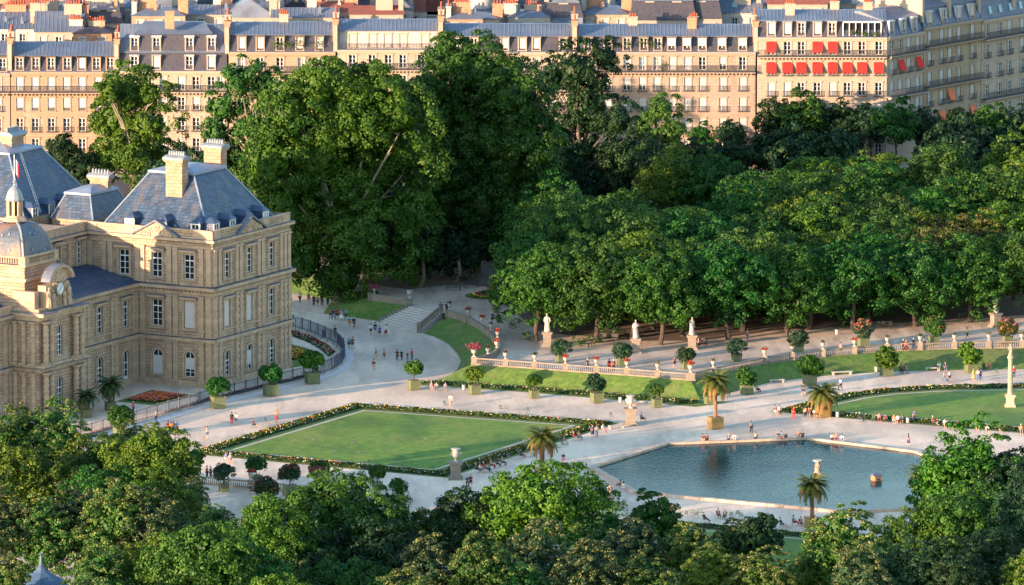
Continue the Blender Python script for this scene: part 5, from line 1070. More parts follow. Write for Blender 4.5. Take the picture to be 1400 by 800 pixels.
# ------------------------------------------------------------------ roofs behind the street front
def back_house(label, px, py, w, d, Y, roof='zinc', wall='render', hmans=2.2, hr=2.0, rz=0.0, win=4, chim=2, seed=0, red=False, sky=0, dorm=0, name='rooftop_house'):
    """a house whose eaves show at px, py (left end of the front) on the line Y"""
    z = zat(py, Y); b = thing(name, label, 'building', (xat(px, Y, z), Y, TZ), rz, 'houses behind the street front'); h = z - TZ; rd = random.Random(seed * 7 + 3)
    wm = M[wall] if wall in M else HM[wall]; rm = {'zinc': M['zincH'], 'dark': M['zincD'], 'slate': M['slateH'], 'tile': M['tile']}[roof if roof in ('zinc', 'dark', 'slate', 'tile') else 'zinc']
    ops = []; ws = []
    for r_ in range(2):
        for i in range(win):
            s = w * (i + .5) / win; ops.append((s - .5, s + .5, h - 2.6 - 3.2 * r_, h - .8 - 3.2 * r_)); ws.append((s, h - 2.6 - 3.2 * r_))
    A = MB(); facade(A, (0, 0), (1, 0), w, 0, h, ops, .25); facade(A, (w, 0), (0, 1), d, 0, h, []); facade(A, (0, d), (0, -1), d, 0, h, []); A.build('wall', wm, b)
    for s, z_ in ws: link('window', hwin(rd.choice(['dark', 'dark', 'half', 'shut']), 1.0, 1.8, 'grey'), b, loc=(s, 0, z_))
    A = MB()
    if hmans: A.loft([[(-.1, -.1, h), (w + .1, -.1, h), (w + .1, d, h), (-.1, d, h)], [(.5, .9, h + hmans), (w - .5, .9, h + hmans), (w - .5, d - .9, h + hmans), (.5, d - .9, h + hmans)]]); A.build('mansard', M['slateH'] if roof == 'zinc' else rm, b)
    z1 = h + hmans; i0 = .5 if hmans else -.2; A = MB()
    if seed % 3 == 0: A.loft([[(i0, i0, z1), (w - i0, i0, z1), (w - i0, d - i0, z1), (i0, d - i0, z1)], [(i0, d * .5, z1 + hr), (w - i0, d * .5, z1 + hr), (w - i0, d * .52, z1 + hr), (i0, d * .52, z1 + hr)]])
    elif seed % 3 == 1: A.loft([[(i0, i0, z1), (w - i0, i0, z1), (w - i0, d - i0, z1), (i0, d - i0, z1)], [(w * .48, i0, z1 + hr), (w * .52, i0, z1 + hr), (w * .52, d - i0, z1 + hr), (w * .48, d - i0, z1 + hr)]])
    else: A.loft([[(i0, i0, z1), (w - i0, i0, z1), (w - i0, d - i0, z1), (i0, d - i0, z1)], [(w * .25, d * .3, z1 + hr), (w * .75, d * .3, z1 + hr), (w * .75, d * .7, z1 + hr), (w * .25, d * .7, z1 + hr)]])
    ro = A.build('roof', rm, b)
    if seed % 3 == 0 and roof != 'tile': A = MB(); seams(A, i0, w - i0, i0, z1, d * .5, z1 + hr, .7, .05); A.build('roof_seams', M['zincD'], ro, kind='stuff')
    for k in range(chim):
        x = w * (rd.choice((.02, .98)) if k < 2 else rd.uniform(.2, .8)); L = rd.uniform(2, 5); along = 'y' if k < 2 and rd.random() < .5 else 'x'
        cw, cd = (.8, L) if along == 'y' else (L * .7, .7)
        stack(b, max(.4, min(w - .4, x)), d * rd.uniform(.25, .7), z1 + hr * .1, cw, cd, hr + rd.uniform(.5, 1.6), int(L * 1.6), rd.choice([M['render'], M['brick'], M['renderW'], M['render']]), along)
    for k in range(sky): s = w * (k + 1) / (sky + 1); A = MB(); A.bb(-.45, .45, -.6, .6, 0, .1); so = A.build('skylight', M['teal'], ro, loc=(s, d * .22, z1 + hr * .44 + .08)); so.rotation_euler = (math.atan2(hr, d * .5), 0, 0)
    for k in range(dorm):
        s = w * (k + .7) / (dorm + .4); A = MB(); A.bb(-.8, .8, 0, 2.0, 0, 1.7); A.loft([[(-1, -.2, 1.7), (1, -.2, 1.7), (1, 2.2, 1.7), (-1, 2.2, 1.7)], [(-.05, .4, 2.5), (.05, .4, 2.5), (.05, 2.2, 2.5), (-.05, 2.2, 2.5)]]); do = A.build('dormer', M['renderW'], b, loc=(s, 1.2 if hmans else .6, z1 - 1.9 if hmans else z1 + .2)); link('dormer_window', hwin('dark', 1.0, 1.5, 'grey'), do, loc=(0, -.25, .1))
    for q in range(rd.randrange(1, 4)): A = MB(); x, y = w * rd.uniform(.15, .85), d * rd.uniform(.15, .4); A.bb(-.25, .25, -.2, .2, 0, 1.0 + rd.random()); A.lathe([(.14, 1.0), (.14, 1.9)], 6); A.build('vent', rd.choice([M['renderW'], M['zincD'], M['brick']]), b, loc=(x, y, z1))
    if rd.random() < .6: A = MB(); x, y = w * rd.random(), d * .5; A.tube([(x, y, z1 + hr * .3), (x, y, z1 + hr + 1.8)], .04, 4); A.tube([(x - .5, y, z1 + hr + 1.5), (x + .5, y, z1 + hr + 1.5)], .03, 4); A.tube([(x - .35, y, z1 + hr + 1.2), (x + .35, y, z1 + hr + 1.2)], .03, 4); A.build('aerial', M['iron'], b)
    return b
BH = [ # px, py eaves, w, d, Y, roof, wall, hmans, hr, seed, sky, dorm, words
 (-30, 46, 12, 12, 1434, 'zinc', 'renderW', 0, 2.2, 3, 0, 0, 'low zinc roof over the peach house with seven dormers'),
 (2, 14, 8, 8, 1446, 'tile', 'renderW', 0, 2.2, 1, 0, 0, 'white house with a small red tiled gable in the top left corner'),
 (48, 50, 8, 9, 1431, 'zinc', 'render', 0, 3.0, 3, 0, 0, 'ridged grey lean roof with a clay chimney above the peach house'),
 (85, 30, 10, 9, 1440, 'zinc', 'renderW', 0, 2.2, 0, 0, 0, 'narrow zinc roof behind the ridged grey lean roof'),
 (100, 52, 6.5, 7, 1430, 'slate', 'brick', 0, .8, 2, 0, 0, 'brick stair head crowded with chimney pots'),
 (115, 38, 6.5, 9, 1438, 'zinc', 'render', 2.2, 1.0, 3, 0, 2, 'small blue mansard with twin dormers at top left'),
 (82, 10, 10, 12, 1456, 'dark', 'renderW', 0, 2.5, 4, 0, 0, 'white gabled wall with a stone stack near the top left'),
 (160, 12, 9, 10, 1450, 'dark', 'renderW', 0, 3.4, 3, 2, 0, 'steep blue roof with two skylights near the top left'),
 (180, 28, 9, 6, 1432, 'zinc', 'peach', 0, 1.0, 2, 0, 0, 'pale terrace house with two rows of red pots above the double mansard'),
 (195, 22, 8, 10, 1444, 'dark', 'render', 0, 3.0, 1, 0, 0, 'dark blue gable sloping to the right above the double mansard'),
 (238, 26, 12, 8, 1436, 'zinc', 'render', 0, 1.2, 0, 0, 0, 'flat zinc roof with a bright blue skylight strip'),
 (200, 4, 12, 12, 1466, 'zinc', 'buff', 0, 2.0, 2, 0, 0, 'large buff wall at the top edge above the dark gable'),
 (265, 6, 9, 10, 1462, 'zinc', 'cream', 0, 2.0, 1, 0, 0, 'cream wall at the top edge with a drainpipe shadow'),
 (305, 30, 9, 9, 1434, 'dark', 'render', 0, 3.0, 1, 0, 0, 'steep dark blue roof beside a brick stack'),
 (330, 14, 8, 10, 1450, 'zinc', 'grey', 2.0, 1.6, 3, 0, 0, 'grey mansard at the top, left of the tall cream wall'),
 (378, 24, 7, 8, 1442, 'slate', 'render', 0, 2.6, 1, 0, 0, 'curved looking grey roof left of the tall cream wall'),
 (408, 20, 6, 9, 1446, 'zinc', 'cream', 0, 1.2, 2, 0, 0, 'tall cream wall with a single window at the top edge'),
 (372, 30, 11, 5, 1431, 'zinc', 'render', 0, 1.4, 0, 0, 0, 'low zinc roof with a glazed ridge behind the buff house'),
 (425, 22, 7, 7, 1434, 'tile', 'render', 0, 1.6, 0, 0, 0, 'small red tiled roof behind the buff house'),
 (450, 16, 8, 8, 1448, 'zinc', 'render', 1.6, 1.2, 3, 0, 2, 'house with orange lit dormers above the white top floor'),
 (478, 26, 9, 6, 1432, 'tile', 'render', 0, 1.2, 0, 0, 0, 'low brown roof behind the white top floor'),
 (508, 20, 7, 8, 1440, 'zinc', 'renderW', 0, 3.2, 1, 0, 0, 'white gable end leaning against the red roofs'),
 (530, 22, 9, 11, 1446, 'tile', 'renderW', 0, 5.0, 3, 1, 0, 'broad dark red tiled roof with one skylight'),
 (584, 22, 9.5, 11, 1446, 'tile', 'render', 0, 5.0, 3, 2, 0, 'broad red tiled roof with two skylights'),
 (610, 32, 9, 5, 1430, 'zinc', 'peach', 0, .8, 2, 0, 0, 'low peach parapet house below the two skylights'),
 (640, 22, 8, 8, 1438, 'zinc', 'renderW', 0, .6, 2, 0, 0, 'white house carrying a round white tank'),
 (668, 12, 10, 10, 1456, 'zinc', 'cream', 0, 2.0, 4, 0, 0, 'cream wall at the top edge right of the white tank'),
 (695, 30, 7, 7, 1433, 'zinc', 'grey', 0, .8, 2, 0, 0, 'grey stack house with two rows of red pots'),
 (728, 18, 5, 8, 1446, 'slate', 'cream', 0, 1.2, 2, 0, 0, 'cream wall beside a dark slot near the top'),
 (744, 30, 6.5, 9, 1436, 'zinc', 'zincD', 2.4, 2.4, 4, 0, 1, 'little blue mansard house with a pointed dormer'),
 (795, 26, 8, 8, 1438, 'zinc', 'buff', 0, 1.0, 2, 0, 0, 'buff house with three rows of chimney pots'),
 (835, 14, 5, 10, 1450, 'zinc', 'peach', 0, 2.0, 1, 0, 0, 'peach wall left of the big blue mansard'),
 (862, 34, 11, 10, 1434, 'zinc', 'render', 3.2, 3.6, 3, 0, 2, 'big blue zinc mansard with two pointed dormers'),
 (930, 32, 7, 9, 1435, 'zinc', 'render', 3.0, 3.0, 3, 0, 1, 'blue zinc roof with a small oval skylight'),
 (968, 24, 9, 8, 1438, 'zinc', 'renderW', 0, 2.4, 0, 1, 0, 'white house with a low blue roof right of the big mansards'),
 (985, 8, 9, 10, 1462, 'zinc', 'cream', 0, 2.0, 2, 0, 0, 'cream wall at the top edge above the low blue roof'),
 (1050, 8, 10, 9, 1436, 'tile', 'render', 0, 2.4, 0, 0, 0, 'brown tiled roof above the red awning house'),
 (1112, 6, 9, 9, 1442, 'zinc', 'cream', 0, 1.6, 0, 0, 0, 'pale house with one window above the red awnings'),
 (1170, 10, 11, 6, 1440, 'zinc', 'peach', 0, 1.0, 2, 0, 0, 'peach parapet house with red pots above the corner'),
 (1262, 4, 9, 9, 1462, 'zinc', 'peach', 0, 1.6, 0, 0, 0, 'peach house at the top edge above the shaded wing'),
 (1330, 2, 12, 9, 1478, 'dark', 'cream', 0, 1.6, 1, 0, 0, 'house at the top edge near the right corner')]
for i, (px, py, w, d, Y, rf, wl_, hm, hr, sd, sk, dm_, lb) in enumerate(BH):
    back_house(lb, px, py - (6 if py > 14 else 2), w, d, Y, rf, wl_, hm, hr, 0, max(1, int(w / 2.6)), 3, sd + 3 * i * 0 + (0 if sd < 3 else 0), sky=sk, dorm=dm_)
rb = random.Random(21); n = 0
for ri, Y in enumerate((1476, 1490, 1504)):
    px = -30 + rb.uniform(-20, 10); k = 0
    while px < 1440:
        w = rb.uniform(7, 14); k += 1; rf = rb.choice(['zinc', 'zinc', 'dark', 'slate', 'zinc', 'tile' if rb.random() < .5 else 'zinc'])
        wl_ = rb.choice(['render', 'renderW', 'cream', 'peach', 'grey', 'buff', 'pink']); z = rb.uniform(19.5, 24.5); py = 400 + F * math.tan(math.atan((CAMH - z) / Y) - PITCH)
        rn = {'zinc': 'zinc', 'dark': 'dark blue', 'slate': 'slate', 'tile': 'red tiled'}[rf]
        if py < 14: back_house(f'far {rn} house with {wl_.replace("renderW", "white").replace("render", "plaster")} walls, {(ORD + ["last"] * 9)[k - 1]} from left, {ORD[ri]} roof row', px, py, w, 9, Y, rf, wl_, rb.choice([0, 0, 2.0]), rb.uniform(1.2, 2.8), 0, max(2, int(w / 3)), rb.choice([1, 2]), rb.randrange(9))
        px += w * 8.0 + rb.uniform(2, 14)
# the white tank
A = MB(); A.lathe([(1.9, 0), (1.9, 2.4), (1.6, 2.9), (.9, 3.3), (.1, 3.5)], 20); t_ = A.build('water_tank', M['renderW'], smooth=False, loc=(xat(659, 1440), 1441, zat(19, 1440)), label='round white tank with a domed top on the white roof', cat='tank')
# ================================================================== garden furniture
def flower_strip(name, outer, inner, label, seed, dens=7.0, cols=('yellow', 'white', 'redf'), h=.42, z=.03, closed=True, heads=.35, skip=()):
    """a bed of leafy tufts with flower heads, between two outlines"""
    rng = np.random.default_rng(seed); n = len(outer); V = []; MI = []
    for i in range(n if closed else n - 1):
        if i in skip: continue
        j = (i + 1) % n; a, b, c, d = [np.array(p[:2]) for p in (outer[i], outer[j], inner[j], inner[i])]
        ar = np.linalg.norm(b - a) * (np.linalg.norm(d - a) + np.linalg.norm(c - b)) / 2
        k = int(ar * dens * 5); u = rng.random((k, 1)); w = rng.random((k, 1)); P = (a * (1 - u) + b * u) * (1 - w) + (d * (1 - u) + c * u) * w
        hump = .35 + .65 * np.sin(np.clip(w[:, 0], 0, 1) * 3.14) * (.6 + .4 * np.sin(u[:, 0] * np.linalg.norm(b - a) * 1.3 + seed)); zz = z + h * hump * rng.uniform(.4, 1.1, k)
        Nn = rng.normal(size=(k, 3)); Nn[:, 2] = np.abs(Nn[:, 2]) + .5; Nn /= np.linalg.norm(Nn, axis=1)[:, None]
        V.append(leaves(np.column_stack([P, zz]), Nn, .36, rng)); MI.append(np.zeros(k, int))
        kf = int(ar * dens * heads * 1.5); u = rng.random((kf, 1)); w = rng.random((kf, 1)); ci = rng.integers(1, 1 + len(cols), kf)
        if name == 'flower_bed': ci = np.where(w[:, 0] < .2, 1 + cols.index('white') if 'white' in cols else ci, ci); ci = np.where((w[:, 0] > .82), 1 + cols.index('white') if 'white' in cols else ci, ci)
        P = (a * (1 - u) + b * u) * (1 - w) + (d * (1 - u) + c * u) * w; zz = z + h * (.35 + .65 * np.sin(w[:, 0] * 3.14)) + .05
        Nn = rng.normal(size=(kf, 3)) * .5 + np.array([0, -.6, .9]); Nn /= np.linalg.norm(Nn, axis=1)[:, None]
        V.append(leaves(np.column_stack([P, zz]), Nn, .17, rng, .95)); MI.append(ci)
    V = np.concatenate(V).reshape(-1, 3); MI = np.concatenate(MI); k = len(MI); me = bpy.data.meshes.new(name)
    me.from_pydata([tuple(v) for v in V], [], [(4 * i, 4 * i + 1, 4 * i + 2, 4 * i + 3) for i in range(k)])
    for m in [M['bedleaf']] + [M[c] for c in cols]: me.materials.append(m)
    me.polygons.foreach_set('material_index', MI); return link(name, me, None, label, None, None, 'stuff')
M['bedleaf'] = leaf_mat('bedding_leaves', (0.016, 0.055, 0.012), (0.05, 0.11, 0.02), rnd=.1)
for k, c in dict(yellow=(.75, .55, .05), white=(.5, .48, .42), redf=(.44, .02, .015), orange=(.75, .2, .03), pinkf=(.6, .12, .2), purple=(.12, .03, .10), magenta=(.32, .02, .08)).items(): M[k] = mat('petals_' + k, c, .7, .15, 3)
flower_strip('flower_bed', bedO1, bedI1, 'band of yellow, white and red bedding round the left lawn', 1, heads=.2)
flower_strip('flower_bed', bedO2[:8] + bedO2[8:], bedI2, 'band of yellow and white bedding round the right lawn', 2, cols=('yellow', 'white', 'orange'), heads=.2)
flower_strip('flower_bed', bedO3[:4], bedI3[:4], 'bedding strip in front of the near lawn by the basin', 3, closed=False, heads=.2)
fa = [at(*p, 0) for p in ((578, 522), (720, 531), (955, 549.5))]; fb = [at(*p, 0) for p in ((574, 524.5), (720, 534.8), (945, 553.5))]
flower_strip('flower_bed', fa, fb, 'long bedding strip at the foot of the terrace bank', 4, closed=False, heads=.2)
cpt = [at(*p, 0) for p in ((172, 547.5), (210, 536.5), (255, 541.5), (213, 551.5))]; cc = sum(cpt, Vector()) / 4
flower_strip('flower_bed', cpt, [cc] * 4, 'orange and red bedding in the triangular palace lawn', 5, cols=('redf', 'orange', 'orange', 'pinkf'), heads=1.3, dens=9)
for i, (oo, ii, lb, cs) in enumerate((
 ([(397, 452), (425, 461), (447, 472), (458, 482)], [(397, 459), (421, 468), (440, 479), (450, 488)], 'dark red bedding inside the curved palace railing', ('redf', 'white', 'redf')),
 ([(230, 563), (290, 545.5), (350, 531), (400, 519.5), (438, 509.5)], [(222, 570), (288, 549.5), (349, 535), (399, 523.2), (437, 513)], 'dark red bedding behind the straight palace railing', ('magenta', 'purple', 'redf')),
 ([(112, 597), (150, 586), (180, 578)], [(112, 604), (150, 590), (180, 581.3)], 'dark red bedding under the near ball tree', ('magenta', 'purple', 'redf')),
 ([(397, 473), (412, 478), (420, 484)], [(397, 492), (408, 492), (417, 488)], 'yellow and orange bedding at the pavilion corner', ('orange', 'yellow')))):
    flower_strip('flower_bed', [at(*p, 0) for p in oo], [at(*p, 0) for p in ii], lb, 30 + i, cols=cs, closed=False, heads=.5)
# round bed on the upper terrace
c0 = at(671, 404.5, TZ)
def circ(r, z): return [Vector((c0.x + r * math.cos(t * math.pi / 16), c0.y + r * math.sin(t * math.pi / 16), z)) for t in range(32)]
sheet('lawn', circ(3.9, 0), TZ + .02, M['bank'], kind='structure')
flower_strip('flower_bed', circ(2.9, 0), circ(2.4, 0), 'golden ring of flowers in the round terrace bed', 40, dens=14, cols=('yellow', 'yellow'), heads=2.0, z=TZ + .03, h=.3)
flower_strip('flower_bed', circ(2.4, 0), circ(1.7, 0), 'dark red ring of flowers in the round terrace bed', 41, dens=14, cols=('magenta', 'magenta'), heads=2.0, z=TZ + .05, h=.4)
flower_strip('flower_bed', circ(1.7, 0), [c0] * 32, 'leafy green middle of the round terrace bed', 42, dens=18, cols=('pinkf',), heads=.2, z=TZ + .1, h=1.1)
# ------------------------------------------------------------------ balustrades
bal = MB(); bal.bb(-.09, .09, -.09, .09, 0, .07); bal.lathe([(.06, .07), (.10, .2), (.10, .28), (.045, .5), (.055, .62), (.085, .68)], 6); 
def balustrade(label, pts, z, posts=(), solid=False, h=1.0, group=None):
    o = pts[0]; t = thing('balustrade', label, 'balustrade', (o.x, o.y, z), 0, group); B = MB()
    P = [Vector((p.x - o.x, p.y - o.y, 0)) for p in pts]
    for i, (a, b) in enumerate(zip(P, P[1:])):
        d = b - a; rz = math.atan2(d.y, d.x); c = (a + b) / 2; e = .08
        A = MB(); A.box((c.x, c.y, .09), (d.length + e, .42, .18), rz=rz); A.build('base', M['stone'], t)
        A = MB(); A.box((c.x, c.y, h - .08), (d.length + e, .40, .16), rz=rz); A.build('rail', M['stone'], t)
        if solid: A = MB(); A.box((c.x, c.y, h / 2), (d.length, .3, h - .34), rz=rz); A.build('wall_panel', M['stone'], t)
    if not solid:
        bv, bf = bal.v, bal.f
        for p, _ in resample(P, .31): B.add([(v[0] * .9 + p.x, v[1] * .9 + p.y, v[2] * (h - .34) / .68 + .18) for v in bv], bf)
        B.build('balusters', M['stone'], t, kind='stuff')
    for p, w in posts:
        A = MB(); q = Vector((p.x - o.x, p.y - o.y, 0)); A.box((q.x, q.y, h / 2 + .02), (w, w * .8, h + .04)); A.box((q.x, q.y, h + .07), (w + .14, w * .8 + .14, .12)); A.box((q.x, q.y, .1), (w + .12, w * .8 + .12, .22)); A.build('pedestal', M['stone'], t)
    return t
CU = [(612, 434), (628, 438), (645, 445), (660, 454), (672, 464), (680, 474), (682, 483), (676, 490), (662, 496), (648, 499)]
URN = [] # px, py(base), kind, flowers, size, label
def off(l, d=-.3): return [at(x, y, TZ) + Vector((0, .35, 0)) for x, y in l]
balustrade('curved stone balustrade sweeping round the grass bank', off(CU), TZ, [(p, .8) for p in (off([(612, 434)])[0], off([(640, 442.6)])[0], off([(666, 459)])[0], off([(648, 499)])[0])], solid=True, group='stone balustrades')
ST1 = [(648, 499), (700, 502.5), (780, 508.5), (860, 514), (944, 520.5)]
def lerp_line(l, x):
    for (a, b), (c, d) in zip(l, l[1:]):
        if a <= x <= c: return (x, b + (d - b) * (x - a) / (c - a))
    return (x, l[-1][1])
U1 = [(691, 'few'), (731, 'green'), (773, 'red'), (815, 'red'), (857, 'red'), (899, 'dry')]
balustrade('straight stone balustrade above the bank, between the curve and the corner', off(ST1), TZ, [(off([lerp_line(ST1, x)])[0], .75) for x, _ in U1] + [(off([(944, 520.5)])[0], 1.3)], group='stone balustrades')
ST2 = [(944, 520.5), (985, 511), (1050, 497), (1130, 487.5), (1210, 481), (1300, 477.5), (1400, 476), (1470, 476)]
U2 = [(975, 'dry'), (1045, 'red'), (1083, 'dry'), (1125, 'dry'), (1168, 'red'), (1213, 'dry'), (1258, 'green'), (1305, 'dry'), (1352, 'dry'), (1397, 'dry')]
balustrade('long stone balustrade running from the corner to the right edge', off(ST2)[0:], TZ, [(off([lerp_line(ST2, x)])[0], .75) for x, _ in U2], group='stone balustrades')
balustrade('short balustrade above the dark grass bank left of the stairs', off([(507, 411), (530, 414), (560, 418.5)]), TZ, [(off([(507, 411)])[0], .9), (off([(560, 418.5)])[0], .9)], solid=True, group='stone balustrades')
NB_ = [(200, 655), (257, 660), (345, 668), (425, 675.5)]
balustrade('balustrade of the near terrace, seen over the treetops', [at(x, y, TZ) for x, y in NB_], TZ, [(at(x, y, TZ), .7) for x, y in ((257, 660), (343, 668), (401, 673.3), (425, 675.5))], group='stone balustrades')
NS0, NS1 = at(425, 675.5, TZ), at(398, 690, TZ)
balustrade('sloping rail beside the near garden steps', [at(425, 675.5, TZ), at(412, 683, TZ), at(398, 692, TZ)], TZ, [], solid=True, group='stone balustrades')
# stair rail
sr_ = thing('stair_rail', 'stepped stone handrail on the right side of the staircase', 'handrail', stair_lo[1], 0)
a, b = Vector((0, 0, 0)), stair_hi[1] - stair_lo[1]; d = b; rz = math.atan2(d.y, d.x); L2 = Vector((d.x, d.y)).length; sl = math.atan2(d.z, L2); tilt = Matrix.Rotation(-sl, 3, 'Y')
A = MB(); A.box(((a + b) / 2) + Vector((0, 0, 1.3)), (d.length, .34, .14), rz=rz, tilt=tilt); A.build('rail', M['stone'], sr_); A = MB()
for k in range(12): p = a.lerp(b, (k + .5) / 12); A.box(p + Vector((0, 0, .76)), (.18, .2, .98), rz=rz)
A.build('balusters', M['stone'], sr_, kind='stuff'); A = MB(); A.box((0, 0, .75), (.7, .7, 1.5)); A.build('pedestal', M['stone'], sr_)
# ------------------------------------------------------------------ urns with flowers
urn_me = {}
def urn_mesh(k):
    if k not in urn_me:
        A = MB(); A.bb(-.2, .2, -.2, .2, 0, .08); A.lathe([(.16, .08), (.08, .16), (.07, .26), (.13, .34), (.26, .46), (.30, .62), (.27, .74), (.36, .82), (.36, .87), (.28, .88)], 12); urn_me[k] = meshof(A, 'urn', M['marble'])
    return urn_me[k]
FL = {}
def flowers_mesh(kind, seed):
    key = (kind, seed % 3)
    if key in FL: return FL[key]
    rng = np.random.default_rng(seed); n = {'red': 90, 'few': 50, 'dry': 60, 'green': 80, 'big': 200}[kind]; sp = {'red': .21, 'few': .15, 'dry': .18, 'green': .18, 'big': .42}[kind]
    P = rng.normal(size=(n, 3)) * np.array([sp, sp, sp * .5]) + np.array([0, 0, 1.02 + sp * .3]); Nn = rng.normal(size=(n, 3)) + np.array([0, -.4, .6]); Nn /= np.linalg.norm(Nn, axis=1)[:, None]
    V = leaves(P, Nn, .2, rng, .9).reshape(-1, 3); A = MB(); A.add([tuple(v) for v in V], [(4 * i, 4 * i + 1, 4 * i + 2, 4 * i + 3) for i in range(n)]); fr = {'red': .6, 'few': .4, 'dry': .25, 'green': .05, 'big': .75}[kind]
    A.m = [1 if rng.random() < fr else 0 for _ in range(n)]; FL[key] = meshof(A, 'flowers', [M['bedleaf'], M['redf'] if kind in ('red', 'few', 'green') else M['rustf'] if kind == 'dry' else M['magenta']]); return FL[key]
M['rustf'] = mat('dry_petals', (.38, .17, .09), .8, .2, 3)
FW = {'red': 'with red geraniums', 'few': 'with a few red blooms', 'dry': 'with dry brownish flowers', 'green': 'with a tall green plant', 'big': 'overflowing with dark red flowers'}
def urn(px, py, z, zb, kind, label, s=1.0, dy=.35):
    p = at(px, py, zb) + Vector((0, dy, 0)); p.z = z; t = thing('flower_urn', label, 'urn', p, 0, 'flower urns on the balustrades', s); link('bowl', urn_mesh(0), t); link('flowers', flowers_mesh(kind, int(px)), t, kind='stuff'); return t
H = TZ + 1.13
def place_words(px):
    near = [(748, 'below the first statue'), (869, 'below the second statue'), (946, 'below the third statue'), (1007, 'left of the fourth terrace shrub'), (1091, 'by the pink oleander'), (1180, 'by the bright red oleander'), (1277, 'by the round red-dotted oleander'), (1377, 'by the rosy oleander')]
    d, w = min((abs(px - a), b) for a, b in near); return ('just ' if d < 14 else '') + w + (', to its left' if px < [a for a, b in near if b == w][0] else ', to its right')
SEENU = {}
for x, k in U1: urn(*lerp_line(ST1, x), H, TZ, k, f'white urn {FW[k]} {place_words(x)}')
for x, k in U2: urn(*lerp_line(ST2, x), H, TZ, k, f'pale urn {FW[k]} {place_words(x)}')
urn(944, 520.5, H, TZ, 'red', 'white urn with red geraniums on the big corner pedestal', 1.25)
for i, (x, y, k) in enumerate(((615, 434, 'few'), (640, 442.6, 'red'), (659, 453, 'red'), (671, 462.5, 'few'), (680, 472.5, 'red'), (679, 486.5, 'red'), (667, 495, 'few'), (648, 499, 'big'))):
    urn(x, y, H, TZ, k, f'white urn {FW[k]}, {ORD[i]} down the curved balustrade', 1.3 if k == 'big' else 1.0)
urn(512, 412, H, TZ, 'big', 'urn of dark red flowers on the shaded short balustrade', .9)
for i, (x, y, k, s, lb) in enumerate(((257, 660, 'red', 1.2, 'urn of red flowers at the left end of the near balustrade'), (343, 668, 'red', 1.2, 'urn of red flowers between two ball trees of the near balustrade'), (436, 664, 'big', 1.3, 'large urn of pink-red flowers above the treetops'), (463, 670, 'few', .9, 'small urn right of the pink-red one'), (401, 690, 'red', .9, 'urn of red flowers at the foot of the near rail'))):
    urn(x, y, TZ + (1.1 if i < 2 else .5), TZ, k, lb, s, 0)
v_ = thing('marble_vase', 'white vase with bulbous body on the pedestal right of the stairs top left', 'vase', off([(560, 418.5)])[0] + Vector((0, 0, 1.13)), 0); link('bowl', urn_mesh(0), v_, scale=1.35); v_['label'] = 'white ball-shaped vase at the right end of the shaded short balustrade'
# ------------------------------------------------------------------ statues on pedestals
def pedestal_mesh(w, h):
    A = MB(); A.bb(-w * .65, w * .65, -w * .65, w * .65, 0, .25); A.bb(-w * .55, w * .55, -w * .55, w * .55, .25, .45); A.bb(-w * .46, w * .46, -w * .46, w * .46, .45, h - .4); A.bb(-w * .52, w * .52, -w * .52, w * .52, h - .4, h - .25); A.bb(-w * .62, w * .62, -w * .62, w * .62, h - .25, h); return A
def statue(px, py, z, label, seed, h=2.6, ph=2.1, w=1.25, arm=True, rz=0.0):
    t = thing('statue', label, 'statue', at(px, py, z), rz, 'marble queens along the terrace'); pedestal_mesh(w, ph).build('pedestal', M['stone'], t)
    A = drape_figure(h, seed, arm); A.lathe([(.42, -.01), (.42, .12)], 10); f_ = A.build('figure', M['marble'], t, smooth=True, loc=(0, 0, ph), rz=seed * .6 - 1); return t
statue(748, 473, TZ, 'white robed queen statue on a pedestal, leftmost on the terrace', 1)
statue(869, 482, TZ, 'white robed statue between the two gravel-side trunks, second from left', 2, arm=False)
statue(946, 477.5, TZ, 'white statue with a wide cloak, above the corner of the balustrade', 3)
statue(1361, 447, TZ, 'white statue at the far right, behind the rosy oleander', 4, rz=.5)
def column_statue(px, py, z, label, ch, seed):
    t = thing('column_statue', label, 'statue', at(px, py, z)); pedestal_mesh(1.15, 1.7).build('pedestal', M['rim'], t)
    A = MB(); A.lathe([(.5, 0), (.5, .12), (.38, .25), (.36, .4), (.31, ch - .5), (.33, ch - .45), (.42, ch - .25), (.48, ch - .12), (.48, ch)], 14); A.build('column', M['marbleW'], t, smooth=False, loc=(0, 0, 1.7))
    A = drape_figure(1.75, seed, False); A.bb(-.35, .35, -.35, .35, -.02, .1); A.build('figure', M['marbleW'], t, smooth=True, loc=(0, 0, 1.7 + ch)); return t
M['marbleW'] = mat('warm_marble', (0.40, 0.285, 0.215), .8, .2, 1.2, patch=(.8, (.3, .22, .17), .5))
column_statue(1381, 556, 0, 'tall marble column with a small statue, standing in the right lawn', 5.4, 5)
column_statue(834, 753, 0, 'slim marble column with a small bronze-dark statue near the basin', 5.2, 6)
def pedestal_vase(px, py, label):
    t = thing('pedestal_vase', label, 'vase', at(px, py, 0)); pedestal_mesh(1.5, 2.35).build('pedestal', M['stone'], t)
    A = MB(); A.bb(-.3, .3, -.3, .3, 0, .12); A.lathe([(.22, .12), (.1, .3), (.1, .42), (.2, .5), (.38, .7), (.44, 1.15), (.40, 1.4), (.52, 1.62), (.66, 1.72), (.66, 1.78), (.4, 1.8)], 16); v = A.build('vase', M['marble'], t, loc=(0, 0, 2.35)); A = MB()
    for sg in (-1, 1): A.tube([(sg * .42, 0, .75), (sg * .62, 0, .95), (sg * .6, 0, 1.25), (sg * .42, 0, 1.35)], .05, 5)
    A.build('vase_handles', M['marble'], v, kind='stuff'); return t
pedestal_vase(623, 655, 'tall white vase on a stone pedestal at the corner of the left lawn')
pedestal_vase(862, 581, 'white vase on a stone pedestal beyond the right corner of the left lawn')
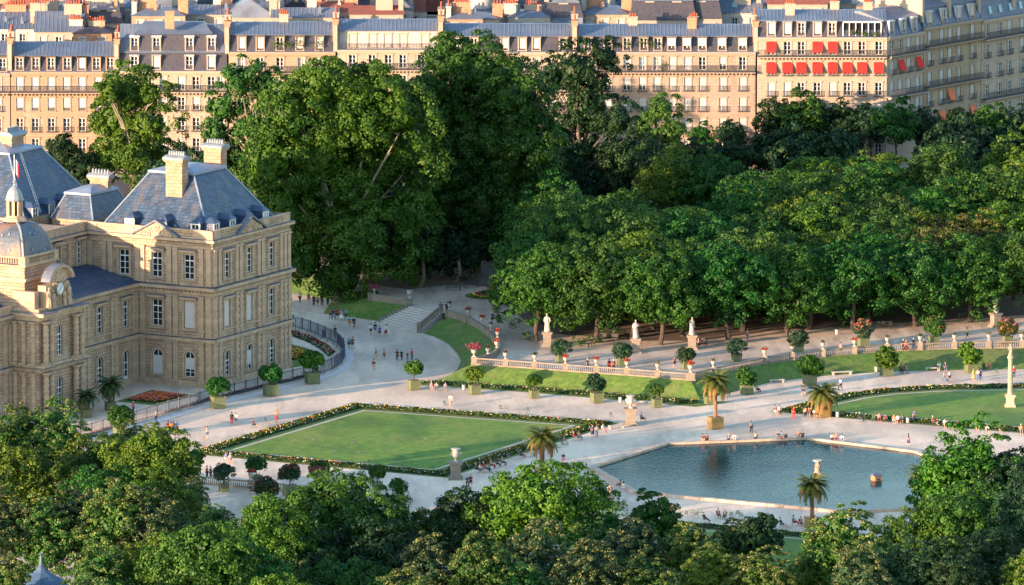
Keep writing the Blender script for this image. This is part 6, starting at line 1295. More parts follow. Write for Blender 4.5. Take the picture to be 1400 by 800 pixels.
# basin fountain
ft = thing('fountain', 'caryatid fountain vase of pinkish stone rising from the water', 'fountain', at(1118, 655, 0.06), 0, None, .64); A = MB(); A.lathe([(.9, -.3), (.75, .1), (.45, .35), (.35, .8), (.6, 1.0), (.95, 1.1), (.95, 1.25), (.7, 1.3)], 12); A.build('base', M['rim'], ft)
figc = meshof(drape_figure(2.3, 9), 'caryatid', M['marbleW'])
for k in range(3): a = k * 2.09 + .5; link('caryatid', figc, ft, loc=(.4 * math.cos(a), .4 * math.sin(a), 1.3), rz=a + 1.57)
A = MB(); A.lathe([(.3, 1.3), (.25, 3.4), (.55, 3.6), (.95, 3.75), (1.1, 3.95), (.95, 4.05), (.3, 4.05)], 14); A.build('bowl', M['marble'], ft)
# duck house
dk = thing('duck_house', 'small wooden duck house floating in the basin', 'duck house', at(1198, 657, .06), R(35), None, .66); A = MB(); A.bb(-.85, .85, -.7, .7, 0, 1.0); A.build('wall', mat('duck_house_wood', (.42, .19, .09), .85, .2, 2), dk)
A = MB(); A.loft([[(-1.05, -.9, .98), (1.05, -.9, .98), (1.05, .9, .98), (-1.05, .9, .98)], [(-1.05, -.05, 1.5), (1.05, -.05, 1.5), (1.05, .05, 1.5), (-1.05, .05, 1.5)]]); A.build('roof', M['ledge'], dk); A = MB(); A.bb(-.22, .22, -.72, -.69, .1, .55); A.build('opening', M['dark'], dk); A = MB(); A.bb(-1.1, 1.1, -1.0, 1.0, -.12, .02); A.build('raft', M['bark'], dk)
# pigeon kiosk roof in the near trees
ks = thing('kiosk', 'blue pointed kiosk roof with a finial among the near trees', 'kiosk', at(56, 756, TZ + 9.9)); ks.location.z = TZ; b0 = ks.location
A = MB(); A.lathe([(2.6, 0), (2.6, 5.2)], 8); A.build('wall', M['white'], ks); A = MB(); A.lathe([(3.9, 5.6), (3.8, 5.8), (2.6, 6.7), (1.5, 7.3), (.9, 7.6), (.6, 7.9), (.25, 8.5), (.14, 9.6), (.3, 9.75), (.12, 9.9)], 8); A.build('roof', mat('blue_zinc_roof', (.05, .10, .17), .6, .2, .8), ks)
# ------------------------------------------------------------------ orange-tree boxes
M['box'] = mat('green_planter_paint', (0.125, 0.15, 0.07), .75, .14, 1.2); M['boxo'] = mat('ochre_planter_paint', (0.27, 0.18, 0.065), .75, .14, 1.2)
BX = {}
def box_parts(t, s, ochre=False):
    if s not in BX:
        A = MB(); h = s * .95; A.bb(-s / 2 + .05, s / 2 - .05, -s / 2 + .05, s / 2 - .05, .1, h - .05)
        for k in range(5): x = -s / 2 + .1 + (s - .2) * (k + .5) / 5; w = (s - .24) / 5 - .02; A.bb(x - w / 2, x + w / 2, -s / 2 + .02, s / 2 - .02, .16, h - .12); A.bb(-s / 2 + .021, s / 2 - .021, x - w / 2, x + w / 2, .161, h - .121)
        B = MB()
        for sx in (-1, 1):
            for sy in (-1, 1): B.bb(*sorted((sx * s / 2, sx * (s / 2 - .12))), *sorted((sy * s / 2, sy * (s / 2 - .12))), 0, h); B.lathe([(.05, 0), (.09, .08), (.02, .16)], 6, (sx * (s / 2 - .06), sy * (s / 2 - .06), h))
        C = MB()
        for sy in (-1, 1): C.bb(-s / 2 + .12, s / 2 - .12, *sorted((sy * s / 2, sy * (s / 2 - .05))), .1, .2); C.bb(-s / 2 + .12, s / 2 - .12, *sorted((sy * s / 2, sy * (s / 2 - .05))), h - .14, h - .04); C.bb(*sorted((sy * s / 2, sy * (s / 2 - .05))), -s / 2 + .12, s / 2 - .12, .1, .2); C.bb(*sorted((sy * s / 2, sy * (s / 2 - .05))), -s / 2 + .12, s / 2 - .12, h - .14, h - .04)
        BX[s] = [meshof(A, 'box_side', M['box']), meshof(B, 'box_post', M['box']), meshof(C, 'box_rail', M['box']), h]
    for n_, me in zip(('box_panels', 'box_posts', 'box_rails'), BX[s][:3]):
        o = link(n_, me, t); o['kind'] = 'stuff'
        if ochre: o.material_slots[0].link = 'OBJECT'; o.material_slots[0].material = M['boxo']
    return BX[s][3]
BALL = {}
def ball_mesh(style, v):
    key = (style, v % 3)
    if key in BALL: return BALL[key]
    if style == 'ball': lb = [(0, 0, 0, 1.12, .82), (.3, .1, .1, .85, .6), (-.35, -.1, .05, .8, .6)]; me = crown_mesh('crown', lb, [LM['green']], 50 + v, clumps=90, per=34, size=.24, cr=.34, jag=.12, core=.5)
    elif style == 'full': lb = [(0, 0, 0, 1.1, 1.1), (.3, .2, -.3, .8, .8), (-.35, 0, .3, .7, .7)]; me = crown_mesh('crown', lb, [LM['green']], 60 + v, clumps=95, per=36, size=.24, cr=.38, jag=.2, core=.5)
    elif style == 'olive': lb = [(0, 0, 0, 1.15, .95), (.4, 0, .2, .7, .6), (-.4, .1, -.1, .7, .6)]; me = crown_mesh('crown', lb, [LM['blue']], 70 + v, clumps=95, per=36, size=.2, cr=.42, jag=.2, core=.4)
    else: lb = [(0, 0, 0, 1.3, 1.25), (.4, 0, .25, .8, .8), (-.4, .1, -.2, .8, .8)]; me = crown_mesh('crown', lb, [LM['blue'], LM['petal']], 80 + v, clumps=110, per=40, size=.25, cr=.45, jag=.2, core=.5, tip=.55 if style == 'oleander' else .16)
    BALL[key] = me; return me
LM['petal'] = leaf_mat('oleander_petals', (.5, .03, .04), (.65, .12, .10), rnd=.1, trans=.1); LM['petal2'] = leaf_mat('rosy_petals', (.42, .12, .12), (.5, .22, .18), rnd=.1, trans=.1)
def planter(px, py, z, style, label, s=1.35, ball=1.0, stem=1.1, col='green', v=0, lift=.75, rz=.35, petal='petal'):
    t = thing('planter_tree', label, 'potted tree', at(px, py, z), rz, 'trees in square wooden boxes'); h = box_parts(t, s)
    A = MB(); A.tube([(0, 0, h - .2), (.04, 0, h + stem * .5), (0, 0, h + stem)], [.09, .07, .06], 6)
    for k in range(4): a = k * 1.6; A.tube([(0, 0, h + stem * .8), (.5 * ball * math.cos(a), .5 * ball * math.sin(a), h + stem + .5 * ball)], [.05, .02], 5)
    A.build('trunk', M['bark'], t); A = MB(); A.quad((-s / 2 + .06, -s / 2 + .06, h - .12), (s / 2 - .06, -s / 2 + .06, h - .12), (s / 2 - .06, s / 2 - .06, h - .12), (-s / 2 + .06, s / 2 - .06, h - .12)); A.build('soil', M['earth'], t)
    c = link('crown', ball_mesh(style, v), t, loc=(0, 0, h + stem + lift * ball), scale=ball); sl = c.material_slots[0]; sl.link = 'OBJECT'; sl.material = LM[col]
    if len(c.material_slots) > 1: sl = c.material_slots[1]; sl.link = 'OBJECT'; sl.material = LM[petal]
    return t
PLT = [ (298, 558, 0, 'ball', 'flat-topped ball tree in a green box, outside the palace railing', 1.75, 1.35, .6, 'green'), (370, 541, 0, 'ball', 'ball tree in a green box before the pavilion corner', 1.75, 1.35, .7, 'green'), (427, 524.5, 0, 'ball', 'light green ball tree by the curve of the railing', 1.75, 1.4, .85, 'plane'),
 (165, 600, 0, 'ball', 'round ball tree just above the near treetops, below the palace lawn', 1.7, 1.45, .7, 'green'), (566, 533, 0, 'ball', 'neat ball tree at the left end of the bank bedding', 1.5, 1.08, 1.1, 'plane'), (649, 539, 0, 'ball', 'airy light ball tree, second along the bank bedding', 1.4, 1.02, .9, 'yellow'),
 (730, 544.5, 0, 'ball', 'small light ball tree, third along the bank bedding', 1.2, .92, .8, 'plane'), (816, 550.5, 0, 'full', 'dense dark ball in a box, fourth along the bank bedding', 1.5, 1.05, .55, 'dark'), (898, 557, 0, 'ball', 'smallest ball tree, beside the vase on its pedestal', 1.25, .82, .8, 'green'), (970, 553, 0, 'ball', 'boxed tree half hidden behind the tall planter palm', 1.2, .85, .6, 'green'),
 (1021, 539, 0, 'full', 'bushy boxed tree right of the tall planter palm', 1.5, 1.15, .2, 'green'), (1107, 526, 0, 'full', 'bushy boxed tree behind the second planter palm', 1.6, 1.3, .2, 'plane'), (1212, 514, 0, 'full', 'boxed tree before the bank, below the bright red oleander', 1.5, 1.3, .2, 'plane'), (1327, 509, 0, 'full', 'boxed tree before the bank, left of the marble column', 1.4, 1.35, .25, 'yellow'),
 (767, 495, TZ, 'olive', 'grey-green shrub in a box above the balustrade, right of the first statue', 1.2, 1.1, .1, 'blue'), (850, 500, TZ, 'olive', 'grey-green shrub in a box left of the second statue', 1.2, 1.05, .1, 'blue'), (938, 504.5, TZ, 'olive', 'dark shrub in a box just left of the third statue', 1.2, 1.0, .1, 'dark'), (1007, 494, TZ, 'olive', 'grey-green shrub in a box, alone right of the third statue', 1.2, 1.05, .2, 'blue'),
 (1091, 483, TZ, 'oleanderfew', 'grey oleander with sparse pink flowers in a box', 1.3, .95, .2, 'blue'), (1180, 475, TZ, 'oleander', 'bright red flowering oleander in a box', 1.5, 1.0, .5, 'blue'), (1277, 471, TZ, 'oleanderfew', 'round oleander dotted with red at its top', 1.3, 1.05, .5, 'olive'), (1377, 470.5, TZ, 'oleander', 'rosy brown oleander in a box at the right', 1.3, 1.0, .5, 'rust'),
 (263, 655, TZ, 'ball', 'ball tree at the left end of the near balustrade', 1.5, 1.1, .7, 'green'), (306, 672, TZ, 'olive', 'grey-green shrub in a box before the near balustrade', 1.1, 1.05, .7, 'blue'), (350, 663, TZ, 'ball', 'ball tree in the middle of the near balustrade', 1.4, 1.1, .7, 'green'), (396, 678, TZ, 'oleanderfew', 'dark oleander with small red flowers in a tall box', 1.5, .95, .9, 'dark'),
 (364, 704, TZ, 'oleanderfew', 'dark bushy oleander above the near treetops', 1.5, 1.05, 1.2, 'dark'), (436, 664, 0, 'ball', 'ball tree behind the large urn of pink-red flowers', 1.2, 1.1, .5, 'green'), (516, 669, 0, 'ball', 'small ball tree above the near treetops, below the lawn', 1.1, .92, .7, 'plane'), (544, 686, 0, 'full', 'narrow boxed tree by two people on the near gravel', 1.25, .85, .3, 'green')]
for i, (x, y, z, stl, lb, s, bl, stem, col) in enumerate(PLT): planter(x, y, z, stl, lb, s, bl, stem, col, i, lift=.55 if stl == 'ball' else .8, petal='petal2' if x in (1377, 1091) else 'petal')
# ------------------------------------------------------------------ palms
M['frond'] = leaf_mat('palm_fronds', (.045, .085, .020), (.13, .15, .03), rnd=.2, trans=.15); M['frondd'] = leaf_mat('dark_palm_fronds', (.02, .05, .018), (.05, .085, .025), rnd=.2, trans=.15); M['frondy'] = leaf_mat('drying_fronds', (.16, .12, .03), (.30, .15, .05), rnd=.2, trans=.15)
def frond_mesh(L, droop, seed, w=.5):
    A = MB(); rd = random.Random(seed); n = 12; P = []
    for k in range(n + 1): t = k / n; P.append(Vector((L * (t - .25 * t * t * droop), 0, L * (.28 * t - droop * .62 * t * t))))
    A.tube(P, [.035 * (1 - k / n * .8) for k in range(n + 1)], 4)
    for k in range(1, n * 3 + 2):
        t = k / (n * 3 + 1); i = min(n - 1, int(t * n)); p = P[i].lerp(P[i + 1], t * n - i); d = (P[i + 1] - P[i]).normalized(); l = w * (math.sin(min(1, t * 1.15) * 3.0) * .8 + .35) * (L / 2.6)
        for sg in (-1, 1):
            e = p + d * l * .55 + Vector((0, sg * l * .85, -l * .28 + rd.uniform(-.06, .04))); b_ = d * .05
            A.add([p - b_, e, p + b_ * 2], [(0, 1, 2) if sg > 0 else (2, 1, 0)])
    return A
FRM = {}
def palm(px, py, z, trunk_h, label, L=2.6, box=1.7, ochre=True, n=34, mats=('frond', 'frondy'), dark=False, tr=.22, ang=.4):
    L *= 1.18; n += 14; t = thing('palm_tree', label, 'palm tree', at(px, py, z), ang, 'palms in square boxes'); h = box_parts(t, box, ochre)
    A = MB(); pts = []; rs = []
    for k in range(9): q = k / 8; pts.append((0, 0, h - .2 + (trunk_h - h + .2) * q)); rs.append(tr * (1.25 - .35 * q + .1 * (k % 2)) + (.12 if q > .9 else 0))
    A.tube(pts, rs, 9); A.build('trunk', M['palmbark'], t); rd = random.Random(int(px))
    for k in range(n):
        ring = k / n; el = 1.25 - 1.75 * ring ** .85; a = k * 2.39996; key = (round(L, 1), min(4, int(ring * 5)), k % 2)
        if key not in FRM: FRM[key] = meshof(frond_mesh(L, (.85 + ring * .75), k), 'frond', M['frond'])
        o = link('frond', FRM[key], t, loc=(0, 0, trunk_h)); o.rotation_mode = 'XYZ'; o.rotation_euler = (0, -el * .75, a); s = rd.uniform(.88, 1.1); o.scale = (s, s, s)
        mm_ = M['frondd'] if dark else (M['frondy'] if ring > .72 and rd.random() < .8 else M['frond']); o.material_slots[0].link = 'OBJECT'; o.material_slots[0].material = mm_
    return t
M['palmbark'] = mat('palm_bark', (.22, .12, .07), .9, .35, 3, bump=.6)
palm(978, 586, 0, 6.6, 'tallest planter palm, rising beside the top edge of the pond', 2.7, 1.75)
palm(1125, 570, 0, 3.3, 'short planter palm at the tip of the right lawn', 2.9, 1.6)
palm(742, 655, 0, 5.6, 'planter palm overlapping the right corner of the left lawn', 2.9, 1.7)
palm(1110, 722, 0, 5.6, 'dark green palm on the near side of the pond', 2.6, 1.5, dark=False, mats=('frond', 'frond'))
palm(118, 571, 0, 3.0, 'small dark palm nearest the clock pavilion steps', 2.0, 1.3, ochre=False, dark=True, n=26)
palm(151, 561, 0, 3.6, 'dark palm before the garden wing door', 2.2, 1.3, ochre=False, dark=True, n=28)
palm(1262, 705, 0, 5.4, 'palm almost hidden by the big tree at the right end of the pond', 2.6, 1.5)
# ------------------------------------------------------------------ palace railing
fp_ = [at(x, y, 0) for x, y in FBASE]; fo = fp_[0]; fe = thing('iron_railing', 'dark blue iron railing sweeping round the palace garden', 'fence', (fo.x, fo.y, 0)); M['rail'] = mat('blue_black_iron', (.03, .05, .09), .5, .15, 2)
Q = [Vector((p.x - fo.x, p.y - fo.y, 0)) for p in fp_]; A = MB(); B = MB()
for a, b in zip(Q, Q[1:]):
    d = b - a; c = (a + b) / 2; rz = math.atan2(d.y, d.x); C = MB(); C.box((c.x, c.y, .15), (d.length + .1, .35, .3), rz=rz); C.build('plinth', M['kerb'], fe)
    for zz in (.5, 1.85): C = MB(); C.box((c.x, c.y, zz), (d.length, .05, .07), rz=rz); C.build('rail', M['rail'], fe)
for p, r_ in resample(Q, .21): B.box((p.x, p.y, 1.15), (.032, .032, 1.75), rz=r_)
B.build('bars', M['rail'], fe, kind='stuff')
for i, (p, r_) in enumerate(resample(Q, 2.9)):
    C = MB(); C.box((p.x, p.y, 1.1), (.11, .11, 2.1), rz=r_); n_ = Vector((-math.sin(r_), math.cos(r_), 0)); C.tube([p + Vector((0, 0, 1.75)), p + n_ * .25 + Vector((0, 0, 1.55)), p + n_ * .35 + Vector((0, 0, .9)), p + n_ * .7 + Vector((0, 0, .1))], .035, 5); C.build('post', M['rail'], fe)
# ------------------------------------------------------------------ seats
M['greenmetal'] = mat('green_metal', (.10, .13, .09), .5, .15, 2); M['benchdark'] = mat('dark_bench_wood', (.045, .05, .045), .7, .2, 2)
def chair_meshes():
    A = MB(); 
    for k in range(6): A.bb(-.22, .22, -.2 + k * .075, -.2 + k * .075 + .05, .42, .445)
    seat = meshof(A, 'seat', M['greenmetal']); A = MB()
    for k in range(4): A.bb(-.2, .2, .245 + k * .015, .265 + k * .015, .56 + k * .1, .62 + k * .1)
    back = meshof(A, 'backrest', M['greenmetal']); A = MB()
    for sx in (-1, 1): A.tube([(sx * .22, -.22, 0), (sx * .22, -.2, .42), (sx * .22, .2, .42)], .016, 5); A.tube([(sx * .22, .3, 0), (sx * .22, .2, .42), (sx * .21, .3, .98)], .016, 5); A.tube([(sx * .25, .25, .66), (sx * .26, -.1, .66), (sx * .24, -.2, .44)], .016, 5)
    return seat, back, meshof(A, 'frame', M['greenmetal'])
CHM = chair_meshes(); CHN = {}
def chair(px, py, z, rz, label, recline=False):
    CHN[label] = CHN.get(label, 0) + 1
    t = thing('garden_chair', label, 'chair', at(px, py, z), rz, 'green metal garden chairs'); link('seat', CHM[0], t); link('backrest', CHM[1], t); link('frame', CHM[2], t); return t
for i, (x, y, rz, w) in enumerate(((364, 580, .5, 'empty green chair facing the lawn, beside the reclining reader'), (685, 563, .3, 'empty green chair, left of the pair above the lawn'), (692, 563, -.2, 'empty green chair, right of the pair above the lawn'), (722, 566, .2, 'empty chair just right of the pair above the lawn'), (836, 573, .4, 'empty chair by the right corner of the left lawn'), (609, 557, .6, 'empty chair behind the person in white above the lawn'),
  (930, 705, 2.6, 'first empty chair of the row below the pond'), (938, 707, 3.4, 'second empty chair of the row below the pond'), (946, 705, 2.9, 'third empty chair of the row below the pond'), (952, 708, 3.3, 'fourth empty chair of the row below the pond'), (958, 705, 2.7, 'fifth empty chair, left of the leaning sitter by the pond'), (1000, 709, 3.0, 'empty chair right of the two sitters below the pond'), (1008, 707, 3.3, 'empty chair before the dark little tree by the pond'), (1014, 710, 2.8, 'empty chair touching the dark little tree by the pond'), (927, 701, 2.0, 'empty chair beside the sitter at the near pond edge'),
  (848, 697, 2.2, 'empty chair right of the slim column'), (854, 692, 2.8, 'empty chair nearest the pond by the slim column'), (1363, 513, .4, 'empty chair on the gravel left of the marble column'), (1180, 577, .2, 'empty chair at the lower edge of the right lawn'), (1194, 577, -.2, 'empty chair in the row facing the pond'), (696, 628, 2.8, 'empty chair by the lawn edge, left of the palm'), (770, 612, 2.6, 'empty chair right of the lawn palm'), (764, 616, 2.2, 'empty chair just beyond the lawn palm trunk'), (472, 680, .2, 'empty chair among the near trees below the lawn'), (560, 694, .1, 'empty chair behind the two people on near gravel'))):
    chair(x, y, 0, rz, w)
def bench(px, py, z, rz, label, L=2.0, m='benchdark', back=True, stone=False):
    t = thing('bench', label, 'bench', at(px, py, z), rz, 'garden benches')
    if stone:
        A = MB(); A.bb(-L / 2, L / 2, -.25, .25, .38, .5); A.build('seat', M['kerb'], t)
        for sx in (-1, 1): A = MB(); A.bb(*sorted((sx * L * .38, sx * L * .46)), -.2, .2, 0, .379); A.build('leg', M['kerb'], t)
        return t
    for k in range(3): A = MB(); A.bb(-L / 2, L / 2, -.22 + k * .16, -.09 + k * .16, .42, .46); A.build('seat_slat', M[m], t)
    if back:
        for k in range(3): A = MB(); A.bb(-L / 2, L / 2, .28 + k * .03, .32 + k * .03, .56 + k * .16, .67 + k * .16); A.build('back_slat', M[m], t)
    for sx in (-.85, .85): A = MB(); A.tube([(sx * L / 2, -.25, 0), (sx * L / 2, -.18, .42), (sx * L / 2, .26, .42), (sx * L / 2, .38, .98)], .035, 5); A.tube([(sx * L / 2, .26, .42), (sx * L / 2, .34, 0)], .035, 5); A.build('leg', M['iron'], t)
    return t
for x, y, z, rz, lb, L, stn in ((644, 393.5, TZ, .3, 'dark bench at the left edge of the grove, above the round bed', 2.6, 0), (620, 397, TZ, -.4, 'thin dark bench under the dark trees, above the stairs', 2.4, 0), (832, 466, TZ, -.4, 'dark bench in the shade left of the second statue', 2.8, 0), (845, 459, TZ, .2, 'second dark bench in the shade left of the second statue', 2.6, 0), (1208, 449, TZ, 0, 'dark bench right of the bright red oleander', 2.6, 0), (1322, 437, TZ, 0, 'dark bench under the trees left of the far right statue', 2.6, 0), (1388, 432, TZ, 0, 'dark bench behind the far right statue', 2.6, 0), (958, 474, TZ, .2, 'dark bench right of the third statue with people on it', 2.2, 0),
   (1062, 523.5, 0, .3, 'pale stone bench between two boxed trees before the bank', 2.2, 1), (1151, 512.5, 0, .22, 'long pale stone bench before the bank, behind the second palm', 3.0, 1), (1275, 507, 0, .05, 'pale stone bench with two people before the bank', 2.0, 1), (878, 553, 0, -.1, 'pale stone bench beside the vase pedestal', 2.4, 1), (843, 586, 0, .5, 'pale low bench at the right corner of the left lawn', 2.4, 1), (724, 624, 0, .6, 'pale bench left of the lawn palm', 1.6, 1)):
    bench(x, y, z, rz, lb, L, stone=bool(stn))
def bin_(px, py, z, label):
    t = thing('litter_bin', label, 'bin', at(px, py, z)); A = MB(); A.lathe([(.2, .1), (.24, .8), (.2, .8)], 10); A.build('bag', M['shutter'], t); A = MB(); A.lathe([(.28, .8), (.28, .86)], 10); A.tube([(.0, .2, 0), (0, .2, .85)], .03, 5); A.build('hoop', M['greenmetal'], t)
bin_(1198, 509, 0, 'pale litter bin left of the boxed tree before the bank'); bin_(1145, 571, 0, 'pale litter bin right of the second palm box'); bin_(634, 534, 0, 'pale litter bin left of the second ball tree'); bin_(1144, 458, TZ, 'pale litter bin in the shade left of the bright red oleander'); bin_(848, 551, 0, 'pale litter bin left of the vase pedestal'); bin_(1241, 579, 0, 'pale litter bin among the sitters at the right lawn'); bin_(1372, 466 - 0, TZ, 'litter bin near the far right oleander')
def lamp(px, py, z, label):
    t = thing('lamp_post', label, 'lamp post', at(px, py, z)); A = MB(); A.lathe([(.14, 0), (.12, .5), (.05, .7), (.04, 2.6)], 8); A.build('pole', M['rail'], t); A = MB(); A.lathe([(.05, 2.6), (.19, 2.7), (.22, 2.85), (.18, 3.0), (.03, 3.1)], 10); A.build('globe', M['white'], t)
lamp(404, 459, 0, 'lamp with a white globe at the pavilion corner')
# pigeons on the lawn
M['pigeon'] = mat('pigeon_grey', (.10, .11, .13), .8, .2, 4); A = MB(); A.loft([[(x, r * math.cos(a), z_ + r * math.sin(a)) for a in (k * math.pi / 3 for k in range(6))] for x, r, z_ in ((-.2, .01, .14), (-.1, .05, .13), (0, .08, .13), (.09, .06, .17), (.13, .035, .22), (.17, .04, .25), (.21, .01, .25))]); A.tube([(0, .03, .08), (0, .03, 0)], .01, 4); A.tube([(0, -.03, .08), (0, -.03, 0)], .01, 4); pg = meshof(A, 'pigeon', M['pigeon'])
for i, (x, y) in enumerate(((401, 605), (417, 602), (428, 603), (440, 614), (457, 619), (482, 607), (519, 612), (490, 620), (505, 632), (582, 602), (538, 633), (591, 639))):
    link('pigeon', pg, None, f'grey pigeon on the left lawn, {ORD[i]} from the left', 'pigeon', 'pigeons on the lawn', None, at(x, y, .01), i * 1.3, 1.3)
# ================================================================== people
SKIN = {'fair': mat('fair_skin', (.52, .30, .21), .7, .05, 3), 'brown': mat('brown_skin', (.20, .10, .06), .7, .05, 3)}
CLO = {'red': (.55, .02, .02), 'white': (.74, .72, .70), 'black': (.015, .015, .02), 'navy': (.02, .035, .09), 'blue': (.05, .13, .34), 'cyan': (.08, .35, .50), 'grey': (.20, .20, .21), 'pink': (.55, .22, .24), 'orange': (.60, .16, .04), 'yellow': (.62, .47, .10), 'beige': (.50, .38, .26), 'green': (.06, .16, .07), 'teal': (.05, .25, .27), 'denim': (.08, .13, .24), 'maroon': (.18, .02, .03), 'lime': (.45, .62, .03), 'brown': (.14, .07, .04), 'khaki': (.30, .24, .14)}
CM = {k: mat('cloth_' + k, v, .85, .1, 4) for k, v in CLO.items()}
HAIR = {'dark': mat('dark_hair', (.02, .014, .01), .6, .2, 9), 'brown': mat('brown_hair', (.10, .05, .025), .6, .2, 9), 'blond': mat('fair_hair', (.34, .22, .10), .6, .2, 9), 'grey': mat('grey_hair', (.35, .34, .33), .6, .2, 9)}
def pose(kind):
    """joint positions (m): y negative is ahead"""
    J = dict(hip=(0, 0, .95), chest=(0, .0, 1.28), neck=(0, .0, 1.47), chin=(0, -.02, 1.56), head=(0, -.02, 1.67))
    if kind == 'stand': L = [((-.1, 0, .92), (-.11, -.01, .5), (-.12, .02, .08), (-.13, -.13, .035)), ((.1, 0, .92), (.12, -.02, .5), (.14, .0, .08), (.16, -.15, .035))]; Arm = [((-.19, 0, 1.40), (-.25, .03, 1.13), (-.24, -.05, .88), (-.23, -.07, .78)), ((.19, 0, 1.40), (.25, .04, 1.13), (.25, -.04, .88), (.24, -.06, .78))]
    if kind == 'hip': L = [((-.1, 0, .92), (-.14, -.05, .5), (-.16, .0, .08), (-.19, -.14, .035)), ((.1, 0, .92), (.11, .02, .5), (.11, .04, .08), (.13, -.10, .035))]; Arm = [((-.19, 0, 1.40), (-.33, .08, 1.15), (-.18, -.08, 1.02), (-.12, -.12, .99)), ((.19, 0, 1.40), (.24, -.02, 1.14), (.16, -.26, 1.10), (.1, -.32, 1.16))]
    if kind == 'walk': L = [((-.1, 0, .92), (-.11, -.2, .52), (-.1, -.22, .1), (-.11, -.36, .06)), ((.1, 0, .92), (.11, .02, .5), (.1, .32, .17), (.1, .26, .04))]; Arm = [((-.19, 0, 1.40), (-.25, .14, 1.15), (-.24, .12, .90), (-.23, .08, .80)), ((.19, 0, 1.40), (.25, -.12, 1.14), (.22, -.28, .94), (.20, -.34, .86))]
    if kind == 'photo': L = pose('stand')[1]; Arm = [((-.19, 0, 1.40), (-.26, -.16, 1.24), (-.10, -.34, 1.50), (-.05, -.38, 1.56)), ((.19, 0, 1.40), (.26, -.16, 1.24), (.10, -.34, 1.50), (.05, -.38, 1.56))]
    if kind in ('sit', 'lean', 'bask'):
        b = .12 if kind == 'sit' else .25 if kind == 'bask' else -.16; J = dict(hip=(0, 0, .54), chest=(0, b * .6, .86), neck=(0, b, 1.04), chin=(0, b - .03, 1.13), head=(0, b - .03, 1.24)); sx = .14 if kind != 'bask' else .08
        fl = ((-.46, .50), (-.50, .09), (-.63, .04)) if kind != 'bask' else ((-.44, .44), (-.82, .16), (-.90, .24))
        L = [((-.1, 0, .52), (-sx, fl[0][0], fl[0][1]), (-sx, fl[1][0], fl[1][1]), (-sx - .02, fl[2][0], fl[2][1])), ((.1, 0, .52), (sx, fl[0][0] - .02, fl[0][1]), (sx, fl[1][0] + .04, fl[1][1]), (sx + .02, fl[2][0] + .04, fl[2][1]))]
        Arm = [((-.19, b, .97), (-.25, b - .08, .72), (-.17, b - .32, .64), (-.12, b - .40, .63)), ((.19, b, .97), (.25, b - .08, .72), (.18, b - .32, .66), (.12, b - .40, .66))]
    if kind == 'floor':
        J = dict(hip=(0, 0, .14), chest=(0, .06, .46), neck=(0, .02, .64), chin=(0, -.02, .73), head=(0, -.02, .84)); L = [((-.1, 0, .14), (-.14, -.38, .44), (-.12, -.55, .08), (-.13, -.68, .04)), ((.1, 0, .14), (.14, -.36, .46), (.13, -.5, .08), (.14, -.63, .04))]; Arm = [((-.19, .02, .57), (-.26, -.1, .36), (-.18, -.34, .42), (-.08, -.4, .44)), ((.19, .02, .57), (.26, -.1, .36), (.18, -.34, .42), (.08, -.4, .44))]
    return J, L, Arm
def skin_mesh(name, V, E, Rr, root, sub=1, mt=None):
    me = bpy.data.meshes.new(name); me.from_pydata([tuple(v) for v in V], E, []); o = bpy.data.objects.new(name, me); COL.objects.link(o)
    me_s = o.modifiers.new('s', 'SKIN'); 
    if not me.skin_vertices: 
        bpy.context.view_layer.objects.active = o
    for i, r in enumerate(Rr): me.skin_vertices[0].data[i].radius = r if isinstance(r, tuple) else (r, r)
    me.skin_vertices[0].data[root].use_root = True; s2 = o.modifiers.new('u', 'SUBSURF'); s2.levels = sub; s2.render_levels = sub
    dg = bpy.context.evaluated_depsgraph_get(); out = bpy.data.meshes.new_from_object(o.evaluated_get(dg)); out.name = name; bpy.data.objects.remove(o); out.materials.clear(); out.materials.append(mt or SKIN['fair']); out.polygons.foreach_set('use_smooth', [True] * len(out.polygons)); return out
PB = {}
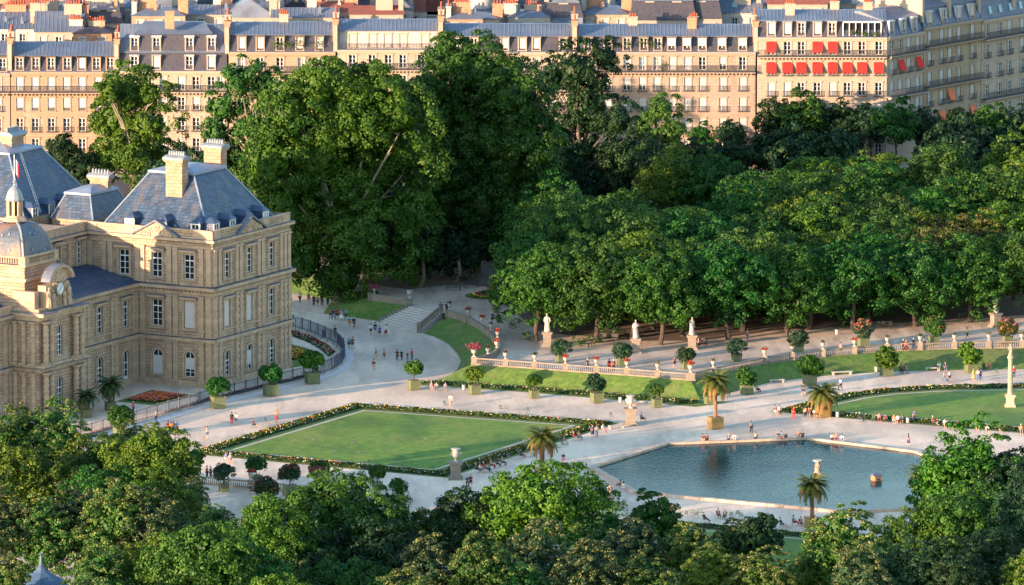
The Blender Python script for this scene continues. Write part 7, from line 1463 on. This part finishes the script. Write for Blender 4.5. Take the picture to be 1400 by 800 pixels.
def body(kind):
    if kind in PB: return PB[kind]
    J, L, Arm = pose(kind); V = [J['hip'], J['chest'], J['neck'], J['chin'], J['head'], (J['head'][0], J['head'][1], J['head'][2] + .09)]; E = [(0, 1), (1, 2), (2, 3), (3, 4), (4, 5)]; Rr = [(.15, .11), (.16, .11), .055, (.06, .07), (.078, .095), (.05, .06)]
    for leg in L: i = len(V); V += leg; E += [(0, i), (i, i + 1), (i + 1, i + 2), (i + 2, i + 3)]; Rr += [.085, .058, .038, .035]
    for a in Arm: i = len(V); V += a; E += [(1, i), (i, i + 1), (i + 1, i + 2), (i + 2, i + 3)]; Rr += [.055, .042, .03, .034]
    bm_ = skin_mesh('person', V, E, Rr, 0)
    # fingers, thumb, nose and ears as small closed forms merged into the body mesh
    A = MB()
    for a in Arm:
        w, h = Vector(a[2]), Vector(a[3]); d = (h - w).normalized(); s = d.cross(Vector((0, 1, .3))).normalized()
        for k, l in enumerate((.055, .07, .075, .065)): b0_ = h + s * (.03 - .02 * k); A.tube([b0_, b0_ + d * l * .6, b0_ + d * l + Vector((0, -.012, 0))], [.010, .009, .007], 4)
        A.tube([w.lerp(h, .5) + s * .03, w.lerp(h, .9) + s * .06], [.011, .008], 4)
    hd = Vector(J['head']); A.lathe([(.006, -.02), (.016, -.015), (.004, .025)], 4, hd + Vector((0, -.098, -.01)))
    for sx in (-1, 1): A.lathe([(.01, -.025), (.02, 0), (.01, .03)], 4, hd + Vector((sx * .078, .01, -.01)))
    vs_ = [tuple(v.co) for v in bm_.vertices] + A.v; n0 = len(bm_.vertices); fs = [tuple(p.vertices) for p in bm_.polygons] + [tuple(i + n0 for i in f) for f in A.f]
    me = bpy.data.meshes.new('person'); me.from_pydata(vs_, [], fs); me.materials.append(SKIN['fair']); me.polygons.foreach_set('use_smooth', [True] * len(fs)); me = me
    # top
    hip, ch, nk = J['hip'], J['chest'], J['neck']; V = [(hip[0], hip[1], hip[2] + .02), ch, (nk[0], nk[1], nk[2] - .05)]; E = [(0, 1), (1, 2)]; Rr = [(.18, .14), (.19, .14), (.09, .08)]
    for a in Arm: i = len(V); V += [a[0], tuple(Vector(a[0]).lerp(Vector(a[1]), .85))]; E += [(1, i), (i, i + 1)]; Rr += [.075, .062]
    top = skin_mesh('shirt', V, E, Rr, 0)
    def legs(fr, r0, r1):
        V = [hip]; E = []; Rr = [(.175, .14)]
        for leg in L:
            pts = [leg[0], leg[1], tuple(Vector(leg[1]).lerp(Vector(leg[2]), .9))] if fr > 1 else [leg[0], tuple(Vector(leg[0]).lerp(Vector(leg[1]), .85))]
            i = len(V); V += pts; E += [(0, i)] + [(i + k, i + k + 1) for k in range(len(pts) - 1)]; Rr += [r0] + [r1 + .012] * (len(pts) - 2) + [r1]
        return V, E, Rr
    tr = skin_mesh('trousers', *legs(2, .105, .062), 0); sh = skin_mesh('shorts', *legs(1, .11, .095), 0)
    A = MB(); n = 10; k1 = Vector(L[0][1]).lerp(Vector(L[1][1]), .5); hp = Vector(hip); rings = []
    for t, r in ((-.08, .14), (0, .19), (.5, .24), (1.05, .31)):
        c = hp.lerp(Vector((k1.x, k1.y, k1.z)), t); rings.append([(c.x + r * math.cos(2 * math.pi * k / n), c.y + r * .8 * math.sin(2 * math.pi * k / n), c.z) for k in range(n)])
    if kind in ('sit', 'lean', 'bask', 'floor'): skm = sh
    else: A.loft(rings[::-1]); skm = meshof(A, 'skirt', CM['red'])
    A = MB(); hd = Vector(J['head']); A.lathe([(.05, -.06), (.095, -.02), (.105, .04), (.085, .1), (.03, .135)], 9, hd + Vector((0, .022, .0)), sy=1.05); hr = meshof(A, 'hair', HAIR['dark'])
    A = MB(); A.lathe([(.04, -.24), (.075, -.16), (.1, -.04), (.108, .04), (.085, .1), (.03, .135)], 9, hd + Vector((0, .035, .0)), sy=.95); lh = meshof(A, 'long_hair', HAIR['dark'])
    A = MB(); c = Vector(ch); A.box(c + Vector((0, .2, .0)), (.28, .16, .40)); bag = meshof(A, 'backpack', CM['black'])
    PB[kind] = dict(body=me, shirt=top, trousers=tr, shorts=sh, skirt=skm, hair=hr, long=lh, bag=bag); return PB[kind]
PLAB = {}
def setm(o, m): o.material_slots[0].link = 'OBJECT'; o.material_slots[0].material = m
def person(px, py, z, kind, rz, top, bot, botc, where, hair='dark', long=False, bag=False, s=None, seat=0.0, skin='fair'):
    B = body(kind); verb = {'stand': 'standing', 'hip': 'standing', 'walk': 'walking', 'photo': 'taking a photo', 'sit': 'sitting', 'lean': 'leaning forward', 'bask': 'reclining', 'floor': 'sitting'}[kind]
    bt = {'trousers': 'trousers', 'shorts': 'shorts', 'skirt': 'skirt'}[bot]
    lab = f'person in {top} top and {botc} {bt} {verb} {where}' if not (bot == 'skirt' and top == botc) else f'person in a {top} dress {verb} {where}'
    p = at(px, py, z) if not seat else at(px, py, z + seat); p.z = z + seat; rd = random.Random(int(px * 7 + py)); s = s or rd.uniform(.95, 1.06)
    t = link('person', B['body'], None, lab, 'person', 'people in the garden', None, p, rz, s)
    setm(t, SKIN[skin]); setm(link('shirt', B['shirt'], t), CM[top]); setm(link(bot if bot != 'skirt' or kind in ('stand', 'hip', 'walk', 'photo') else 'shorts', B[bot], t), CM[botc]); setm(link('hair', B['long' if long else 'hair'], t), HAIR[hair])
    if bag: link('backpack', B['bag'], t)
    PLAB.setdefault(lab, []).append(t); return t
tr_, sh_, sk_ = 'trousers', 'shorts', 'skirt'; Pi = math.pi
W_ = [ # px py z pose rz top bottom colour where + options
 (452, 437, 0, 'walk', 2.6, 'red', tr_, 'black', 'leftmost by the dark bank'), (456, 438, 0, 'walk', 2.5, 'navy', tr_, 'denim', 'second in the group by the dark bank', {'bag': 1}), (460.5, 437, 0, 'walk', 2.8, 'maroon', tr_, 'black', 'third by the dark bank'), (467, 438.5, 0, 'walk', -.4, 'pink', sk_, 'white', 'fourth in the group by the dark bank', {'long': 1}), (473, 438, 0, 'walk', -.3, 'cyan', tr_, 'navy', 'rightmost by the dark bank'),
 (478, 449, 0, 'walk', .8, 'teal', sh_, 'orange', 'left of a pair below the dark bank'), (484, 449, 0, 'walk', .8, 'black', tr_, 'brown', 'right of a pair below the dark bank', {'bag': 1}),
 (507, 459, 0, 'hip', 1.2, 'white', sh_, 'black', 'leftmost of four at the stair foot'), (513, 457, 0, 'stand', .2, 'black', sh_, 'blue', 'second of four at the stair foot'), (519, 461, 0, 'stand', -.5, 'blue', sh_, 'navy', 'third of four at the stair foot'), (528, 460, 0, 'walk', -1.2, 'white', sk_, 'maroon', 'rightmost of four at the stair foot', {'long': 1}),
 (442, 464, 0, 'stand', .5, 'blue', tr_, 'navy', 'behind the curved railing'), (458, 462, 0, 'stand', -.5, 'black', tr_, 'black', 'outside the top of the curved railing'),
 (477, 477, 0, 'stand', .3, 'cyan', sh_, 'navy', 'left of a pair by the railing curve'), (482, 477.5, 0, 'stand', -.3, 'brown', sh_, 'black', 'right of a pair by the railing curve'),
 (514, 493, 0, 'walk', 1.2, 'grey', sh_, 'beige', 'on open gravel left of orange-top person'), (525, 493, 0, 'walk', 1.2, 'orange', sh_, 'brown', 'on the open gravel in the middle'), (543, 494, 0, 'stand', .5, 'black', tr_, 'black', 'left of dark pair near ball tree'), (549, 494, 0, 'walk', .6, 'black', tr_, 'navy', 'right of dark pair near ball tree'), (511, 508, 0, 'walk', 0, 'maroon', tr_, 'beige', 'alone on the gravel below the others'), (557, 496, 0, 'stand', 1, 'black', tr_, 'grey', 'just left of the neat ball tree'), (563, 494, 0, 'stand', 1, 'red', tr_, 'denim', 'behind the neat ball tree'),
 (602, 428.5, TZ, 'stand', 2.6, 'navy', tr_, 'beige', 'at the top of the stairs'), (611, 429.5, TZ, 'stand', 2.6, 'cyan', tr_, 'navy', 'at the top of the stair rail', {'bag': 1}), (673, 428, TZ, 'walk', 0, 'blue', sh_, 'beige', 'on the upper terrace below the round bed'), (673, 443, TZ, 'stand', -.6, 'navy', sh_, 'black', 'left of a pair behind the curved balustrade'), (682, 443, TZ, 'hip', -.9, 'black', tr_, 'black', 'right of a pair behind the curved balustrade'),
 (590, 533.5, 0, 'sit', .2, 'blue', sh_, 'beige', 'leftmost before the bank bedding'), (597, 534, 0, 'lean', -.2, 'pink', tr_, 'denim', 'second before the bank bedding'), (609, 534.5, 0, 'sit', .1, 'denim', tr_, 'grey', 'third before the bank bedding'), (616, 555.5, 0, 'walk', .3, 'white', tr_, 'beige', 'on the gravel above the lawn', {'bag': 1}),
 (397, 421, 0, 'stand', .5, 'black', tr_, 'navy', 'in the shade at the pavilion edge'), (410, 415, 0, 'walk', .5, 'white', tr_, 'black', 'in the shade, second from the pavilion'), (422, 415, 0, 'stand', .5, 'pink', sh_, 'orange', 'in the shade under the plane'), (429, 419, 0, 'hip', .5, 'navy', tr_, 'navy', 'in the shade by the plane trunk'), (434, 419, 0, 'walk', .5, 'beige', sh_, 'brown', 'in shade past the navy figure'), (440, 418.5, 0, 'stand', .5, 'maroon', tr_, 'black', 'in the shade left of the lime backpack'), (448, 418, 0, 'stand', .9, 'lime', tr_, 'black', 'in the shade, rightmost'),
 (922, 503.5, TZ, 'walk', 1.2, 'orange', sh_, 'black', 'behind the balustrade near the third statue'), (803, 506, TZ, 'stand', 1, 'black', tr_, 'navy', 'behind the balustrade left of the red pair'), (833, 508, TZ, 'stand', .5, 'maroon', tr_, 'red', 'left of a pair leaning at the balustrade'), (839, 508, TZ, 'stand', .3, 'maroon', tr_, 'black', 'right of a pair leaning at the balustrade'), (955, 474, TZ, 'sit', .3, 'maroon', tr_, 'black', 'on the bench beside the third statue'), (962, 473, TZ, 'sit', .3, 'white', tr_, 'maroon', 'on the bench by the third statue'), (1022, 467, TZ, 'stand', 2, 'grey', tr_, 'denim', 'at the grove edge past third statue'),
 (1036, 537, 0, 'sit', .6, 'white', tr_, 'navy', 'by the bushy boxed tree'), (858, 555, 0, 'sit', .2, 'white', sh_, 'beige', 'behind the vase pedestal'), (866, 556, 0, 'lean', .2, 'cyan', sh_, 'orange', 'just right behind the vase pedestal'), (878, 577, 0, 'sit', 1.4, 'blue', sh_, 'maroon', 'right of the vase pedestal'), (1027, 593, 0, 'stand', .4, 'grey', tr_, 'black', 'between the tall palm and the pond rim', {'long': 1}),
 (1098, 541, 0, 'walk', 2.4, 'black', sh_, 'navy', 'left of the short palm'), (1149, 534, 0, 'walk', -1, 'white', tr_, 'black', 'right of the short palm'), (1149.5, 485, TZ, 'stand', 0, 'pink', tr_, 'maroon', 'behind the balustrade left of the red oleander'), (1235, 480, TZ, 'stand', .2, 'black', tr_, 'black', 'leftmost behind the balustrade under the trees'), (1239, 480.5, TZ, 'stand', -.2, 'brown', tr_, 'maroon', 'second behind the balustrade under the trees'), (1249, 479, TZ, 'hip', 0, 'black', tr_, 'denim', 'behind the balustrade near the round oleander'), (1264, 473, TZ, 'sit', .4, 'white', sh_, 'black', 'left of the round oleander box'), (1322, 465, TZ, 'walk', 1.5, 'yellow', sh_, 'black', 'jogging on the terrace path'),
 (1232, 510.5, 0, 'sit', .2, 'maroon', tr_, 'black', 'left of a pair before the bank'), (1239, 510.5, 0, 'sit', .5, 'navy', tr_, 'grey', 'right of a pair before the bank'), (1284, 507, 0, 'sit', -.2, 'white', sh_, 'grey', 'on the stone bench end'), (1292, 507, 0, 'lean', .2, 'navy', tr_, 'denim', 'right of the stone bench'), (1291, 523.5, 0, 'sit', .9, 'cyan', tr_, 'blue', 'on the gravel by the right lawn'), (1298, 523, 0, 'walk', 1.2, 'white', sh_, 'black', 'on the gravel by the right lawn'),
 (1331, 521, 0, 'stand', .6, 'yellow', sk_, 'yellow', 'left of three by the right lawn', {'long': 1, 'hair': 'blond'}), (1337, 521.5, 0, 'hip', -.3, 'beige', tr_, 'denim', 'middle of three by the right lawn'), (1341, 521, 0, 'stand', -.6, 'denim', tr_, 'blue', 'right of three by the right lawn'), (1345, 506, 0, 'sit', .2, 'maroon', tr_, 'navy', 'before the bank, left of red figure'), (1353, 506, 0, 'sit', .1, 'red', sh_, 'red', 'before the bank near the column'), (1386, 518, 0, 'stand', .3, 'red', tr_, 'navy', 'just right of the marble column'),
 (1060, 567, 0, 'sit', .5, 'red', sh_, 'white', 'at the right lawn tip'), (1066, 567.5, 0, 'sit', .3, 'white', tr_, 'black', 'second at the right lawn tip'), (1085, 573, 0, 'stand', .3, 'red', tr_, 'red', 'left of the short palm box'), (1101, 570, 0, 'sit', .1, 'pink', tr_, 'navy', 'left of two by the short palm box'), (1106, 570, 0, 'lean', -.1, 'maroon', sh_, 'beige', 'right of pair by short palm box'), (1114, 571, 0, 'sit', .1, 'white', sh_, 'black', 'touching the short palm box'),
 (1176, 577, 0, 'sit', 1.2, 'black', tr_, 'navy', 'first in the row facing the pond'), (1202, 577, 0, 'sit', .2, 'pink', tr_, 'maroon', 'second in the row facing the pond'), (1210, 578, 0, 'lean', .2, 'maroon', tr_, 'black', 'third in the row facing the pond'), (1222, 579, 0, 'sit', .1, 'orange', sh_, 'white', 'fourth in the row facing the pond'), (1227, 580, 0, 'bask', -.2, 'white', sh_, 'red', 'fifth in the row facing the pond'), (1232.5, 579, 0, 'sit', 0, 'beige', sh_, 'denim', 'sixth in the row facing the pond'), (1250, 577, 0, 'stand', .2, 'blue', tr_, 'navy', 'upright in the row facing the pond'), (1277, 582, 0, 'bask', .9, 'red', sh_, 'black', 'eighth in the row facing the pond'),
 (1292, 585, 0, 'sit', .2, 'white', sh_, 'beige', 'above the big right tree, leftmost'), (1300, 588, 0, 'bask', .5, 'cyan', sh_, 'white', 'above the big right tree, second'), (1309, 588, 0, 'sit', 0, 'brown', tr_, 'black', 'above the big right tree, third'), (1335, 589, 0, 'sit', .2, 'blue', sh_, 'brown', 'above the right corner trees, alone'), (1349, 593, 0, 'lean', .3, 'white', sh_, 'pink', 'above the right corner trees, second'), (1368, 592, 0, 'sit', .1, 'teal', sh_, 'beige', 'above the right corner trees, third'), (1396, 593, 0, 'sit', .1, 'orange', tr_, 'grey', 'at the right edge by the lawn'),
 (1242, 610, 0, 'stand', 1.5, 'navy', sk_, 'navy', 'on the gravel above the right end of the pond', {'long': 1}),
 (845, 694, 0, 'sit', 2.2, 'pink', sh_, 'denim', 'beside the slim column'), (816, 692, 0, 'walk', 2.8, 'navy', sh_, 'navy', 'on the gravel left of the slim column', {'bag': 1}), (919, 702, 0, 'sit', 2.6, 'orange', sh_, 'beige', 'near pond edge, beside the little tree'), (964, 714, 0, 'bask', 1.0, 'black', tr_, 'black', 'below the pond'), (982, 709, 0, 'sit', .4, 'black', tr_, 'maroon', 'left of two below the pond'), (991, 710, 0, 'sit', -.3, 'green', tr_, 'black', 'right of two below the pond'), (1069, 722, 0, 'bask', 1.2, 'navy', sh_, 'denim', 'left of the pond palm'), (1086, 719, 0, 'sit', 1.4, 'denim', tr_, 'red', 'in the middle left of the pond palm'), (1095, 720, 0, 'sit', .3, 'navy', tr_, 'maroon', 'next to the pond palm box'),
 (712, 627, 0, 'sit', 2.2, 'navy', tr_, 'maroon', 'left of the lawn palm'), (770, 636, 0, 'stand', .2, 'navy', sh_, 'pink', 'right of the lawn palm trunk'), (772, 609, 0, 'sit', .8, 'grey', sh_, 'white', 'behind the lawn palm'), (786, 603, 0, 'bask', 1.0, 'red', sh_, 'beige', 'left of two right of the palm'), (792, 602, 0, 'sit', .8, 'orange', tr_, 'denim', 'right of two right of the palm'), (810, 598, 0, 'stand', .6, 'blue', sk_, 'navy', 'left of two at the lawn corner'), (816, 598.5, 0, 'hip', .4, 'beige', tr_, 'denim', 'right of two at the lawn corner'), (825, 592, 0, 'sit', .7, 'white', tr_, 'pink', 'at the right corner of the left lawn'),
 (652, 646, 0, 'sit', 1.9, 'maroon', tr_, 'black', 'first in the crowd right of the vase'), (657, 647, 0, 'sit', 1.2, 'white', sh_, 'denim', 'second in the crowd right of the vase'), (663, 645, 0, 'bask', 1.1, 'red', sh_, 'grey', 'third in the crowd right of the vase'), (668, 646, 0, 'sit', .5, 'cyan', tr_, 'black', 'fourth in the crowd right of the vase'), (672, 641, 0, 'sit', 1.1, 'orange', tr_, 'maroon', 'fifth in the crowd right of the vase'), (680, 639, 0, 'lean', .9, 'black', tr_, 'black', 'sixth in crowd by the vase'), (687, 637, 0, 'sit', 1.0, 'denim', tr_, 'navy', 'last in the crowd right of the vase'),
 (639, 668, 0, 'walk', 2.9, 'navy', tr_, 'black', 'left of a pair strolling below the vase'), (643.5, 667, 0, 'walk', 2.9, 'maroon', sh_, 'black', 'right of a pair strolling below the vase'), (552, 686, 0, 'sit', .8, 'navy', tr_, 'black', 'right of the narrow boxed tree'), (559, 687, 0, 'sit', .8, 'black', tr_, 'black', 'farther right of the narrow boxed tree'),
 (230, 593, 0, 'stand', .3, 'red', tr_, 'black', 'leftmost of the group by the near railing'), (234, 594, 0, 'stand', 0, 'orange', tr_, 'navy', 'second of the group by the near railing'), (237.5, 592, 0, 'stand', 2.6, 'grey', tr_, 'denim', 'third of the group by the near railing'), (242.5, 593, 0, 'stand', -.3, 'blue', tr_, 'navy', 'rightmost of the group by the near railing'), (213, 578, 0, 'stand', .4, 'beige', tr_, 'navy', 'alone against the near railing'), (182, 565, 0, 'stand', 1, 'red', tr_, 'navy', 'inside the railing by the palace lawn'),
 (317, 581, 0, 'stand', 2.9, 'black', tr_, 'red', 'left of a pair above the lawn'), (322.5, 581.5, 0, 'stand', 2.9, 'white', sh_, 'denim', 'right of a pair above the lawn'), (283, 601, 0, 'photo', -1.0, 'pink', sh_, 'denim', 'at the lawn corner'), (347, 585, 0, 'bask', 1.4, 'maroon', sh_, 'black', 'reading above the lawn'), (378, 578, 0, 'stand', -.8, 'orange', sk_, 'maroon', 'above the top edge of the lawn', {'long': 1}), (309, 632, 0, 'sit', .4, 'blue', sh_, 'white', 'left of pair below the lawn'), (315, 633, 0, 'sit', .3, 'cyan', sh_, 'blue', 'right of pair below the lawn'), (283, 655, TZ, 'stand', 1, 'orange', tr_, 'black', 'left of two behind the near balustrade'), (288, 655, TZ, 'stand', 1, 'navy', tr_, 'black', 'right of two behind the near balustrade'), (344, 676, TZ, 'bask', 1.6, 'black', tr_, 'black', 'on the shaded near terrace')]
for i, w in enumerate(W_):
    k = dict(w[9]) if len(w) > 9 else {}; k.setdefault('hair', ('dark', 'dark', 'brown', 'dark', 'blond', 'brown', 'grey')[i % 7]); k.setdefault('skin', 'brown' if i % 9 == 4 else 'fair')
    person(*w[:9], **k)
    if w[3] in ('sit', 'lean', 'bask') and 'bench' not in w[8]: p = at(w[0], w[1], w[2]); t = thing('garden_chair', 'chair under the person in %s %s' % (w[5], w[8]), 'chair', p, w[4], 'green metal garden chairs'); [link(n_, me, t) for n_, me in zip(('seat', 'backrest', 'frame'), CHM)]
RIMP = [(961, 602.5, 'black', 'pink', 'leftmost on the pond rim'), (966, 602.3, 'maroon', 'black', 'second on the pond rim'), (996, 601.2, 'navy', 'navy', 'left of a pair on the pond rim'), (1004, 601, 'white', 'beige', 'right of a pair on the pond rim'), (1033, 599.8, 'green', 'black', 'alone on the top rim of the pond'), (1064, 598.7, 'black', 'denim', 'left of three on the pond rim'), (1068.5, 598.5, 'cyan', 'navy', 'middle of three on the pond rim'), (1074, 598.3, 'grey', 'black', 'right of three on the pond rim'), (1091, 597.8, 'orange', 'beige', "left of pair at pond's top corner"), (1097, 597.6, 'black', 'black', "right of pair at pond's top corner"), (1138, 601, 'white', 'black', 'left of three on the sunlit rim'), (1143, 601.7, 'pink', 'maroon', 'middle of three on the sunlit rim'), (1151, 602.6, 'white', 'blue', 'right of three on the sunlit rim')]
for i, (x, y, a, b, w) in enumerate(RIMP): person(x, y, 0, 'floor', (2.9, .2, 3.3, .1)[i % 4] if i % 3 else .1, a, tr_ if i % 2 else sh_, b, w, hair=('dark', 'brown', 'blond')[i % 3], long=bool(i % 2), seat=.36)
person(848, 665.5, 0, 'floor', -1.6, 'black', tr_, 'black', 'at the near left rim of the pond', seat=.36); person(852, 667.5, 0, 'floor', -1.2, 'white', sh_, 'white', 'at the near left rim of the pond', seat=.36, long=True)
